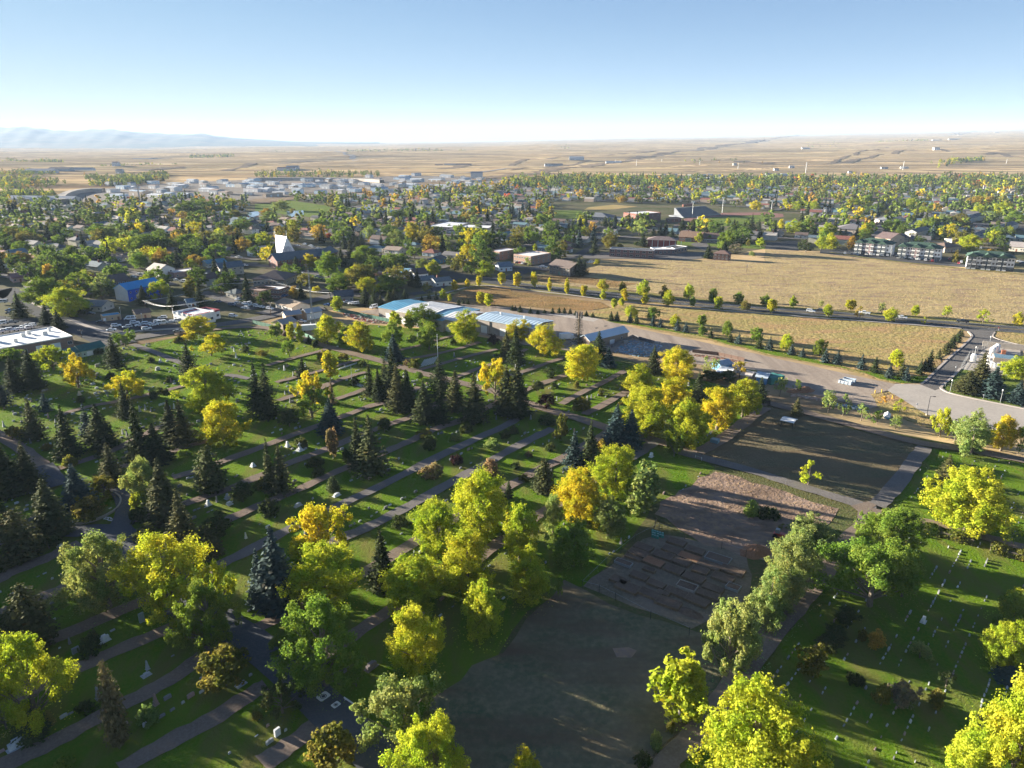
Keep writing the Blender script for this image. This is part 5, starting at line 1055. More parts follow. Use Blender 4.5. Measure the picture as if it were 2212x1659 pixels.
bld('brick_apartments', 'apartment house', 'flat brick apartments partly cut by tan trees, left twin', 'A1', (2030, 1180), (2120, 1192), (2250, 1165), 6.5, roof='flat', wall='brick_tan', roofc=(.66, .63, .62), parc=(.34, .22, .19), nwin=5, floors=2, ws=(1.3, 1.6), side=3)
bld('white_school', 'school', 'long low school with white flat roofs among trees', 'A1', (1485, 968), (1700, 978), (1690, 930), 4.5, roof='flat', wall=(.42, .34, .30), roofc=(.70, .70, .70), nwin=12, ws=(2.0, 1.4), side=2)
bld('white_school', 'school', 'right wing of long white-roofed school', 'A1', (1760, 975), (2020, 985), 24, 4.5, roof='flat', wall=(.42, .34, .30), roofc=(.66, .66, .67), nwin=12, ws=(2.0, 1.4), side=2)
bld('flat_office', 'office', 'dark brick office with flat white roof beside power line', 'B1', (0, 68), (210, 82), (60, 40), 5.6, roof='flat', wall='brick_brown', roofc=(.72, .70, .67), nwin=8, floors=2, ws=(1.6, 1.2), side=3)
bld('brown_hip_house', 'house', 'large house with broad brown hip roof above power line', 'A1', (-20, 1425), (250, 1430), 20, 4.4, roof='hip', wall=(.30, .25, .20), roofc=(.14, .105, .095), rh=4.4, over=1.0, nwin=8, floors=1, ws=(1.6, 1.6), side=2)
for i, (x0, y0, x1, y1, D, wall, rf, rh, lab) in enumerate((
    (1245, 1372, 1400, 1350, 12, (.34, .30, .27), (.16, .34, .44), .5, 'house with nearly flat light blue roof beside main street'),
    (1385, 1385, 1500, 1372, 11, (.66, .66, .66), (.07, .06, .065), 3.0, 'white house with dark purple-black gable roof beside main street'),
    (1420, 1440, 1560, 1430, 9, (.70, .68, .62), (.12, .16, .18), 2.0, 'white ranch house with dark roof at street corner'),
    (1565, 1450, 1705, 1436, 9, (.62, .60, .55), (.15, .17, .18), 1.8, 'cream ranch house with chimney left of highway poplars'),
    (690, 1580, 850, 1572, 11, (.24, .25, .25), (.075, .085, .10), 2.6, 'dark grey house above green fence and parked cars'),
    (2125, 1320, 2230, 1312, 9, (.60, .66, .72), (.12, .17, .22), 2.6, 'pale blue house with white gable behind tan trees'),
    (1600, 1255, 1660, 1235, 9, (.03, .16, .30), (.10, .10, .11), 1.6, 'small deep blue house with black roof under tall trees'))):
    bld('family_house', 'house', lab, 'A1', (x0, y0), (x1, y1), D, 3.4 if i not in (0,) else 4.2, wall=wall, roofc=rf, rh=rh, nwin=4, side=1, chimney=1 if i in (3,) else 0, doors=((.5, 1.0, 2.1),))
for i, (c, x0, y0, x1, y1, D, h, rt, wall, rf, rh, lab) in enumerate((
    ('A0', 1510, 1375, 1720, 1345, 12, 3.6, 'flat', (.30, .20, .17), (.62, .58, .55), .4, 'long flat-roofed store with pale roof right of blue building'),
    ('A0', 905, 1455, 1120, 1425, 14, 6.2, 'gable', 'brick_brown', (.12, .085, .075), 3.0, 'brick apartment row with brown roof behind blue building'),
    ('A0', 1905, 1330, 2110, 1310, 11, 5.6, 'gable', (.42, .38, .32), (.10, .13, .16), 2.8, 'two-storey cream house with slate roof above power line'),
    ('A0', 1275, 1335, 1370, 1352, 12, 5.5, 'gable', (.70, .68, .64), (.40, .36, .32), 3.2, 'white house with steep tan roof facing side street'),
    ('A0', 455, 1250, 560, 1240, 11, 5.4, 'gable', (.55, .50, .44), (.05, .055, .06), 2.4, 'cream two-storey house with black roof in left streets'),
    ('A0', 110, 1415, 250, 1400, 12, 3.2, 'gable', (.45, .30, .27), (.24, .12, .11), 2.0, 'low pink-brown house with red roof at left edge'),
    ('A0', 1800, 1290, 1960, 1272, 10, 3.2, 'gable', (.35, .40, .38), (.09, .22, .28), 1.8, 'house with teal roof beside orange tree'),
    ('B0', 655, 215, 880, 222, 10, 3.2, 'gable', (.52, .48, .42), (.17, .18, .19), 2.2, 'cream house with grey roof and garage beside car park'),
    ('B0', 2045, 115, 2140, 95, 9, 3.2, 'hip', (.52, .47, .38), (.10, .12, .12), 2.0, 'cream cottage with dark hip roof left of brick office'),
    ('B0', 2145, 80, 2260, 95, 12, 5.6, 'flat', 'brick_tan', (.30, .2, .16), .4, 'tan brick block behind cream cottage'),
    ('B0', 1630, 195, 1720, 185, 8, 2.8, 'gable', (.60, .66, .70), (.13, .20, .26), 1.6, 'small pale blue garage behind restaurant'),
    ('A3', 610, 985, 880, 1000, 28, 4.5, 'hip', (.55, .45, .36), (.17, .155, .16), 4.5, 'wide tan school with broad grey hip roof'),
    ('A3', 1030, 925, 1330, 930, 34, 4.5, 'hip', (.40, .33, .28), (.13, .135, .15), 5.0, 'wide dark grey roofed school among yellow trees'),
    ('A3', 955, 1060, 1085, 1075, 22, 7.0, 'gable', (.58, .45, .32), (.15, .105, .10), 4.0, 'large tan building with brown gable roof behind first apartment block'),
    ('A3', 1165, 1068, 1250, 1062, 14, 6.0, 'gable', (.55, .47, .38), (.07, .075, .09), 2.6, 'tan house with black roof right of large tan building'),
    ('A3', 1560, 1150, 1700, 1140, 14, 4.5, 'hip', (.42, .32, .24), (.16, .11, .09), 3.0, 'tan clubhouse with brown roof between apartment blocks'),
    ('A3', 2120, 1140, 2260, 1150, 16, 4.0, 'gable', (.62, .56, .46), (.34, .30, .28), 3.2, 'cream building with pale roof at right edge'),
    ('A3', 440, 960, 610, 965, 14, 4.0, 'gable', (.30, .22, .18), (.10, .085, .08), 3.0, 'long dark brown roofed house beside ball field'),
    ('A3', 1620, 1085, 1700, 1080, 8, 3.0, 'flat', (.50, .45, .40), (.55, .56, .58), .3, 'small flat pale building beside large yellow-green tree'))):
    bld('town_building', 'building', lab, c, (x0, y0), (x1, y1), D, h, roof=rt, wall=wall, roofc=rf, rh=rh, over=.7, nwin=6 if D > 13 else 4, floors=2 if h > 5 else 1, side=2, doors=((.45, 1.1, 2.1),))
# row houses climbing away at the right
for s, (xa, ya, xb, yb, n) in enumerate(((1310, 1068, 1900, 905, 15), (1850, 1100, 2190, 985, 9))):
    a, bq = G('A3', xa, ya), G('A3', xb, yb); d = bq - a; rz = math.atan2(d.y, d.x); L = d.length / n
    for k in range(n):
        p = a + d * (k / n); cc = R.choice([(.42, .47, .52), (.36, .40, .45), (.50, .48, .45)])
        r = bldw('row_house', 'row house', None, (p.x, p.y, 0), rz, L - .1, 11, 5.0 + .25*(k % 2), wall=cc, roofc=R.choice([(.10, .125, .15), (.13, .14, .15), (.09, .10, .115)]), rh=2.4, over=.15, nwin=2, floors=2, ws=(1.2, 1.2), side=0, doors=((.75, 1.0, 2.1, (.2, .2, .25)),), group='row houses stepping up the slope')
        PEND[-1] = (r, 'grey unit in the %s terrace of row houses at right' % ('longer' if s == 0 else 'shorter'), proj(p)[0])
# ------------------------------------------------------------------ the town: streets, houses, trees
TOWN = pts('A0 -500,860 0,790 900,770 1500,735 2212,745 A1 700,720 1500,660 2212,590 A2 700,545 1500,500 2212,500 A3 900,560 1700,545 2500,560 2800,700 2700,1330 2212,1335 1700,1310 1000,1170 560,1160 0,1140 A2 1700,1180 760,1180 300,1380 0,1380 A1 1600,1400 1350,1540 1000,1640 B1 680,230 0,320 B0 1600,340 1000,300 650,330 330,170 0,30 -700,-60')
EXCL = [pts(s) for s in (
    'A1 -60,735 250,735 640,790 700,860 560,900 0,900 A0 2120,890', 'A2 370,740 1100,770 1500,770 2212,820 A3 180,850 400,880 640,890 600,960 0,930 A2 2212,990 1400,990 1100,940 370,930',
    'A2 620,1195 800,1080 1430,1080 1700,1100 2212,1120 2212,1290 620,1300', 'A3 470,1140 1100,1150 1900,1160 2600,1180 2600,1400 470,1260', 'B0 700,380 900,260 1900,230 2000,340 1600,440 900,500',
    'A1 250,1340 480,1240 800,1290 950,1400 700,1470 330,1390', 'A1 120,1120 620,1120 700,1200 600,1280 100,1300', 'A3 0,1090 450,1090 450,1180 0,1180', 'B1 -50,-40 250,-40 250,130 -50,130')]
def in_town(x, y):
    X, Y = np.array([x]), np.array([y])
    return bool(pip(TOWN, X, Y)[0]) and not any(pip(e, X, Y)[0] for e in EXCL)
TA = math.radians(-29); ax_, ay_ = Vector((math.cos(TA), math.sin(TA), 0)), Vector((-math.sin(TA), math.cos(TA), 0))
ORG = G('A1', 650, 1175)
LINES = []
for k in range(-14, 24):
    for dirv, oth, step in ((ax_, ay_, 68.0), (ay_, ax_, 135.0)):
        o = ORG + oth * (k * step); run = []
        for i in range(-150, 151):
            q = o + dirv * (i * 10.0)
            ok = in_town(q.x, q.y) and 200 < q.y < 1500 and abs(q.x) < q.y * .85 + 60
            if ok: run.append(q)
            if (not ok or i == 150) and run:
                if len(run) > 5: LINES.append((run, dirv, oth, step))
                run = []
for run, dirv, oth, step in LINES:
    near_ = [p for p in run if any(on_road(p.x, p.y, -2) for _ in (0,))]
    p = densify(run, 9.0, False); v, f = ribbon_mesh(p, 8.5, next_z(.003)); me = bpy.data.meshes.new('street'); me.from_pydata(v, [], f); me.materials.append(M['asphalt_old'])
    mesh_obj('street', me)['kind'] = 'structure'; ROADS.append((p, 4.2))
GRID.clear(); road_hash()
OG = {}
def occ_add(x, y, r): OG.setdefault((int(x // 12), int(y // 12)), []).append((x, y, r))
for q in OCC: occ_add(*q)
def occ_hit(x, y, r, f=1.0):
    i, j = int(x // 12), int(y // 12)
    for di in (-2, -1, 0, 1, 2):
        for dj in (-2, -1, 0, 1, 2):
            for a, b_, c_ in OG.get((i+di, j+dj), ()):
                if (a-x)**2 + (b_-y)**2 < ((r + c_) * f)**2: return True
    return False
SPOTS = []
for run, dirv, oth, step in LINES:
    if step > 100: continue
    Ls = (run[-1] - run[0]).length; s = 8.0
    while s < Ls - 8:
        for sd in (-1, 1):
            q = run[0] + dirv * (s + R.uniform(-2, 2)) + oth * sd * R.uniform(15, 19)
            if in_town(q.x, q.y) and not on_road(q.x, q.y, 8.0) and not occ_hit(q.x, q.y, 7.0, .9):
                u, v, dep = proj(q)
                if -120 < u < 2330 and R.random() < .80: SPOTS.append((dep, q, sd)); occ_add(q.x, q.y, 7.5)
        s += R.uniform(17, 23)
SPOTS.sort(key=lambda t: t[0])
RC = [((.16, .15, .15), 'grey'), ((.14, .10, .085), 'brown'), ((.10, .14, .17), 'slate blue'), ((.26, .20, .16), 'tan'), ((.08, .08, .09), 'black'), ((.11, .19, .22), 'teal'), ((.36, .33, .30), 'pale'), ((.22, .09, .07), 'red-brown')]
WC = [(.66, .64, .60), (.55, .50, .42), (.46, .44, .42), (.40, .48, .54), (.56, .42, .32), (.70, .69, .66), (.36, .38, .34), (.62, .56, .42)]
print('house spots', len(SPOTS))
far_v = []; far_f = []; far_m = []
for i, (dep, q, sd) in enumerate(SPOTS):
    L, D, h = R.uniform(11, 17), R.uniform(8, 10.5), R.choice([2.8, 2.9, 3.0, 4.8]); rc, rn = R.choice(RC); wc = R.choice(WC)
    rz = TA + (math.pi if sd < 0 else 0) + (math.pi/2 if R.random() < .2 else 0)
    ctr = Vector((math.cos(rz)*L/2 - math.sin(rz)*D/2, math.sin(rz)*L/2 + math.cos(rz)*D/2, 0)); p = q - ctr
    if i < 300:
        u, v, _ = proj(q)
        kind = R.random()
        near_house = dep < 620
        r = bldw('town_house', 'house', None, (p.x, p.y, 0), rz, L, D, h, roof='hip' if kind < .25 else 'gable', wall=wc, roofc=rc, rh=D*R.uniform(.18, .30), over=.5, nwin=4 if near_house else 3, floors=1 if h < 4 else 2, ws=(1.3, 1.2),
                 side=1, doors=((.5, 1.0, 2.1, R.choice([(.3, .1, .08), (.7, .7, .7), (.1, .12, .2)])), (.84, 2.6, 2.2, 'g')) if near_house else ((.5, 1.0, 2.1, (.3, .2, .15)),), chimney=1 if R.random() < .3 else 0, group='houses of the town')
        PEND[-1] = (r, '%s-roofed %s house near the %s' % (rn, 'two-storey' if h > 4 else 'low', near(u, v)), u)
    else:
        rh = D * .22; b0 = len(far_v); ca, sa = math.cos(rz), math.sin(rz)
        loc = [(0, 0, 0), (L, 0, 0), (L, D, 0), (0, D, 0), (0, 0, h), (L, 0, h), (L, D, h), (0, D, h), (0, D/2, h+rh), (L, D/2, h+rh)]
        far_v += [(p.x + ca*x - sa*y, p.y + sa*x + ca*y, z) for x, y, z in loc]
        far_f += [tuple(b0 + k for k in t) for t in ((0, 1, 5, 4), (2, 3, 7, 6), (1, 2, 6, 9, 5), (3, 0, 4, 8, 7), (4, 5, 9, 8), (6, 7, 8, 9))]
        far_m += [wc] * 4 + [rc] * 2
def tint_mat(name, leafy=False, rough=.85):
    m, nt, b, out = new_mat(name); at = nt.nodes.new('ShaderNodeAttribute'); at.attribute_name = 'tint'
    col = at.outputs['Color']
    if leafy:
        g = nt.nodes.new('ShaderNodeNewGeometry'); r2 = ramp(nt, g.outputs['Random Per Island'], [(0, (.8, .82, .8)), (.6, (1, 1, 1)), (1, (1.2, 1.08, .95))]); col = mix(nt, 1.0, col, r2.outputs[0], 'MULTIPLY')
    nt.links.new(col, b.inputs['Base Color']); b.inputs['Roughness'].default_value = rough; b.inputs['Specular IOR Level'].default_value = .02 if leafy else .15
    if leafy:
        t = nt.nodes.new('ShaderNodeBsdfTranslucent'); ms = nt.nodes.new('ShaderNodeMixShader'); ms.inputs[0].default_value = .33
        nt.links.new(col, t.inputs['Color']); nt.links.new(b.outputs[0], ms.inputs[1]); nt.links.new(t.outputs[0], ms.inputs[2]); nt.links.new(ms.outputs[0], out.inputs['Surface'])
    return m
M['tint'] = tint_mat('tint'); M['tint_leaf'] = tint_mat('tint_leaf', True)
def set_tint(me, face_cols):
    at = me.attributes.new('tint', 'FLOAT_COLOR', 'FACE'); at.data.foreach_set('color', np.asarray([(*c, 1.0) for c in face_cols] if not isinstance(face_cols, np.ndarray) else face_cols, np.float32).ravel())
if far_v:
    me = bpy.data.meshes.new('distant_houses'); me.from_pydata(far_v, [], far_f); me.materials.append(M['tint']); set_tint(me, far_m); me.update()
    tag(mesh_obj('distant_houses', me), 'mass of small far houses beyond the nearer streets', 'houses', kind='stuff')
# far industrial sheds, mobile homes, parked lorries
IND = pts('A0 900,600 1500,590 2212,565 A1 900,540 1500,520 2100,570 2212,620 1500,660 600,700 0,720 A0 1500,720 800,760 900,660')
def rnd_in(poly, n, seed):
    g = np.random.default_rng(seed); us = g.uniform(-100, 2312, n); vs = g.uniform(375, 640, n); out = []
    X = []; 
    for u, v in zip(us, vs):
        if v < 318: continue
        X.append(guv(u, v))
    X = np.array([(p.x, p.y) for p in X]); return X[pip(poly, X[:, 0], X[:, 1])]
n_ind = 0
for x, y in rnd_in(IND, 3200, 5):
    if n_ind >= 150: break
    if occ_hit(x, y, 10, .8): continue
    L, D, h = R.uniform(10, 38), R.uniform(8, 20), R.uniform(3.5, 7); nm, wc = R.choice([('white', (.55, .55, .55)), ('white', (.60, .60, .61)), ('grey', (.42, .44, .46)), ('cream', (.60, .54, .46)), ('pale blue', (.48, .58, .66)), ('tan', (.48, .38, .29))])
    u, v, _ = proj((x, y, 0)); rt = R.choice(['flat', 'gable', 'gable'])
    r = bldw('industrial_shed', 'warehouse', None, (x, y, 0), TA + R.choice([0, 0, math.pi/2]), L, D, h, roof=rt, wall=wc, roofc=R.choice([(.50, .50, .51), (.42, .44, .46), (.30, .36, .42), (.22, .21, .20), (.30, .22, .17)]), rh=D*.1, over=.2, par=.3, nwin=0, side=0, doors=((.3, 4.0, 3.6, 'g'), (.7, 4.0, 3.6, 'g')), group='far industrial sheds', roofm='metal_roof')
    PEND[-1] = (r, 'far %s %s-roofed shed near the %s' % (nm, 'flat' if rt == 'flat' else 'ridge', near(u, v)), u); occ_add(x, y, 11); n_ind += 1
MOB = pts('A2 1250,540 1400,510 1800,515 2000,545 2000,600 1500,590 1250,580'); k = 0
for x, y in rnd_in(MOB, 6000, 9):
    if k >= 55: break
    if occ_hit(x, y, 9, .75): continue
    u, v, _ = proj((x, y, 0))
    r = bldw('mobile_home', 'mobile home', None, (x, y, 0), TA + math.pi/2 + R.choice([0, 0, math.pi/2]), R.uniform(15, 22), 5.5, 3.2, roof='gable', wall=R.choice(WC), roofc=(.70, .70, .70), rh=.7, over=.2, nwin=3, side=0, group='white-roofed mobile homes', roofm='metal_roof')
    PEND[-1] = (r, 'white-roofed mobile home in the far home park', u); occ_add(x, y, 9); k += 1
fv = []; ff = []; fc = []
def lorry(x, y, a, L, W, h, c):
    b0 = len(fv); ca, sa = math.cos(a), math.sin(a)
    for z0, z1, x0, x1 in ((.9, h, 0, L), (.3, h*.75, L + .4, L + 2.4)):
        b0 = len(fv)
        for z in (z0, z1):
            for lx, ly in ((x0, 0), (x1, 0), (x1, W), (x0, W)): fv.append((x + ca*lx - sa*ly, y + sa*lx + ca*ly, z))
        ff.extend([tuple(b0 + i for i in t) for t in ((4, 5, 6, 7), (0, 1, 5, 4), (1, 2, 6, 5), (2, 3, 7, 6), (3, 0, 4, 7))]); fc.extend([c] * 5)
for poly, n, s in ((pts('A0 800,740 1000,700 1500,690 1700,700 1600,735 1000,760'), 3000, 3), (pts('A1 0,575 370,580 380,620 0,640'), 4000, 4), (pts('A1 700,640 1500,600 1900,620 1500,660 700,690'), 2500, 8), (pts('A0 100,850 300,830 480,900 450,920 250,870'), 1500, 6)):
    for x, y in rnd_in(poly, n, s)[:130]: lorry(x, y, TA + R.choice([0, .05, math.pi/2]), R.uniform(4, 9), 2.4, R.uniform(1.6, 3.4), R.choice([(.62, .62, .64)] * 3 + [(.5, .52, .55), (.3, .1, .08), (.15, .2, .35)]))
me = bpy.data.meshes.new('parked_lorries'); me.from_pydata(fv, [], ff); me.materials.append(M['tint']); set_tint(me, fc); me.update(); tag(mesh_obj('parked_lorries', me), 'white mass of vans and trailers parked in the far yards', 'vehicles', kind='stuff')
# trees among the houses
def scatter(poly, n, seed, rmin, excl=True):
    out = []
    for x, y in rnd_in(poly, n, seed):
        if excl and any(pip(e, np.array([x]), np.array([y]))[0] for e in EXCL): continue
        out.append((x, y))
    return out
CAND = []
G_ = np.random.default_rng(77)
def town_pts():
    """even spread over the ground of the town"""
    ys = G_.uniform(230, 1900, 60000); xs = G_.uniform(-1, 1, 60000) * (ys * .80 + 40)
    keep = G_.uniform(0, 1, 60000) < ys / 1900
    xs, ys = xs[keep], ys[keep]; ins = pip(TOWN, xs, ys)
    for e in EXCL: ins &= ~pip(e, xs, ys)
    return list(zip(xs[ins], ys[ins]))
for x, y in town_pts():
    con = R.random() < .27; H = R.uniform(10, 18) if con else R.uniform(9, 17); W = H * (R.uniform(.36, .5) if con else R.uniform(.95, 1.25))
    if on_road(x, y, .8 if R.random() < .75 else -1.0) or occ_hit(x, y, W * .36, .74): continue
    u, v, dep = proj((x, y, 0))
    if not (-60 < u < 2270): continue
    CAND.append((dep, x, y, H, W, con)); occ_add(x, y, W * .40)
    if len(CAND) > 2600: break
for s, n, seed in (('A2 0,545 300,530 700,525 1050,545 1050,590 700,600 0,590', 9000, 21), ('A0 0,560 300,560 600,600 350,640 0,650', 5000, 22), ('A0 0,700 200,680 480,700 480,760 250,770 0,770', 5000, 23), ('A0 740,600 1400,560 1450,570 1100,620 780,620', 3500, 24),
                   ('A0 1640,365 2030,372 2030,388 1640,385', 8000, 25), ('A1 800,345 1090,345 1090,358 800,360', 6000, 26), ('A1 1120,340 1630,342 1630,354 1120,354', 9000, 27), ('A1 0,510 500,500 1100,510 1100,540 600,550 0,560', 8000, 28), ('A3 1410,485 1560,480 1880,450 1890,480 1480,500', 9000, 29), ('A3 930,330 1400,325 1400,340 930,340', 9000, 30), ('A0 150,410 230,415 540,415 560,435 150,432', 4000, 31)):
    poly = pts(s); k = 0; g = np.random.default_rng(seed)
    bx = [p.x for p in poly]; by = [p.y for p in poly]
    for _ in range(1500):
        x, y = g.uniform(min(bx), max(bx)), g.uniform(min(by), max(by))
        if not pip(poly, np.array([x]), np.array([y]))[0] or occ_hit(x, y, 3.2, .8): continue
        H = g.uniform(7, 14); CAND.append((proj((x, y, 0))[2], x, y, H, H * .8, g.random() < .15)); occ_add(x, y, 3.2); k += 1
        if k > 150: break
for s, n, seed in (('A0 730,530 1000,535 1450,510 1470,560 1200,590 740,565', 260, 41), ('A0 0,500 250,490 500,520 250,560 0,560', 150, 42), ('A0 340,405 490,405 490,432 340,430', 30, 43), ('A0 150,410 215,412 215,432 150,430', 14, 44), ('A0 0,395 130,395 130,410 0,410', 20, 45), ('A2 1500,430 1900,430 2212,450 2212,470 1500,450', 18, 46), ('A3 1600,200 1830,205 1830,215 1600,215', 45, 47), ('A3 1060,205 1420,200 1560,205 1550,212 1060,215', 60, 48), ('A3 2000,205 2212,200 2212,210 2000,214', 35, 49),
                   ('A3 1570,440 1640,455 1890,435 1890,480 1570,485', 40, 50), ('A2 440,325 540,325 540,345 440,348', 22, 51), ('A3 340,325 620,335 620,355 340,350', 40, 52), ('A2 1560,240 1850,240 1850,255 1560,255', 40, 53), ('A0 830,440 1600,430 1600,450 830,460', 60, 54), ('A1 1760,342 1825,342 1825,358 1760,358', 14, 55), ('A1 0,320 260,325 260,335 0,332', 30, 56)):
    poly = pts(s); k = 0; g = np.random.default_rng(seed); bx = [p.x for p in poly]; by = [p.y for p in poly]
    for _ in range(3000):
        x, y = g.uniform(min(bx), max(bx)), g.uniform(min(by), max(by))
        if pip(poly, np.array([x]), np.array([y]))[0]: H = g.uniform(6, 11); CAND.append((proj((x, y, 0))[2], x, y, H, H * 1.1, False)); k += 1
        if k >= n: break
for c, x, y, L, D, h in (('A0', 160, 347, 60, 20, 8), ('A0', 210, 505, 90, 30, 8), ('A0', 420, 495, 70, 25, 7), ('A0', 560, 478, 90, 24, 7), ('A0', 700, 475, 40, 20, 8), ('A0', 975, 462, 20, 20, 12), ('A0', 1005, 515, 18, 16, 10), ('A0', 1150, 385, 110, 14, 5), ('A0', 1300, 383, 120, 14, 5), ('A0', 60, 760, 110, 22, 6), ('A1', 190, 482, 60, 20, 8), ('A1', 270, 478, 40, 20, 8), ('A1', 1560, 445, 30, 14, 7), ('A1', 1640, 442, 50, 16, 9), ('A1', 1740, 448, 60, 16, 6), ('A1', 1870, 555, 30, 20, 14), ('A2', 300, 445, 70, 20, 8), ('A2', 510, 435, 60, 24, 9), ('A2', 830, 445, 60, 18, 6), ('A2', 1930, 475, 12, 10, 6), ('A3', 1445, 412, 26, 16, 9),
                         ('A3', 1430, 335, 80, 16, 6), ('A3', 1570, 333, 110, 16, 6), ('A3', 175, 368, 40, 16, 5), ('A3', 310, 365, 50, 16, 6), ('A3', 10, 528, 18, 10, 5), ('A3', 75, 505, 14, 9, 5), ('A3', 80, 530, 16, 10, 5), ('A3', 140, 530, 20, 10, 5), ('A3', 205, 495, 15, 9, 6), ('A3', 720, 518, 10, 8, 5), ('A3', 1000, 500, 20, 9, 5), ('A3', 1170, 500, 22, 9, 5), ('A3', 1650, 297, 60, 14, 5), ('A3', 1800, 297, 80, 14, 5), ('A3', 1960, 296, 60, 14, 5)):
    p = G(c, x, y); p.z = far_z(p.x, p.y) - .3; wc = R.choice([(.50, .50, .50), (.46, .44, .40), (.32, .34, .36)])
    r = bldw('farm_building', 'farm building', None, tuple(p), R.uniform(-.15, .1), L, D, h, wall=wc, roofc=R.choice([(.40, .41, .42), (.25, .25, .27), (.18, .13, .11)]), rh=D*.18, over=.2, nwin=0, side=0, doors=((.4, 4, 4, 'g'),), group='farm buildings on the far plain')
    PEND[-1] = (r, 'far farm building on the open plain beyond the town', uv(c, x, y)[0])
CAND.sort(key=lambda t: t[0]); print('town trees', len(CAND))
nt_, ns_ = 0, 0; fV = []; fC = []
FARP = []
for i in range(6):
    tb, V, n, H, W = decid('cottonwood', 900+i, 11, 9.5, 1.2, 12, 120, 2.2, 1.0, .3, .0, 3, sub=1, nr=.35); FARP.append((V, H, W))
FARS = []
for i in range(3):
    tb, V, n, H, W = conifer(930+i, 13, 6.0, 12, 7, ls=1.15, droop=.35, k=1); FARS.append((V, H, W))
LEAF['DG'] = (.15, .205, .05); LNAME['DG'] = 'deep green'
for dep, x, y, H, W, con in CAND:
    u, v, _ = proj((x, y, 0))
    left = u < 900
    if con: cn = R.choice(['S', 'S', 'S', 'B', 'SG'])
    else:
        q = R.random(); cn = ('DG' if q < .42 else 'G' if q < .60 else 'OL' if q < .76 else 'GG' if q < .84 else 'YG' if q < .93 else 'Y' if q < .96 else 'O') if left else ('DG' if q < .34 else 'G' if q < .58 else 'YG' if q < .70 else 'OL' if q < .84 else 'GG' if q < .90 else 'Y' if q < .95 else 'O' if q < .995 else 'R')
    c = LEAF[cn]; j = R.uniform(.8, 1.15); c = (c[0]*j, c[1]*j, c[2]*j)
    z = far_z(x, y)
    if con and ns_ < 250 or (not con and nt_ < 300):
        P = PROTO['town_spruce' if con else 'town_tree']; me, h0, w0 = P[(nt_ + ns_) % len(P)]
        o = mesh_obj('town_spruce' if con else 'town_tree', me, None, (x, y, z), R.uniform(0, 6.28), c, (W/w0, W/w0, H/h0))
        want(o, '%s %s among houses near the %s' % (LNAME[cn], 'spruce' if con else 'leafy tree', near(u, v)), u, 'conifer' if con else 'tree', 'conifers in the town streets' if con else 'leafy trees in the town streets')
        if con: ns_ += 1
        else: nt_ += 1
    else:
        V, h0, w0 = R.choice(FARS if con else FARP); a = R.uniform(0, 6.28); ca, sa = math.cos(a), math.sin(a); sx, sz = W/w0, H/h0
        Q = np.stack([(V[:, 0]*ca - V[:, 1]*sa)*sx + x, (V[:, 0]*sa + V[:, 1]*ca)*sx + y, V[:, 2]*sz + z], 1)
        fV.append(Q); fC.append(np.tile(np.array([*c, 1.0]), (len(V)//4, 1)))
fV = np.concatenate(fV); fC = np.concatenate(fC)
me = np_mesh('distant_trees', fV, len(fV)//4, M['tint_leaf']); set_tint(me, fC); print('far leaf quads', len(fV)//4)
tag(mesh_obj('distant_trees', me), 'mass of far green and yellow trees through the town and plain', 'trees', kind='stuff')
# ------------------------------------------------------------------ graves
LAWNS = [p for n, p in SHEETS if n == 'lawn']
LANE = Vector((math.cos(math.radians(53)), math.sin(math.radians(53)), 0)); LPER = Vector((-LANE.y, LANE.x, 0))
q0, q1 = G('D3', 500, 1040), G('D3', 800, 580); ROWD = (q1 - q0).normalized(); ROWP = Vector((-ROWD.y, ROWD.x, 0))
def stone_mesh(kind):
    mb = MB()
    if kind == 'tablet':
        mb.box(-.42, .42, -.22, .22, 0, .18); n = 7
        prof = [(-.33, .18), (.33, .18), (.33, .70)] + [(.33*math.cos(math.pi*k/n), .70 + .2*math.sin(math.pi*k/n)) for k in range(1, n)] + [(-.33, .70)]
        mb.prism(prof, -.1, .1)
    elif kind == 'block': mb.box(-.75, .75, -.28, .28, 0, .2).prism([(-.6, .2), (.6, .2), (.58, .82), (.3, .9), (-.3, .9), (-.58, .82)], -.16, .16)
    elif kind == 'slant': mb.add([(-.45, -.25, 0), (.45, -.25, 0), (.45, .25, 0), (-.45, .25, 0), (-.45, .05, .5), (.45, .05, .5), (.45, .25, .5), (-.45, .25, .5)], [(0, 1, 5, 4), (4, 5, 6, 7), (2, 3, 7, 6), (1, 2, 6, 5), (3, 0, 4, 7)])
    elif kind == 'flat': mb.add([(-.4, -.24, 0), (.4, -.24, 0), (.4, .24, 0), (-.4, .24, 0), (-.38, -.22, .12), (.38, -.22, .12), (.38, .22, .16), (-.38, .22, .16)], [(0, 1, 5, 4), (4, 5, 6, 7), (2, 3, 7, 6), (1, 2, 6, 5), (3, 0, 4, 7)])
    elif kind == 'cross': mb.box(-.35, .35, -.25, .25, 0, .3).box(-.09, .09, -.08, .08, .3, 1.5).box(-.36, -.09, -.08, .08, 1.0, 1.18).box(.09, .36, -.08, .08, 1.0, 1.18)
    elif kind == 'pillar': mb.box(-.45, .45, -.45, .45, 0, .35).box(-.32, .32, -.32, .32, .35, 1.0).add([(-.26, -.26, 1), (.26, -.26, 1), (.26, .26, 1), (-.26, .26, 1), (-.15, -.15, 2.4), (.15, -.15, 2.4), (.15, .15, 2.4), (-.15, .15, 2.4), (0, 0, 2.65)], [(0, 1, 5, 4), (1, 2, 6, 5), (2, 3, 7, 6), (3, 0, 4, 7), (4, 5, 8), (5, 6, 8), (6, 7, 8), (7, 4, 8)])
    return mb
SM = {k: stone_mesh(k) for k in ('tablet', 'block', 'slant', 'flat', 'cross', 'pillar')}
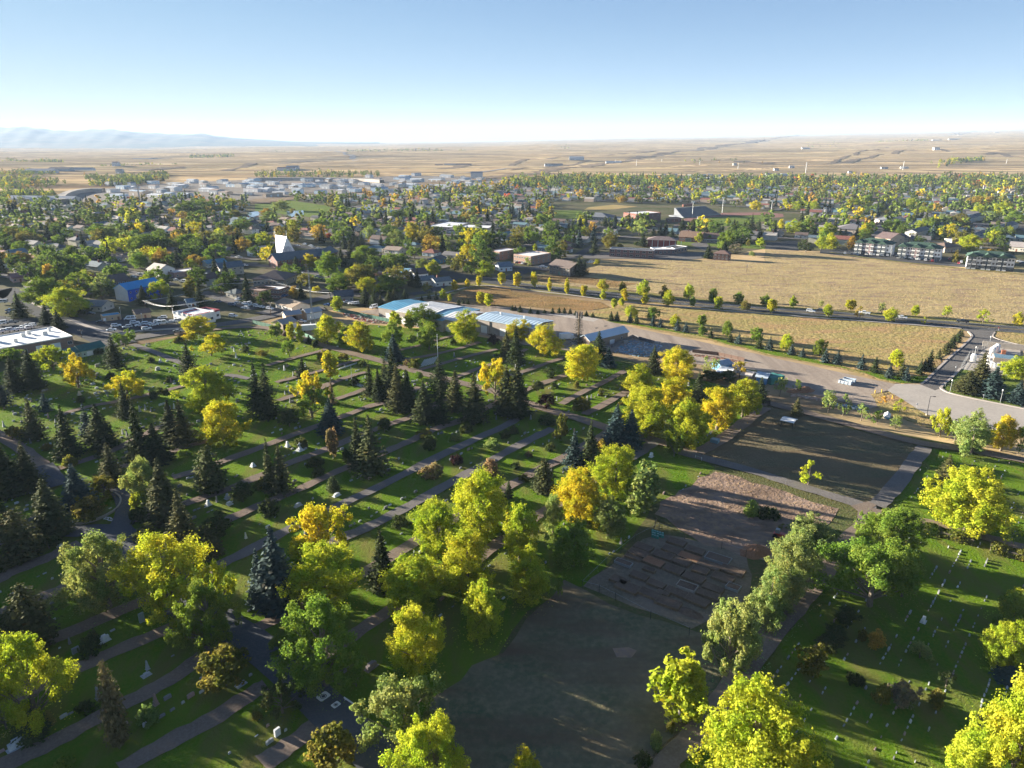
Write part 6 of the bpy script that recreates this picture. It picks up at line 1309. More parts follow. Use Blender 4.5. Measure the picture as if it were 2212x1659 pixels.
SMESH = {k: v.mesh('gravestone', M['stone']) for k, v in SM.items()}
SC = [((.58, .59, .58), 'white'), ((.34, .35, .36), 'grey'), ((.22, .22, .23), 'dark grey'), ((.34, .24, .21), 'rose'), ((.42, .42, .40), 'pale grey'), ((.38, .39, .40), 'pale grey')]
ST = []
gS = np.random.default_rng(5)
def add_stone(p, ang, kind, ci, s=1.0): ST.append((proj(p)[2], p, ang + R.uniform(-.06, .06), kind, ci, s))
# rows on the right-hand lawns
aR = math.atan2(ROWD.y, ROWD.x)
for lawn in LAWNS[1:]:
    c0 = G('D3', 1200, 700)
    for r in range(-40, 90):
        if r % 3 == 2 and R.random() < .7: continue
        run = 0.0
        for s in range(-60, 90):
            p = c0 + ROWP * (r * 2.55) + ROWD * (s * 1.6)
            if math.sin(r * 1.7 + s * .13) + math.sin(s * .31 + r * .9) < R.uniform(-2.0, .8): continue
            u, v, d = proj(p)
            if not (1380 < u < 2260 and v < 1720) or d > 260: continue
            if not pip(lawn, np.array([p.x]), np.array([p.y]))[0] or on_road(p.x, p.y, 1.2): continue
            if u < 1500 + (1659 - v) * .8 and v > 1100: continue
            add_stone(p + ROWD * R.uniform(-.15, .15), aR, R.choice(['tablet', 'block', 'slant', 'slant', 'flat', 'flat', 'slant']), R.choice([1, 1, 2, 3, 4, 5, 0]), R.uniform(.62, .95))
# family plots between the lanes on the left
aL = math.atan2(LANE.y, LANE.x)
c0 = G('C1', 1000, 800)
for r in range(-75, 75):
    for s in range(-110, 110):
        w = math.sin(r * .8 + s * .21) + math.sin(s * .37 - r * .5) + math.sin(r * 2.1)
        if w < R.uniform(-.9, 2.3): continue
        p = c0 + LPER * (r * 3.1 + R.uniform(-.3, .3)) + LANE * (s * 1.7 + R.uniform(-.5, .5))
        u, v, d = proj(p)
        if not (-30 < u < 2240 and v < 1720 and p.y > 40): continue
        if not pip(LAWNS[0], np.array([p.x]), np.array([p.y]))[0] or on_road(p.x, p.y, 1.0): continue
        if u > 620 and v > 1340 and u < 1500 and v - 1340 > (940 - u) * 1.0: continue
        if v < 790 and u > 560 and R.random() < .6: continue
        add_stone(p, aL, R.choice(['tablet', 'block', 'flat', 'flat', 'slant', 'flat', 'block', 'slant', 'pillar'] if R.random() < .3 else ['flat', 'slant', 'flat', 'tablet', 'block', 'flat']), R.choice([0, 1, 1, 2, 3, 4, 5, 2]), R.uniform(.6, 1.05))
# two military plots of small white stones
for c, x0, y0, x1, y1, x2, y2, na, nb in (('B1', 1432, 755, 1560, 720, 1475, 690, 9, 7), ('B1', 725, 778, 870, 728, 760, 765, 10, 3), ('B1', 860, 905, 940, 935, 880, 890, 8, 2)):
    a, b_, c_ = G(c, x0, y0), G(c, x1, y1), G(c, x2, y2)
    for i in range(na):
        for j in range(nb): add_stone(a + (b_ - a) * (i / na) + (c_ - a) * (j / nb), aL, 'tablet', 0, .85)
ST.sort(key=lambda t: t[0]); print('stones', len(ST))
KW = dict(tablet='round-topped headstone', block='wide headstone', slant='slanted grave marker', flat='flat grave marker', cross='stone cross', pillar='stone obelisk')
sv = []; sf = []; sc_ = []
for i, (dep, p, a, k, ci, s) in enumerate(ST):
    if i < 300:
        o = mesh_obj('gravestone', SMESH[k], None, (p.x, p.y, 0), a, SC[ci][0], (s, s, s * R.uniform(.9, 1.15)))
        u, v, _ = proj(p); want(o, '%s %s near the %s' % (SC[ci][1], KW[k], near(u, v)), u, 'gravestone', 'gravestones on the cemetery lawns')
    else:
        b0 = len(sv); ca, sa = math.cos(a), math.sin(a); mb = SM[k]
        sv += [(p.x + (ca*x - sa*y)*s, p.y + (sa*x + ca*y)*s, z*s) for x, y, z in mb.v]; sf += [tuple(b0 + q for q in f) for f in mb.f]; sc_ += [SC[ci][0]] * len(mb.f)
me = bpy.data.meshes.new('more_gravestones'); me.from_pydata(sv, [], sf); me.materials.append(M['tint']); set_tint(me, sc_); me.update()
tag(mesh_obj('more_gravestones', me), 'the many smaller gravestones further back on the cemetery lawns', 'gravestones', kind='stuff')
# monuments that stand out
def hgt(c, x, yb, yt):
    b0 = G(c, x, yb); ut, vt = uv(c, x, yt); yc = (829.5 - vt) / FPX
    return b0, CAM_H + (yc * b0.y * CP - b0.y * SP) / (CP + yc * SP)
def monument(c, x, yb, yt, kind, col, label, rz=aL, wide=1.0):
    b0, H = hgt(c, x, yb, yt); mb = MB(); r = empty('monument', b0, rz)
    if kind == 'obelisk':
        base = MB().box(-.7, .7, -.7, .7, 0, .4).box(-.5, .5, -.5, .5, .4, max(.9, H*.25)); z0 = max(.9, H*.25)
        mb.add([(-.38, -.38, z0), (.38, -.38, z0), (.38, .38, z0), (-.38, .38, z0), (-.22, -.22, H*.93), (.22, -.22, H*.93), (.22, .22, H*.93), (-.22, .22, H*.93), (0, 0, H)], [(0, 1, 5, 4), (1, 2, 6, 5), (2, 3, 7, 6), (3, 0, 4, 7), (4, 5, 8), (5, 6, 8), (6, 7, 8), (7, 4, 8)])
    elif kind == 'cross':
        base = MB().box(-1.1, 1.1, -1.1, 1.1, 0, .35).box(-.7, .7, -.7, .7, .35, H*.3)
        mb.add([(-.4, -.4, H*.3), (.4, -.4, H*.3), (.4, .4, H*.3), (-.4, .4, H*.3), (-.28, -.28, H*.62), (.28, -.28, H*.62), (.28, .28, H*.62), (-.28, .28, H*.62)], [(0, 1, 5, 4), (1, 2, 6, 5), (2, 3, 7, 6), (3, 0, 4, 7), (4, 5, 6, 7)]).box(-.16, .16, -.14, .14, H*.62, H).box(-.6, -.16, -.14, .14, H*.8, H*.87).box(.16, .6, -.14, .14, H*.8, H*.87)
    elif kind == 'slab': base = MB().box(-.8*wide, .8*wide, -.4, .4, 0, .22); mb.box(-.6*wide, .6*wide, -.2, .2, .22, H)
    elif kind == 'domed':
        base = MB().box(-1.1*wide, 1.1*wide, -.5, .5, 0, .3); n = 8
        mb.prism([(-.85*wide, .3), (.85*wide, .3)] + [(.85*wide*math.cos(math.pi*k/n), .3 + (H-.3)*(.55 + .45*math.sin(math.pi*k/n))) for k in range(0, n+1)], -.25, .25)
    else:
        base = MB().box(-1.6*wide, 1.6*wide, -.6, .6, 0, .3); mb.box(-1.3*wide, 1.3*wide, -.3, .3, .3, H*.8).box(-.7*wide, .7*wide, -.34, .34, H*.8, H)
    base.build('base', M['stone'], r, col=tuple(k*.9 for k in col)); mb.build('shaft' if kind in ('obelisk', 'cross') else 'headstone', M['stone'], r, col=col)
    return tag(r, label, 'monument')
W_, G1 = (.68, .69, .68), (.45, .46, .47)
for a in (('C1', 390, 150, 80, 'cross', W_, 'tall white stone monument topped by a cross'), ('C1', 283, 118, 62, 'obelisk', W_, 'slim white obelisk left of the cross monument'),
          ('C0', 1808, 627, 572, 'obelisk', W_, 'white obelisk left of sunlit lawn strip'), ('C0', 1992, 620, 588, 'obelisk', W_, 'white obelisk on sunlit lawn strip'), ('C0', 1775, 487, 442, 'obelisk', W_, 'pale obelisk under dark juniper, left one'),
          ('C0', 1850, 488, 440, 'obelisk', W_, 'pale obelisk under dark juniper, right one'), ('C0', 2195, 290, 250, 'obelisk', W_, 'short white obelisk beside upper lane'), ('C0', 530, 990, 945, 'obelisk', W_, 'pale obelisk at foot of brownish spruce'),
          ('C0', 1975, 570, 515, 'obelisk', G1, 'blue-grey obelisk above sunlit lawn strip'), ('B0', 1392, 712, 680, 'obelisk', G1, 'small grey column on bright lawn below white garage'), ('B0', 692, 997, 955, 'obelisk', (.6, .5, .35), 'sunlit square column below golden tree'),
          ('B1', 1232, 1135, 962, 'obelisk', W_, 'very tall slim white column in front of dark spruces'), ('D1', 197, 1388, 1318, 'slab', W_, 'upright white headstone beside drive in lower lawn', aL, .8), ('D0', 1235, 402, 318, 'slab', (.30, .36, .36), 'tall blue-grey upright slab between lower lanes', aL, .8),
          ('D0', 165, 1482, 1405, 'double', (.52, .55, .56), 'wide stepped pale monument at lower left corner', aL, 1.0), ('D0', 905, 570, 512, 'double', (.70, .70, .68), 'broad white monument between lower left lanes', aL, .7), ('D0', 662, 668, 615, 'slab', (.25, .28, .30), 'dark grey headstone beside dark bush', aL, 1.0),
          ('C1', 375, 634, 600, 'domed', G1, 'domed dark-faced headstone on white base above golden tree'), ('C1', 708, 545, 515, 'double', W_, 'white stepped monument by the lane with spread base', aL, .7), ('B0', 845, 752, 722, 'slab', (.34, .31, .28), 'brown upright monument on bright lawn', aL, 1.2),
          ('B0', 1370, 778, 745, 'double', (.48, .46, .42), 'stepped grey monument in middle of bright lawn', aL, .7), ('B0', 808, 905, 885, 'domed', G1, 'domed grey monument beside golden tree', aL, .8), ('C2', 1222, 205, 165, 'double', (.7, .71, .7), 'white monument with base near lane bend', aL, .5),
          ('D3', 1368, 400, 345, 'domed', W_, 'white domed stone standing out among right-hand rows', aR, .7), ('D0', 1270, 865, 838, 'block', G1, 'grey headstone with pale edges above sunlit lane', aL, .5), ('D0', 2090, 945, 915, 'block', (.35, .38, .40), 'long grey headstone under olive bush', aL, .6), ('D1', 1010, 800, 745, 'block', (.2, .17, .17), 'dark family monument left of lower field', aL, .8)):
    monument(*a)
# grave plot kerbs
def plot_kerb(c, p, label):
    q = [G(c, x, y) for x, y in p]; r = empty('plot_kerb', q[0]); tag(r, label, 'grave plot')
    for i in range(len(q) - 1):
        a, b_ = q[i], q[i+1]; d = b_ - a; MB().box(0, d.length, -.12, .12, 0, .18).build('kerb', M['stone'], r, tuple(a - q[0]), math.atan2(d.y, d.x), (.5, .5, .48))
plot_kerb('C1', [(395, 700), (225, 600)], 'long low kerb left of domed headstone'); plot_kerb('C1', [(188, 740), (265, 785), (390, 740)], 'corner kerb round plot above blue spruces'); plot_kerb('D0', [(320, 1090), (150, 1175), (210, 1265)], 'pale kerb round grave plot at lower left')
plot_kerb('B1', [(1040, 1140), (1185, 1205), (1330, 1150)], 'kerb round sunny plot before the white column'); plot_kerb('D0', [(1600, 690), (1640, 725), (1755, 670)], 'pale kerb corner near olive bush'); plot_kerb('D0', [(880, 1100), (905, 1130), (975, 1098)], 'small kerb corner left of rusty juniper'); plot_kerb('D0', [(10, 1590), (20, 1610), (250, 1500)], 'kerb along wide stepped monument')
for i, (x, y) in enumerate([(1075, 1140), (1110, 1148), (1140, 1118), (1165, 1112), (1245, 1160), (1275, 1150), (1300, 1140), (1160, 1135), (1100, 1128)]):
    p = G('B1', x, y); o = mesh_obj('gravestone', SMESH['flat'], None, p, aL, (.7, .68, .62), (1.6, 1.3, 1.6)); want(o, 'pale flat marker inside kerbed plot before white column', uv('B1', x, y)[0], 'gravestone', 'flat markers in kerbed plot')

# ------------------------------------------------------------------ grass on the lawns
def grass(name, polys, n, h, w, seed, rmax, cols, rmin=60, lanes=True, mat='tint_leaf', label='', cat='grass', tilt=(.25, 1.0), scm=2.2):
    g = np.random.default_rng(seed); P = []
    # even in the picture more than on the ground: nearer ground gets more blades
    r = rmin * (rmax / rmin) ** g.uniform(0, 1, n * 3); a = g.uniform(-.72, .72, n * 3); X = r * np.sin(a); Y = r * np.cos(a)
    ins = np.zeros(len(X), bool)
    for q in polys: ins |= pip(q, X, Y)
    X, Y, r = X[ins], Y[ins], r[ins]
    if lanes:
        keep = np.ones(len(X), bool); cell = 1.0; occ = set()
        for p, hw_ in ROADS:
            if p[0].y > 450: continue
            for i in range(len(p) - 1):
                k = max(1, int((p[i+1] - p[i]).length / .7))
                for j in range(k):
                    q = p[i].lerp(p[i+1], j / k); dd = p[i+1] - p[i]; nn = Vector((-dd.y, dd.x, 0)).normalized(); t = -hw_
                    while t <= hw_: z = q + nn * t; occ.add((int(z.x // cell), int(z.y // cell))); t += .7
        kx, ky = (X // cell).astype(int), (Y // cell).astype(int)
        keep = np.array([(i, j) not in occ for i, j in zip(kx, ky)]); 
        for nm, q in SHEETS:
            if nm in ('dirt_road', 'concrete_apron', 'access_road', 'gravel_yard'): keep &= ~pip(q, X, Y)
        X, Y, r = X[keep], Y[keep], r[keep]
    X, Y, r = X[:n], Y[:n], r[:n]; m_ = len(X); sc = np.clip(r / 150, .75, scm)
    C = np.stack([X, Y, np.zeros(m_)], 1); az = g.uniform(0, 2*math.pi, m_); T = np.stack([np.cos(az), np.sin(az), np.zeros(m_)], 1)
    lean = g.uniform(*tilt, m_)[:, None]; U = np.stack([-np.sin(az), np.cos(az), np.zeros(m_)], 1) * lean + np.array([0, 0, 1.0]) * 1.0
    hh = (h * sc * g.uniform(.6, 1.3, m_))[:, None]; ww = (w * sc * g.uniform(.6, 1.3, m_))[:, None]
    V = np.stack([C - T*ww + [0, 0, .015], C + T*ww + [0, 0, .015], C + T*ww*.6 + U*hh, C - T*ww*.6 + U*hh], 1).reshape(-1, 3)
    me = np_mesh(name, V, m_, M[mat])
    nz = np.sin(X*.05 + 1.3*np.sin(Y*.04)) * .6 + np.sin(X*.11 - Y*.08 + 2*np.sin(X*.03)) * .5 + np.sin(X*.21 + Y*.17) * .25 + g.normal(0, .3, m_); t = np.clip(nz * .5 + .5, 0, 1)[:, None]
    cc = np.array(cols[0]) * (1 - t) + np.array(cols[1]) * t; set_tint(me, np.concatenate([cc, np.ones((m_, 1))], 1))
    return tag(mesh_obj(name, me), label, cat, kind='stuff')
grass('lawn_grass', LAWNS, 190000, .13, .17, 3, 400, ((.14, .29, .010), (.40, .44, .022)), label='short green grass of the cemetery lawns')
FLD = [p for n, p in SHEETS if n in ('mown_field', 'bare_field', 'rough_grass')]
grass('field_grass', [p for n, p in SHEETS if n in ('mown_field', 'bare_field')], 60000, .12, .14, 4, 260, ((.26, .20, .10), (.14, .17, .06)), label='thin dry grass of the mown and bare fields')
grass('weeds', [p for n, p in SHEETS if n in ('dirt_patch', 'garden_ground')], 15000, .24, .15, 5, 240, ((.42, .26, .14), (.22, .21, .08)), label='dry weeds on the bare ground and garden', rmin=110, lanes=False)
grass('sagebrush', [p for n, p in SHEETS if n in ('sage_hill',)], 45000, .14, .12, 6, 720, ((.45, .34, .18), (.37, .295, .145)), label='dry bunch grass and sagebrush on the open hill', rmin=330, lanes=False, scm=2.0)
grass('meadow_grass', [p for n, p in SHEETS if n in ('meadow', 'marsh', 'roadside_verge', 'green_strip', 'verge_grass', 'dry_grass_patch')], 60000, .11, .12, 7, 560, ((.46, .33, .13), (.32, .29, .08)), label='dry yellow grass beside the highway', rmin=180, scm=1.8)

# fallen leaves round the yellow trees
g = np.random.default_rng(12); LV = []; LC = []
for o in list(bpy.data.objects):
    if o.name.split('.')[0] in ('cottonwood_tree', 'elm_tree') and o.location.y < 330:
        cr = [c for c in o.children if c.name.startswith('crown')][0]; n = int(130 if o.location.y < 220 else 60); Wd = cr.scale[0] * 6
        a = g.uniform(0, 6.28, n); r = Wd * np.sqrt(g.uniform(0, 1, n)) * 1.3; C = np.stack([o.location.x + r*np.cos(a), o.location.y + r*np.sin(a), np.full(n, ZC[0] + .02)], 1)
        LV.append(leaf_quads(C, np.array([0, 0, 1.0]) + .25*g.normal(size=(n, 3)), g.uniform(.06, .14, n))); LC.append(np.tile([*[min(.7, k*1.1) for k in cr.color[:3]], 1.0], (n, 1)) * np.append(g.uniform(.6, 1.2, 3), 1))
LV = np.concatenate(LV); me = np_mesh('fallen_leaves', LV, len(LV)//4, M['tint']); set_tint(me, np.concatenate(LC)); tag(mesh_obj('fallen_leaves', me), 'yellow and green leaves fallen on the lawns under the trees', 'leaves', kind='stuff')
# ------------------------------------------------------------------ vehicles
def car_parts(kind):
    b = MB(); g = MB(); w = MB()
    if kind == 'sedan': lo = [(-2.25, .35), (2.2, .35), (2.28, .6), (2.15, .82), (1.0, .92), (-1.5, .95), (-2.25, .88)]; cab = [(1.0, .9), (.3, 1.42), (-.9, 1.44), (-1.75, .93)]; L = 2.2
    elif kind == 'suv': lo = [(-2.3, .4), (2.25, .4), (2.3, .75), (2.15, 1.0), (1.1, 1.08), (-2.3, 1.1)]; cab = [(1.1, 1.06), (.5, 1.72), (-2.0, 1.74), (-2.27, 1.08)]; L = 2.3
    elif kind == 'pickup': lo = [(-2.8, .45), (2.7, .45), (2.75, .85), (2.6, 1.08), (1.4, 1.12), (-2.8, 1.1)]; cab = [(1.4, 1.1), (.85, 1.8), (-.6, 1.82), (-.8, 1.1)]; L = 2.7
    else: lo = [(-2.8, .4), (2.6, .4), (2.65, .9), (2.3, 1.15), (1.9, 1.2), (-2.8, 1.2)]; cab = [(1.95, 1.18), (1.45, 2.1), (-2.75, 2.15), (-2.8, 1.18)]; L = 2.7
    b.prism(lo, -.9, .9)
    n = len(cab); vs = [(x, -.86 if i in (0, n-1) else -.70, z) for i, (x, z) in enumerate(cab)] + [(x, .86 if i in (0, n-1) else .70, z) for i, (x, z) in enumerate(cab)]
    b.add(vs, [(0, 1, 2, 3)[::-1], (4, 5, 6, 7), (0, 4, 5, 1), (1, 5, 6, 2), (2, 6, 7, 3)])
    if kind == 'pickup': b.box(-2.75, -.85, -.9, -.8, 1.1, 1.3).box(-2.75, -.85, .8, .9, 1.1, 1.3).box(-2.8, -2.7, -.9, .9, 1.1, 1.3)
    def lerp(p, q, t): return tuple(p[i] + (q[i] - p[i]) * t for i in range(3))
    def quad(i0, i1, i2, i3, off, u0, u1, v0, v1):
        P = [vs[k] for k in (i0, i1, i2, i3)]
        def at(u, v): return Vector(lerp(lerp(P[0], P[1], u), lerp(P[3], P[2], u), v)) + Vector(off)
        g.add([at(u0, v0), at(u1, v0), at(u1, v1), at(u0, v1)], [(0, 1, 2, 3)])
    quad(0, 4, 5, 1, (.03, 0, .02), .08, .92, .12, .92); quad(3, 7, 6, 2, (-.03, 0, .02), .08, .92, .15, .9)
    for s_, (a, bq, c, d) in ((-1, (0, 3, 2, 1)), (1, (4, 7, 6, 5))):
        quad(a, bq, c, d, (0, s_*.03, 0), .10, .50, .14, .86); quad(a, bq, c, d, (0, s_*.03, 0), .54, .92, .14, .86)
    wb = MB(); N = 10; vs2 = []
    for yy in (-.11, .11):
        vs2 += [(.34*math.cos(2*math.pi*k/N), yy, .34*math.sin(2*math.pi*k/N)) for k in range(N)]
    wb.add(vs2, [tuple(range(N)), tuple(range(2*N-1, N-1, -1))] + [(k, k+N, (k+1) % N + N, (k+1) % N) for k in range(N)])
    hl = MB().box(0, .06, -.18, .18, 0, .14)
    return b.mesh('body', M['car_paint']), g.mesh('window', M['glass']), wb.mesh('wheel', M['rubber']), hl.mesh('headlight', M['white']), L, lo[-4][1] if kind != 'sedan' else .62
CARS = {k: car_parts(k) for k in ('sedan', 'suv', 'pickup', 'van')}
CC = dict(w=((.72, .73, .74), 'white'), b=((.02, .022, .03), 'black'), g=((.22, .23, .24), 'grey'), s=((.45, .47, .49), 'silver'), r=((.42, .03, .03), 'red'), m=((.10, .02, .03), 'dark red'), u=((.05, .13, .32), 'blue'), n=((.03, .06, .12), 'dark blue'))
def car(p, rz, kind, col, where, u):
    o = empty('parked_car' if where[0] == 'p' else 'car', p, rz); bm_, gm, wm, hm, L, hz_ = CARS[kind]; o.location.z = ZC[0] + .01
    mesh_obj('body', bm_, o, col=CC[col][0]); mesh_obj('window', gm, o)
    for sx in (-1, 1):
        for sy in (-1, 1): mesh_obj('wheel', wm, o, (sx * L * .62, sy * .82, .34))
    for sy in (-1, 1): mesh_obj('headlight', hm, o, (L + .02, sy * .62, .62))
    want(o, '%s %s %s' % (CC[col][1], dict(suv='estate car', sedan='car', pickup='pickup truck', van='van')[kind], where), u, 'pickup truck' if kind == 'pickup' else 'van' if kind == 'van' else 'car')
GA = math.radians(-29)
def cars(c, s, where, rz=None, jit=.08):
    for t in s.split():
        x, y, k = t.split(','); p = G(c, float(x), float(y)); kind = {'S': 'sedan', 'U': 'suv', 'P': 'pickup', 'V': 'van'}[k[1]]
        car(p, (GA if rz is None else rz) + R.uniform(-jit, jit) + (math.pi if R.random() < .5 else 0), kind, k[0], where, uv(c, float(x), float(y))[0])
N1 = GA + math.pi/2
cars('B0', '880,380,bS 1130,353,wV 1412,343,sU', 'parked across the car park below the huts', math.radians(10))
cars('B0', '1172,388,wU 1012,414,wU 1108,424,sU 1216,407,wS 1275,395,wU 1337,405,wS 1256,416,mS 1276,440,wU 1378,379,wU 1415,389,wV 1490,378,wS 1526,371,wU 970,450,wS', 'parked in the open car park', N1 - .5)
cars('B0', '1548,460,gS', 'on the street beside the bright lawn', math.radians(8))
cars('B0', '790,306,bS 865,250,sS 905,240,wV', 'parked beside the cream house', math.radians(10)); cars('B0', '318,213,wS 375,236,wU 395,245,sS', 'on the left-hand street', GA - .35)
cars('B0', '95,276,uS 93,300,nS 25,205,sV', 'parked by the left street edge', math.radians(5))
cars('B0', '10,392,wV 110,384,gP 220,414,wS 272,411,wU', 'parked behind the white-roofed brick works', math.radians(15)); cars('B0', '22,462,wU 100,447,wU 157,445,wS 190,445,wS 245,432,wU 60,462,wS', 'parked along the back of the brick works', N1 - .4)
cars('B0', '2025,328,wU 1892,202,nS 2015,230,nU 2127,258,wU', 'on the street right of the diner', GA + .1); cars('B0', '2070,178,sS 2098,184,nU 2130,214,wS 2152,220,wU 2186,228,wS 2062,212,sS', 'parked in front of the cream cottage', N1)
cars('B1', '410,374,wS', 'parked in the yard beside the lattice mast', math.radians(-20)); cars('B1', '246,138,uS 252,152,uU', 'parked behind the tan-roofed house', N1); cars('B1', '22,243,wU 57,248,wS 132,263,wU', 'parked on the street left of the sheds', GA)
cars('B1', '842,216,wS 870,218,wU 800,205,sS', 'parked before the dark grey house', math.radians(20)); cars('B1', '1028,252,wV', 'parked near left end of the long warehouse', N1); cars('B1', '630,230,uS', 'parked right of the three-door shed', GA)
HWA = math.radians(-29)
for c, t, rz in (('B3', '392,286,wU', HWA), ('B3', '476,276,bS', HWA), ('B3', '856,302,wP', HWA + math.pi), ('B3', '1176,342,wP', HWA), ('B3', '1706,376,bP', HWA + math.pi)):
    x, y, k = t.split(','); car(G(c, float(x), float(y)), rz - .05, {'U': 'suv', 'S': 'sedan', 'P': 'pickup'}[k[1]], k[0], 'driving on the highway', uv(c, float(x), float(y))[0])
cars('A2', '272,1333,wU 297,1335,wS', 'parked left of the brown-roofed apartment house', GA); cars('A2', '20,1312,uS 62,1296,bS 86,1297,rS 112,1302,wS 8,1330,nU', 'parked under the flat brick apartments', N1); cars('A2', '1130,1222,sU 1182,1220,gS 1206,1222,wU 1305,1214,gS', 'parked in front of the brick motel', N1)
cars('A2', '690,1295,wS 712,1290,sU 780,1085,wS 790,1070,uS', 'near the corner apartment house', GA)
cars('A3', ' '.join('%d,%d,%s' % (663.6 + .714*x, 951 + .714*y + 3, k) for x, y, k in ((35, 368, 'wU'), (120, 375, 'bS'), (190, 329, 'wS'), (240, 331, 'rS'), (195, 382, 'nS'), (350, 368, 'wU'), (388, 380, 'wS'), (300, 343, 'mS'), (460, 349, 'bU'), (512, 358, 'wS'), (480, 385, 'sU'), (552, 390, 'wS'), (602, 400, 'bS'), (662, 410, 'bU'), (732, 383, 'wS'), (762, 414, 'sU'), (822, 418, 'wS'), (850, 393, 'wU'), (888, 398, 'mS'), (912, 418, 'wU'), (932, 438, 'wS'), (977, 434, 'nU'), (1012, 448, 'wU'), (1052, 450, 'bS'), (1097, 458, 'rS'), (1132, 460, 'nS'), (1182, 424, 'wU'), (1302, 436, 'rU'), (1366, 404, 'bS'), (1372, 434, 'wS'), (1416, 486, 'rS'), (1446, 474, 'wU'), (270, 360, 'bU'), (90, 352, 'gS'), (420, 352, 'gU'), (700, 418, 'gS'))), 'parked below the white apartment blocks', N1)
cars('A3', '%d,%d,wU %d,%d,sS %d,%d,wS %d,%d,nU' % (663.6+.714*1660, 951+.714*304, 663.6+.714*1800, 951+.714*250, 663.6+.714*2160, 951+.714*470, 663.6+.714*2190, 951+.714*492), 'parked near the right-hand terraces', GA)
cars('A1', '290,1370,wS 345,1380,wU 410,1394,wS 545,1420,sU 577,1430,gS', 'parked along the church lawn', GA); cars('A1', '1306,1318,wU 1350,1282,gS 1552,1442,rS 800,1487,wS', 'on the main street', GA); cars('A1', '430,1136,wU 372,1146,wS 482,1150,wU 500,1160,sS 550,1170,wS', 'on the street behind the church tower', GA)
cars('A0', '1165,1424,wU 1210,1398,wS 1232,1402,sU 1265,1408,wS 930,1305,wU 2060,1248,wS 2080,1250,sU 1520,1450,sU 1600,1465,wV 1580,1460,gS 1800,1405,wU 2130,1320,sS', 'on a street in the left part of town', GA)
# lorry with white box near the workshop, trailer in the yard, boat
def box_truck(c, x, y, rz, label, L=7.0, cabc=(.6, .62, .64)):
    o = empty('box_truck', G(c, x, y), rz); MB().box(-L/2, L/2 - 1.9, -1.2, 1.2, .9, 3.5).build('cargo_box', M['white'], o)
    MB().prism([(L/2 - 1.8, .5), (L/2 + .2, .5), (L/2 + .2, 1.4), (L/2 - .3, 2.6), (L/2 - 1.8, 2.7)], -1.1, 1.1).build('cab', M['car_paint'], o, col=cabc); MB().box(L/2 - .2, L/2 + .03, -.9, .9, 1.5, 2.3).build('windscreen', M['glass'], o)
    for sx in (-L/2 + 1.2, L/2 - .6):
        for sy in (-1, 1): mesh_obj('wheel', CARS['suv'][2], o, (sx, sy, .42), scale=(1.25, 1.3, 1.25))
    tag(o, label, 'truck')
box_truck('B2', 490, 515, math.radians(20), 'white box truck parked left of the blue-roofed workshop'); box_truck('B1', 490, 440, math.radians(15), 'long white trailer truck parked behind yellow poplars', 9.0)
bo = empty('boat', G('B3', 1055, 1185), math.radians(60)); MB().add([(-2.6, -1, .9), (1.4, -1.05, .9), (3.0, 0, 1.1), (1.4, 1.05, .9), (-2.6, 1, .9), (-2.6, -.6, .3), (1.2, -.5, .3), (2.4, 0, .5), (1.2, .5, .3), (-2.6, .6, .3)], [(0, 5, 6, 1), (1, 6, 7, 2), (2, 7, 8, 3), (3, 8, 9, 4), (4, 9, 5, 0), (5, 9, 8, 7, 6)]).build('hull', M['car_paint'], bo, col=(.12, .30, .5))
MB().add([(-2.6, -1, .92), (1.4, -1.05, .92), (3.0, 0, 1.12), (1.4, 1.05, .92), (-2.6, 1, .92), (-2, 0, 1.7), (1.2, 0, 1.7)], [(0, 1, 6, 5), (1, 2, 6), (2, 3, 6), (3, 4, 5, 6), (4, 0, 5)]).build('cover', M['white'], bo); MB().box(-2.4, 2, -.1, .1, 0, .3).build('trailer', M['steel'], bo); tag(bo, 'covered white and blue boat on trailer at edge of gravel yard', 'boat')
for i, (x0, y0, x1, y1) in enumerate(((630, 893, 738, 915), (668, 878, 772, 897))):
    a, b_ = G('B3', x0, y0), G('B3', x1, y1); d = b_ - a; L = d.length; o = empty('steel_bin', a, math.atan2(d.y, d.x))
    MB().box(0, L, 0, .12, .3, 1.5).box(0, L, 2.2, 2.32, .3, 1.5).box(0, .12, .12, 2.2, .3, 1.5).box(L-.12, L, .12, 2.2, .3, 1.5).box(.12, L-.12, .12, 2.2, .3, .4).build('bin_body', M['paint'], o, col=(.42, .50, .58))
    MB().box(0, L, -.1, .0, 1.4, 1.5).box(0, L, 2.32, 2.42, 1.4, 1.5).build('rim', M['trim'], o)
    for k in range(int(L // 1.4)): MB().box(.5 + k*1.4, .62 + k*1.4, -.08, 0, .3, 1.4).build('rib', M['steel'], o)
    tag(o, ['long open steel bin on gravel yard, nearer of the pair', 'long open steel bin on gravel yard, farther of the pair'][i], 'skip')
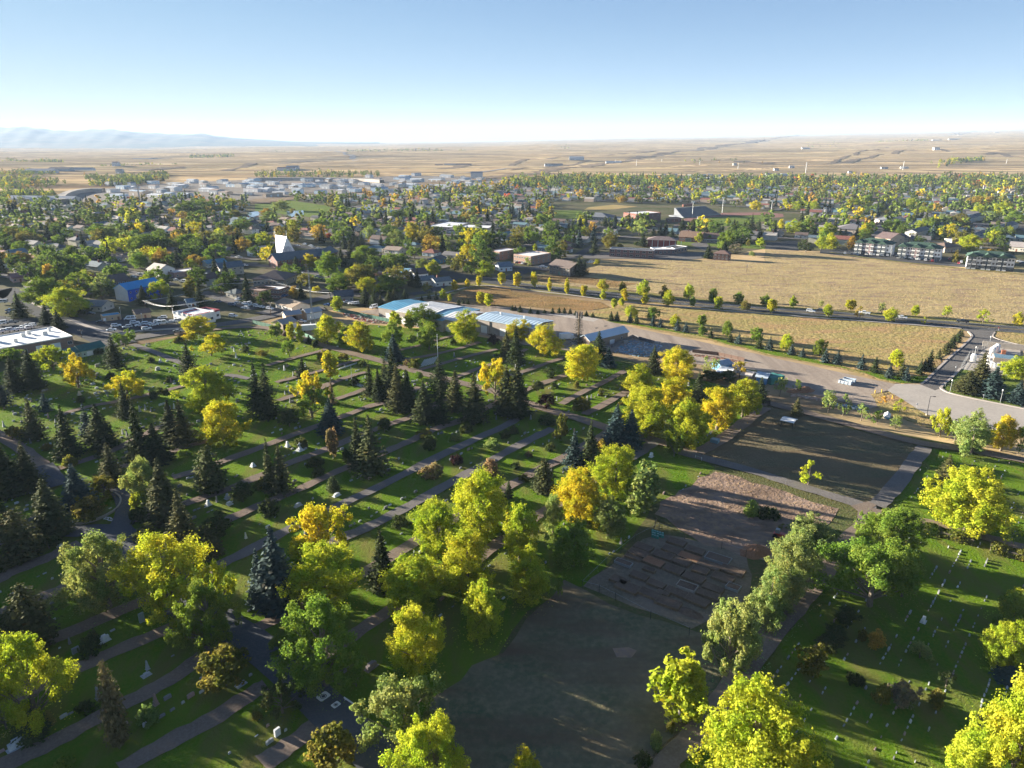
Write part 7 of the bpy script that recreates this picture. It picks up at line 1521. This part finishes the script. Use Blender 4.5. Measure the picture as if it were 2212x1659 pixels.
# picnic shelter
q = [G('B3', x, y, 2.6) for x, y in ((125, 1205), (245, 1232), (292, 1203), (165, 1172))]; c0 = sum(q, Vector()) / 4; d = q[1] - q[0]; o = empty('picnic_shelter', (c0.x, c0.y, 0), math.atan2(d.y, d.x)); L = d.length / 2; W = 2.2
MB().add([(-L, -W, 2.5), (L, -W, 2.5), (L, 0, 3.0), (-L, 0, 3.0), (L, W, 2.5), (-L, W, 2.5), (-L, -W, 2.4), (L, -W, 2.4), (L, 0, 2.9), (-L, 0, 2.9), (L, W, 2.4), (-L, W, 2.4)], [(0, 1, 2, 3), (3, 2, 4, 5), (6, 9, 8, 7), (9, 11, 10, 8), (0, 6, 7, 1), (4, 10, 11, 5), (1, 7, 8, 2), (2, 8, 10, 4), (3, 9, 6, 0), (5, 11, 9, 3)]).build('roof', M['white'], o)
for sx in (-1, 1):
    for sy in (-1, 1): MB().box(-.07, .07, -.07, .07, 0, 2.45).build('post', M['black_metal'], o, (sx*(L-.4), sy*(W-.4), 0))
tag(o, 'small open shelter with pale roof on the mown field', 'shelter')
# blue cabinet and pale slab near grove
bld('storage_box', 'cabinet', 'blue-grey storage box on lawn below golden grove', 'B2', (1735, 1375), (1800, 1390), 2.0, 1.6, roof='flat', wall=(.16, .26, .32), roofc=(.25, .36, .42), par=.05, nwin=0, side=0, detail=False)
mesh_obj('slab', MB().box(0, 4, 0, 1.6, 0, .35).mesh('slab', M['concrete']), None, G("B2", 1738, 1398), math.radians(-30)); tag(bpy.data.objects['slab'], 'pale concrete slab in front of blue-grey storage box', 'slab')
# ------------------------------------------------------------------ poles, lamps, masts, wires
def pole(c, x, yb, yt, name, cat, label, kind, r=.09, mat='steel', rz=0.0):
    b0, H = hgt(c, x, yb, yt); o = empty(name, b0, rz); MB().tube([(0, 0, 0), (0, 0, H)], [r*1.3, r*.8], 7).build('post', M[mat], o)
    if kind == 'lamp': MB().box(0, 1.5, -.05, .05, H-.12, H-.02).build('arm', M[mat], o); MB().box(1.0, 1.8, -.18, .18, H-.2, H-.02).build('lamp_head', M['black_metal'], o); MB().tube([(0, 0, 0), (0, 0, .7)], [.32, .32], 8).build('footing', M['concrete'], o)
    elif kind == 'top': MB().tube([(0, 0, H), (0, 0, H+.5)], [.25, .18], 8).build('lamp_head', M['white'], o)
    elif kind == 'sign': MB().prism([(.34*math.cos(math.pi/8 + k*math.pi/4), H - .3 + .34*math.sin(math.pi/8 + k*math.pi/4)) for k in range(8)], -.05, -.02).build('sign_plate', M['white'], o)
    elif kind == 'flag': MB().tube([(0, 0, 0), (0, 0, .8)], [.8, .6], 8).build('base', M['stone'], o, col=(.4, .28, .22)); MB().tube([(0, 0, H), (0, 0, H+.2)], [.14, .1], 6).build('finial', M['white'], o)
    elif kind == 'util':
        MB().box(-1.3, 1.3, -.08, .08, H-.9, H-.75).build('crossarm', M['wood'], o)
        for sx in (-1.15, -.4, .4, 1.15): MB().tube([(sx, 0, H-.75), (sx, 0, H-.5)], [.06, .05], 5).build('insulator', M['trim'], o)
        MB().tube([(.35, 0, H-2.4), (.35, 0, H-1.4)], [.25, .25], 8).build('transformer', M['steel'], o)
    elif kind == 'stadium': MB().box(-1.8, 1.8, -.15, .15, H-.1, H+1.6).build('lamp_rack', M['white'], o)
    elif kind == 'trans':
        for zz in (.78, .9): MB().box(-H*.09, H*.09, -.15, .15, H*zz, H*zz + .3).build('crossarm', M['trim'], o)
    tag(o, label, cat); return o, b0, H
pole('B3', 1398, 1170, 1003, 'street_lamp', 'street lamp', 'single-arm dark street lamp on concrete footing at apron edge', 'lamp', .11, 'black_metal')
for i, (x, yb, yt) in enumerate(((1600, 970, 868), (2035, 1062, 955), (1638, 822, 755), (1938, 572, 490), (1818, 632, 580))):
    pole('B3', x, yb, yt, 'lamp_post', 'lamp post', ['slim lamp post on corner lawn beside big spruces', 'slim pale post with yellow top on lawn strip', 'slim lamp post at gate of utility yard', 'slim lamp post near highway junction', 'slim lamp post between lawn and access road'][i], 'top', .07)
for i, (x, yb, yt) in enumerate(((1558, 922, 890), (1885, 1036, 985), (1310, 1106, 1063))):
    pole('B3', x, yb, yt, 'road_sign', 'sign', ['small white sign at lawn corner of access road', 'small white sign below middle spruce', 'small white sign at edge of apron'][i], 'sign', .04)
ss, b0, H = pole('B3', 2019, 436, 408, 'stop_sign', 'sign', 'red stop sign at highway junction', 'none', .05)
MB().prism([(.42*math.cos(math.pi/8 + k*math.pi/4), H + .42*math.sin(math.pi/8 + k*math.pi/4)) for k in range(8)], -.07, -.03).build('sign_plate', M['paint'], ss, rz=.3, col=(.5, .03, .03))
fc_ = bpy.data.curves.new('stop_text', 'FONT'); fc_.body = 'STOP'; fc_.size = .32; fc_.align_x = 'CENTER'; fc_.align_y = 'CENTER'; fc_.extrude = .004; fo = bpy.data.objects.new('stop_text', fc_)
fc_.materials.append(M['white']); COL.objects.link(fo); bpy.context.view_layer.update()
lme = bpy.data.meshes.new_from_object(fo.evaluated_get(bpy.context.evaluated_depsgraph_get())); bpy.data.objects.remove(fo)
fo = mesh_obj('lettering', lme, ss, (-.02, -.085, H)); fo.rotation_euler = (math.pi/2, 0, .3)
for i, (x, y) in enumerate(((950, 978), (1008, 972), (1027, 1032), (1100, 1028))):
    o = empty('bollard', G('B3', x, y)); MB().tube([(0, 0, 0), (0, 0, 1.3)], [.16, .16], 8).build('post', M['paint'], o, col=(.60, .40, .03)); MB().tube([(0, 0, 1.3), (0, 0, 1.42)], [.15, .06], 8).build('cap', M['paint'], o, col=(.6, .4, .03)); want(o, 'yellow bollard on dry grass corner of gravel yard', uv('B3', x, y)[0], 'bollard', 'yellow bollards')
pole('B1', 842, 905, 735, 'flagpole', 'flagpole', 'white flagpole on stone base among left grave rows', 'flag', .09, 'white'); pole('B1', 1587, 735, 470, 'flagpole', 'flagpole', 'tall bare white flagpole behind spruces', 'flag', .09, 'white')
pole('B0', 1055, 335, 238, 'parking_lamp', 'lamp post', 'tall pale lamp post between huts behind car park', 'top', .12); pole('B0', 1242, 392, 292, 'parking_lamp', 'lamp post', 'tall pale lamp post in middle of car park', 'top', .12)
poles = []
for i, (c, x, yb, yt) in enumerate((('B0', 1262, 245, 165), ('B0', 1505, 345, 212), ('B1', 138, 305, 180), ('B1', 130, 60, -20), ('B1', 655, 190, 98), ('A0', 1940, 1560, 1455), ('A1', 445, 1370, 1290), ('B0', 708, 495, 418), ('A1', 1665, 1090, 1000), ('A2', 2045, 1370, 1290))):
    poles.append(pole(c, x, yb, yt, 'utility_pole', 'utility pole', ['wooden utility pole left of diner under wires', 'wooden utility pole at left corner of diner', 'wooden utility pole left of maintenance sheds', 'utility pole beside flat brick office', 'utility pole right of lattice mast', 'utility pole before slate-roofed house', 'utility pole on church lawn edge', 'bare pole beside left street', 'utility pole among middle trees', 'utility pole near highway bend'][i], 'util', .15, 'wood'))
def wires(i, j, label):
    o = empty('power_line', poles[i][1]); A, B = poles[i][1] + Vector((0, 0, poles[i][2] - .5)), poles[j][1] + Vector((0, 0, poles[j][2] - .5))
    for k in (-1.15, -.4, .4, 1.15):
        p = [A.lerp(B, t) + Vector((k, 0, -4 * t * (1 - t) * (B - A).length * .03)) - poles[i][1] for t in np.linspace(0, 1, 13)]; MB().tube([tuple(z) for z in p], [.028]*13, 4).build('wire', M['trim'], o)
    tag(o, label, 'power line')
wires(0, 1, 'bundle of wires sagging to the diner pole'); wires(1, 3, 'wires from diner pole up to the brick office'); wires(3, 4, 'wires from brick office to pole beside lattice mast'); wires(5, 3, 'wires sagging in front of slate-roofed house'); wires(0, 5, 'wires running up behind the blue building')
# lattice mast
b0 = G('B1', 508, 425); T = at_dist(668, 585, b0.y); H = T.z; o = empty('lattice_mast', b0, .4); mb = MB()
w0, w1 = 2.6, .35
def mp(k, t): a = math.pi/4 + k*math.pi/2; w_ = w0 + (w1 - w0) * min(1, t / .35) if t < .35 else w1; return (math.cos(a)*w_, math.sin(a)*w_, t*H)
for k in range(4): mb.tube([mp(k, 0), mp(k, .35), mp(k, 1)], [.09, .07, .05], 4)
mb.build('leg_frame', M['steel'], o); br = MB()
ts = [0, .12, .22, .30, .36] + [.36 + .04*i for i in range(1, 17)]
for t0, t1 in zip(ts, ts[1:]):
    for k in range(4): br.tube([mp(k, t0), mp((k+1) % 4, t1)], [.04, .04], 3).tube([mp(k, t1), mp((k+1) % 4, t1)], [.035, .035], 3)
br.build('bracing', M['steel'], o); MB().tube([(.4, 0, H*.72), (.4, .5, H*.72)], [.45, .45], 10).build('dish', M['white'], o, rz=1.0); MB().tube([(0, 0, H), (0, 0, H + 2.5)], [.05, .03], 5).build('aerial', M['steel'], o)
tag(o, 'slender steel lattice mast standing before maintenance sheds', 'mast')
# tree-shaped phone mast
b0, H = hgt('B2', 590, 575, 275); o = empty('phone_mast', b0); MB().tube([(0, 0, 0), (0, 0, H)], [.45, .25], 9).build('pole', M['wood'], o)
C_, N_, S_ = [], [], []; g = np.random.default_rng(4)
for L in range(46):
    z = 2 + (H*.86 - 2) * L / 46; Rb = (3.2 if z < H*.3 else 2.1 if z < H*.7 else 1.6) * g.uniform(.75, 1.1)
    for j in range(8):
        a = g.uniform(0, 6.28)
        for s_ in (.4, .7, 1.0): C_.append((math.cos(a)*Rb*s_, math.sin(a)*Rb*s_, z + .1*s_)); N_.append((g.normal(0, .4), g.normal(0, .4), 1)); S_.append(.30 if z > H*.3 else .5)
mesh_obj('branches', np_mesh('branches', leaf_quads(np.array(C_), np.array(N_), np.array(S_), .35), len(C_), M['needle']), o, col=(.05, .055, .04))
for k in range(12):
    a = 2*math.pi*k/12; MB().box(-.18, .18, -.1, .1, H - 2.4, H + .1).build('antenna_panel', M['black_metal'], o, (math.cos(a)*1.5, math.sin(a)*1.5, 0), a + math.pi/2)
MB().tube([(-1.5, 0, H-1.2), (1.5, 0, H-1.2)], [.06, .06], 4).tube([(0, -1.5, H-1.2), (0, 1.5, H-1.2)], [.06, .06], 4).build('mount', M['black_metal'], o); tag(o, 'dark phone mast disguised as a conifer with antennas on top', 'phone mast')
for i, (c, x, yb, yt) in enumerate((('A2', 1578, 890, 760), ('A2', 1838, 850, 725), ('A3', 45, 890, 752), ('A3', 512, 870, 815), ('A2', 1230, 905, 860), ('A2', 1620, 940, 885), ('A2', 1680, 930, 880))): pole(c, x, yb, yt, 'floodlight', 'floodlight', ['stadium floodlight in front of grandstand', 'stadium floodlight behind grandstand', 'stadium floodlight at right end of running track', 'square-framed light pole on car park right of track', 'short light pole beside red gymnasium', 'short light pole left of sports field', 'short light pole at sports field corner'][i], 'stadium' if i < 4 else 'top', .28)
for i, (c, x, yb, yt) in enumerate((('A2', 913, 445, 390), ('A2', 952, 445, 393), ('A2', 1093, 460, 390), ('A2', 1311, 445, 382), ('A2', 1640, 460, 390), ('A2', 1972, 487, 415), ('A3', 347, 515, 412), ('A3', 1187, 505, 400), ('A3', 2075, 490, 385))):
    o, b0, H = pole(c, x, yb, yt, 'transmission_pole', 'pylon', 'x', 'trans', .55, 'white'); want(o, 'thin white transmission pole on the far plain', uv(c, x, yb)[0], 'pylon', 'white transmission poles')
o, b0, H = pole('A0', 1210, 735, 606, 'smokestack', 'chimney', 'pale slender smokestack in far industrial yard', 'none', 1.1, 'concrete')
# far viaduct
for s_, lab in (('A0 540,770 530,745 560,715 640,685 760,668 900,668', 'curving pale highway ramp beyond the left trees'), ('A1 -60,570 200,568 560,566 900,575 1100,590', 'long pale highway bridge across the far town')):
    p = densify(smooth_line(pts(s_)), 12, False); v, f = ribbon_mesh(p, 12, 6.0, .6); me = bpy.data.meshes.new('viaduct'); me.from_pydata(v, [], f); me.materials.append(M['concrete']); o = mesh_obj('viaduct', me); tag(o, lab, 'bridge')
    for k in range(2, len(p) - 1, 4): MB().box(-.8, .8, -3, 3, 0, 6.1).build('pier', M['concrete'], o, (p[k].x, p[k].y, 0))
# ------------------------------------------------------------------ fences, yard clutter, garden
def panel_fence(name, c, s_, h, col, label, step=2.6, cat='fence'):
    p = pts(c + ' ' + s_); o = empty(name, p[0]); tag(o, label, cat)
    for a, b_ in zip(p, p[1:]):
        n = max(1, int((b_ - a).length / step)); d = (b_ - a) / n; rz = math.atan2(d.y, d.x); L = d.length
        for k in range(n):
            q = a + d * k - p[0]
            pm = MB(); nb = 6
            for j in range(nb): pm.box(.08 + j*(L-.16)/nb + .01, .08 + (j+1)*(L-.16)/nb - .01, -.03 - .012*(j % 2), .03, .08, h)
            pm.build('panel', M['paint'], o, tuple(q), rz, col); MB().box(-.07, .07, -.08, .08, 0, h + .1).build('post', M['paint'], o, tuple(q), rz, tuple(k_*.8 for k_ in col))
panel_fence('green_fence', 'B1', '-20,375 90,400 200,425', 2.0, (.09, .20, .14), 'green panel fence left of large tan garage'); panel_fence('green_fence', 'B1', '680,262 850,295 1010,330 1175,365', 2.0, (.07, .18, .13), 'green panel fence along scrap yard before warehouse'); panel_fence('green_fence', 'B1', '270,435 460,500 548,540', 2.0, (.11, .24, .17), 'green panel fence behind yellow poplars')
panel_fence('yard_fence', 'B2', '880,585 1060,500 1250,555', 1.8, (.16, .15, .15), 'grey fence round storage yard beside workshop'); panel_fence('wood_fence', 'B2', '420,540 530,572', 1.6, (.36, .31, .25), 'weathered wooden fence left of phone mast'); panel_fence('yard_fence', 'B2', '1580,625 1800,650 2030,700', 1.6, (.16, .10, .075), 'brown fence along gravel road with stored stakes')
def wire_fence(c, s_, h, label, step=3.0, mesh=True):
    p = pts(c + ' ' + s_); o = empty('wire_fence', p[0]); tag(o, label, 'fence')
    for a, b_ in zip(p, p[1:]):
        n = max(1, int((b_ - a).length / step))
        for k in range(n + 1): MB().tube([(0, 0, 0), (0, 0, h)], [.05, .05], 5).build('post', M['steel'] if mesh else M['dark'], o, tuple(a + (b_ - a) * (k / n) - p[0]))
        for z in ((.3, h*.5, h*.97) if mesh else (h*.95,)): MB().tube([tuple(a - p[0] + Vector((0, 0, z))), tuple(b_ - p[0] + Vector((0, 0, z)))], [.022, .022], 4).build('rail', M['steel'], o)
wire_fence('B3', '1690,775 1770,655 1960,560 2110,590', 2.6, 'steel mesh fence round utility yard'); wire_fence('B3', '1725,780 1805,670 1815,650', 2.4, 'inner steel fence of utility yard')
wire_fence('C2', '625,1350 830,1150 1080,950 1290,840 1510,920 1830,1010 2040,1080', 2.2, 'garden fence of thin dark posts, far side', 6.0, False); wire_fence('C2', '625,1350 770,1390 910,1460 1215,1620 1550,1760', 2.2, 'garden fence of thin dark posts, near side', 6.0, False)
# utility yard
UY = empty('substation', G('B3', 1990, 700)); tag(UY, 'utility yard equipment of white tanks, pipes and tan enclosure', 'substation')
def uy(name, x, y, sx, sy, h, mat, col=None, cyl=False, z0=0):
    p = G('B3', x, y) - UY.location
    m_ = MB().tube([(0, 0, z0), (0, 0, z0 + h*.85), (0, 0, z0 + h)], [sx, sx, sx*.5], 10) if cyl else MB().box(-sx, sx, -sy, sy, z0, z0 + h)
    m_.build(name, M[mat], UY, tuple(p), math.radians(-29), col)
for x, y in ((1985, 625), (2005, 612), (1965, 640), (1800, 700)): uy('tank', x, y, 1.1, 1, 3.4, 'white', cyl=True)
for x, y in ((1945, 700), (1965, 715), (1925, 690), (1985, 720), (1940, 740), (1975, 755), (2005, 760)): uy('transformer', x, y, 1.0, .8, 2.2, 'white')
for k in range(7): uy('pipe', 1925 + 12*k, 690 - 6*k, .12, .12, 3.0, 'steel')
uy('enclosure', 2075, 720, 4.5, 3.6, 3.0, 'paint', (.46, .36, .27)); uy('enclosure_roof', 2075, 720, 4.2, 3.3, .1, 'paint', (.13, .22, .28), z0=3.0); uy('wall', 2060, 590, 8, .2, 2.6, 'paint', (.46, .40, .33)); uy('coil', 2062, 640, .8, .7, 2.0, 'paint', (.40, .15, .08)); uy('wall', 2180, 600, 5, .2, 2.6, 'paint', (.46, .40, .33))
# heaps
def heap(name, c, x, y, r, h, mat, label, cat='heap', sq=.7, rz=0):
    g_ = np.random.default_rng(int(x + y)); v = [(0, 0, h)]; n = 14
    for i in range(1, 5):
        for k in range(n): rr = r * i / 4; a = 2*math.pi*k/n; v.append((math.cos(a)*rr*g_.uniform(.85, 1.1), math.sin(a)*rr*sq*g_.uniform(.85, 1.1), max(-.05, h*(1 - (i/4)**1.4) + g_.normal(0, h*.06) if i < 4 else -.05)))
    f = [(0, 1 + k, 1 + (k+1) % n) for k in range(n)]
    for i in range(3):
        for k in range(n): f.append((1 + i*n + k, 1 + (i+1)*n + k, 1 + (i+1)*n + (k+1) % n, 1 + i*n + (k+1) % n))
    o = MB().add(v, f).build(name, M[mat], None, G(c, x, y), rz); tag(o, label, cat)
M['soil'] = ground_mat('soil', (.17, .12, .09), (.12, .085, .065), (.21, .15, .11), .4, 3, .6, .15); M['red_soil'] = ground_mat('red_soil', (.30, .15, .09), (.24, .12, .07), (.36, .2, .12), .3, 3, .6, .15)
heap('dirt_heap', 'B3', 345, 955, 4.2, 1.8, 'red_soil', 'reddish dirt heap on gravel yard near thin trees', rz=.3); heap('dirt_heap', 'B3', 240, 965, 2.5, 1.2, 'red_soil', 'smaller orange dirt heap left of reddish heap'); heap('dirt_heap', 'C2', 2125, 1035, 4.4, 1.9, 'red_soil', 'dark mound of earth on bare patch by garden', rz=.4); heap('brush_heap', 'C2', 1560, 1565, 3.8, .9, 'soil', 'long dark brown compost mound at garden edge', sq=.45, rz=-.6)
def debris(name, poly, n, smax, cols, label, seed):
    g_ = np.random.default_rng(seed); p = pts(poly); X0, X1 = min(q.x for q in p), max(q.x for q in p); Y0, Y1 = min(q.y for q in p), max(q.y for q in p); mb = MB(); cc = []; k = 0
    while k < n:
        x, y = g_.uniform(X0, X1), g_.uniform(Y0, Y1)
        if not pip(p, np.array([x]), np.array([y]))[0]: continue
        a = g_.uniform(0, 3.14); sx, sy, h = g_.uniform(.2, smax), g_.uniform(.15, smax*.5), g_.uniform(.15, smax*.5); ca, sa = math.cos(a), math.sin(a)
        mb.add([(x + ca*u - sa*w_, y + sa*u + ca*w_, z) for z in (0, h) for u, w_ in ((-sx, -sy), (sx, -sy), (sx, sy), (-sx, sy))], [(4, 5, 6, 7), (0, 1, 5, 4), (1, 2, 6, 5), (2, 3, 7, 6), (3, 0, 4, 7)]); cc += [cols[g_.integers(len(cols))]] * 5; k += 1
    me = mb.mesh(name, M['tint']); set_tint(me, cc); tag(mesh_obj(name, me), label, 'debris', kind='stuff')
debris('yard_scrap', 'B2 930,590 1050,520 1330,560 1240,640 1180,670 900,620', 420, .9, [(.30, .36, .40), (.22, .26, .3), (.5, .5, .5), (.35, .3, .26), (.15, .3, .38)], 'scattered stone and scrap in the storage yard', 2)
debris('yard_scrap', 'B1 770,290 870,275 1150,345 1160,375 1020,370 780,310', 240, .8, [(.30, .05, .04), (.25, .18, .14), (.5, .48, .45), (.2, .14, .11)], 'red and brown scrap along the green fence', 3)
debris('stacked_stakes', 'B2 1585,640 1800,665 2000,700 1990,715 1780,690 1590,655', 160, .6, [(.22, .11, .07), (.16, .09, .06), (.3, .16, .1)], 'brown stakes stored along the yard fence', 4)
debris('rubble', 'B3 230,985 480,1020 470,1045 220,1005', 110, .7, [(.45, .28, .2), (.5, .36, .28), (.34, .22, .16)], 'broken reddish concrete rubble by gravel yard', 5)
debris('pipe_stock', 'B3 500,1045 760,1090 900,1120 880,1135 740,1115 500,1065', 70, 1.0, [(.35, .42, .40), (.5, .55, .55), (.16, .22, .2)], 'pale stored pipes and blocks behind thin trees', 6)
for i, (x, y, rz) in enumerate(((1000, 545, .2), (1280, 555, -.3))):
    o = empty('pallet_stack', G('B2', x, y), rz); MB().box(-1.2, 1.2, -.8, .8, 0, .15).build('pallet', M['wood'], o)
    for k in range(3): MB().box(-1.1, 1.1, -.7, .7, .16 + .42*k, .55 + .42*k).build('block', M['concrete'], o)
    tag(o, ['pale stone stack in left part of storage yard', 'white stacked slabs under rack in storage yard'][i], 'pallet')
# garden beds
def z5(x, y): return 442 + .9*x, 774 + .9*y
BA = math.radians(-36)
for i, (x, y, L, W, t) in enumerate(((790, 255, 5, 2.6, 'd'), (745, 312, 5.5, 2.6, 's'), (690, 355, 4.5, 1.0, 'k'), (600, 405, 4.6, 1.6, 'p'), (985, 335, 5.5, 2.8, 'd'), (890, 398, 5.5, 2.8, 'r'), (1060, 282, 5, 2.2, 's'), (1235, 352, 6, 2.6, 'r'), (1285, 285, 5, 2.4, 'd'), (1110, 205, 5, 2.4, 's'), (1510, 365, 6.4, 3, 'p'),
      (1160, 398, 4.5, 2.4, 'd'), (1420, 432, 6, 2.6, 's'), (1340, 478, 4, 2.4, 's'), (1080, 470, 5, 2.6, 'd'), (1650, 480, 6, 3, 's'), (845, 472, 3.2, 1.2, 'd'), (750, 532, 4.6, 2.2, 'd'), (1275, 552, 5.4, 2.6, 'd'), (1555, 552, 5.4, 2.6, 'd'), (915, 612, 4.4, 2.0, 'd'), (1210, 637, 4.8, 2.6, 'f'), (1110, 692, 5.4, 2.2, 'd'),
      (1460, 652, 5, 2.2, 'd'), (1655, 642, 3.2, 2, 'p'), (1410, 712, 5.5, 2, 's'), (640, 642, 6, 3, 'd'), (845, 702, 5.4, 2.4, 's'), (560, 575, 4.6, 2.2, 'd'), (1310, 772, 5.6, 2.6, 'd'), (1030, 792, 6, 2.8, 's'), (1240, 640, 1, .6, 'd'), (980, 700, 3, 1.4, 'd'))):
    p = G('C2', *z5(x, y)); o = empty('garden_bed', p, BA + R.uniform(-.06, .06)); L *= .80; W *= .92
    MB().box(-L/2, L/2, -W/2, W/2, -.05, ZC[0] + .04).build('soil', M['soil'] if t != 'r' else M['red_soil'], o)
    fm = 'walk' if t in 'fp' else 'wood'; fb = MB(); z1 = ZC[0] + (.22 if t == 'f' else .06)
    for a in ((-L/2, L/2, -W/2-.06, -W/2), (-L/2, L/2, W/2, W/2+.1), (-L/2-.1, -L/2, -W/2-.1, W/2+.1), (L/2, L/2+.1, -W/2-.1, W/2+.1)): MB().box(*a, 0, z1).build('board', M[fm] if t != 'p' else M['steel'], o)
    if t == 'k': MB().box(-L/2+.1, L/2-.1, -W/2+.1, W/2-.1, .16, .2).build('cover_sheet', M['dark'], o)
    if t in 'dfp':
        n = int(L * W * (13 if t == 'd' else 5)); g_ = np.random.default_rng(i); C_ = np.stack([g_.uniform(-L/2+.2, L/2-.2, n), g_.uniform(-W/2+.2, W/2-.2, n), g_.uniform(.15, .5, n)], 1)
        mesh_obj('crop', np_mesh('crop', leaf_quads(C_, g_.normal(size=(n, 3)) + [0, 0, .6], g_.uniform(.12, .3, n)), n, M['leaf']), o, col=R.choice([(.10, .16, .05), (.07, .12, .04), (.16, .18, .06), (.12, .16, .09)]))
    want(o, {'d': 'planted garden bed with green crops', 's': 'bare brown garden bed', 'k': 'garden bed under a black sheet', 'p': 'garden bed with pale hoops and netting', 'r': 'reddish bare garden bed', 'f': 'raised bed framed in pale boards'}[t] + ' in the allotment', uv('C2', *z5(x, y))[0], 'garden bed', 'allotment beds')
for k in range(13):
    x, y = 880 + (k % 5) * 24 + R.uniform(-5, 5), 100 + (k // 5) * 22 + (k % 5) * 7; o = empty('barrel', G('C2', *z5(x, y))); MB().tube([(0, 0, 0), (0, 0, .12), (0, 0, .5), (0, 0, .9)], [.3, .33, .35, .3], 9).build('drum', M['paint'], o, col=(.04, .22, .17)); MB().tube([(0, 0, .9), (0, 0, .94)], [.26, .26], 9).build('lid', M['paint'], o, col=(.2, .4, .36)); want(o, 'green barrel in the cluster by the leaning post', uv('C2', *z5(x, y))[0], 'barrel', 'green barrels')
a = G('C2', *z5(885, 82)); MB().tube([(0, 0, 0), (.7, .2, 3.6)], [.14, .12], 7).build('leaning_post', M['wood'], None, a); tag(bpy.data.objects['leaning_post'], 'brown leaning wooden post above green barrels', 'post')
MB().box(0, 5.6, 0, 1.1, 0, .12).box(.2, 5.4, .1, 1.0, .12, .16).build('plank_sheet', M['walk'], None, G('C2', *z5(448, 445)), BA); tag(bpy.data.objects['plank_sheet'], 'long pale board lying at left edge of garden', 'board')
t_ = empty('tractor', G('C3', 130, 905), -.5); MB().prism([(-1.6, .5), (1.8, .5), (1.9, 1.1), (.4, 1.3), (-1.6, 1.1)], -.6, .6).build('body', M['car_paint'], t_, col=(.5, .06, .03)); MB().box(-1.2, -.3, -.5, .5, 1.3, 2.2).build('cab', M['steel'], t_); MB().add([(1.9, -.9, .2), (1.9, .9, .2), (3.0, .9, .1), (3.0, -.9, .1), (1.9, -.9, .9), (1.9, .9, .9)], [(0, 1, 2, 3), (0, 4, 5, 1), (0, 3, 4), (1, 5, 2)]).build('bucket', M['paint'], t_, col=(.5, .06, .03))
for sx, s_ in ((-1.1, 1.7), (1.2, 1.2)):
    for sy in (-.85, .85): mesh_obj('wheel', CARS['suv'][2], t_, (sx, sy, .34*s_), scale=(s_, 1.6, s_))
tag(t_, 'red tractor with front bucket half hidden beside bare patch', 'tractor')
sh = empty('barrier', G('D1', 775, 1085)); q = G('D1', 870, 1150) - sh.location; ang = math.atan2(q.y, q.x); L = q.length
MB().box(0, L, -.08, .08, .75, 1.0).build('rail', M['white'], sh, rz=ang)
for k in (.15, .85): MB().add([(L*k-.06, -.5, 0), (L*k+.06, -.5, 0), (L*k+.06, 0, 1.1), (L*k-.06, 0, 1.1), (L*k-.06, .5, 0), (L*k+.06, .5, 0)], [(0, 1, 2, 3), (3, 2, 5, 4)]).build('trestle', M['white'], sh, rz=ang)
tag(sh, 'white wooden barrier beside the asphalt drive', 'barrier')
gt = empty('gate', G('C2', 1605, 220)); q = G('C2', 1658, 238) - gt.location; MB().tube([(0, 0, 1.1), (q.x, q.y, 1.1)], [.05, .05], 5).tube([(0, 0, .5), (q.x, q.y, .5)], [.04, .04], 5).build('bar', M['steel'], gt)
for z in (Vector((0, 0, 0)), q): MB().tube([(0, 0, 0), (0, 0, 1.3)], [.08, .08], 6).build('post', M['trim'], gt, tuple(z))
tag(gt, 'low metal gate across the pale lane by mown field', 'gate')
# clipped hedges
for i, (s_, w, h, lab) in enumerate((('C3 1370,850 1600,905 1800,960', 3.2, 2.4, 'long clipped hedge beside dirt lane, left piece'), ('C3 1945,1020 2100,1060 2300,1110', 3.2, 2.4, 'long clipped hedge beside dirt lane, right piece'))):
    p = pts(s_); A, B = p[0], p[-1]; d = B - A; L = d.length; g_ = np.random.default_rng(40 + i); n = int(L * 190); o = empty('hedge', A, math.atan2(d.y, d.x))
    lump = 1 + .12*np.sin(np.linspace(0, L*1.1, n)); t = np.linspace(0, L, n); th = g_.uniform(0, math.pi, n); C_ = np.stack([t, np.cos(th)*w/2*lump*g_.uniform(.85, 1.05, n), .15 + np.abs(np.sin(th))**.6*h*.92*lump*g_.uniform(.8, 1.05, n)], 1)
    N_ = np.stack([g_.normal(0, .4, n), np.cos(th) + g_.normal(0, .4, n), np.sin(th) + g_.normal(0, .4, n)], 1)
    mesh_obj('foliage', np_mesh('foliage', leaf_quads(C_, N_, g_.uniform(.15, .28, n)), n, M['leaf']), o, col=(.17, .17, .04)); MB().box(0, L, -w*.38, w*.38, 0, h*.72).build('stems', M['bark'], o); tag(o, lab, 'hedge')
# ------------------------------------------------------------------ air
hz = MB().box(-25100, 25100, -25100, 25100, -16.0, 600.0).build('haze', [])
m = bpy.data.materials.new('haze'); m.use_nodes = True; nt = m.node_tree
for n in list(nt.nodes): nt.nodes.remove(n)
out = nt.nodes.new('ShaderNodeOutputMaterial'); vp = nt.nodes.new('ShaderNodeVolumePrincipled')
vp.inputs['Color'].default_value = (.52, .68, .92, 1); vp.inputs['Density'].default_value = 4.2e-5; vp.inputs['Anisotropy'].default_value = 0.0
nt.links.new(vp.outputs[0], out.inputs['Volume']); hz.data.materials.append(m)
tag(hz, kind='stuff')
give_labels()
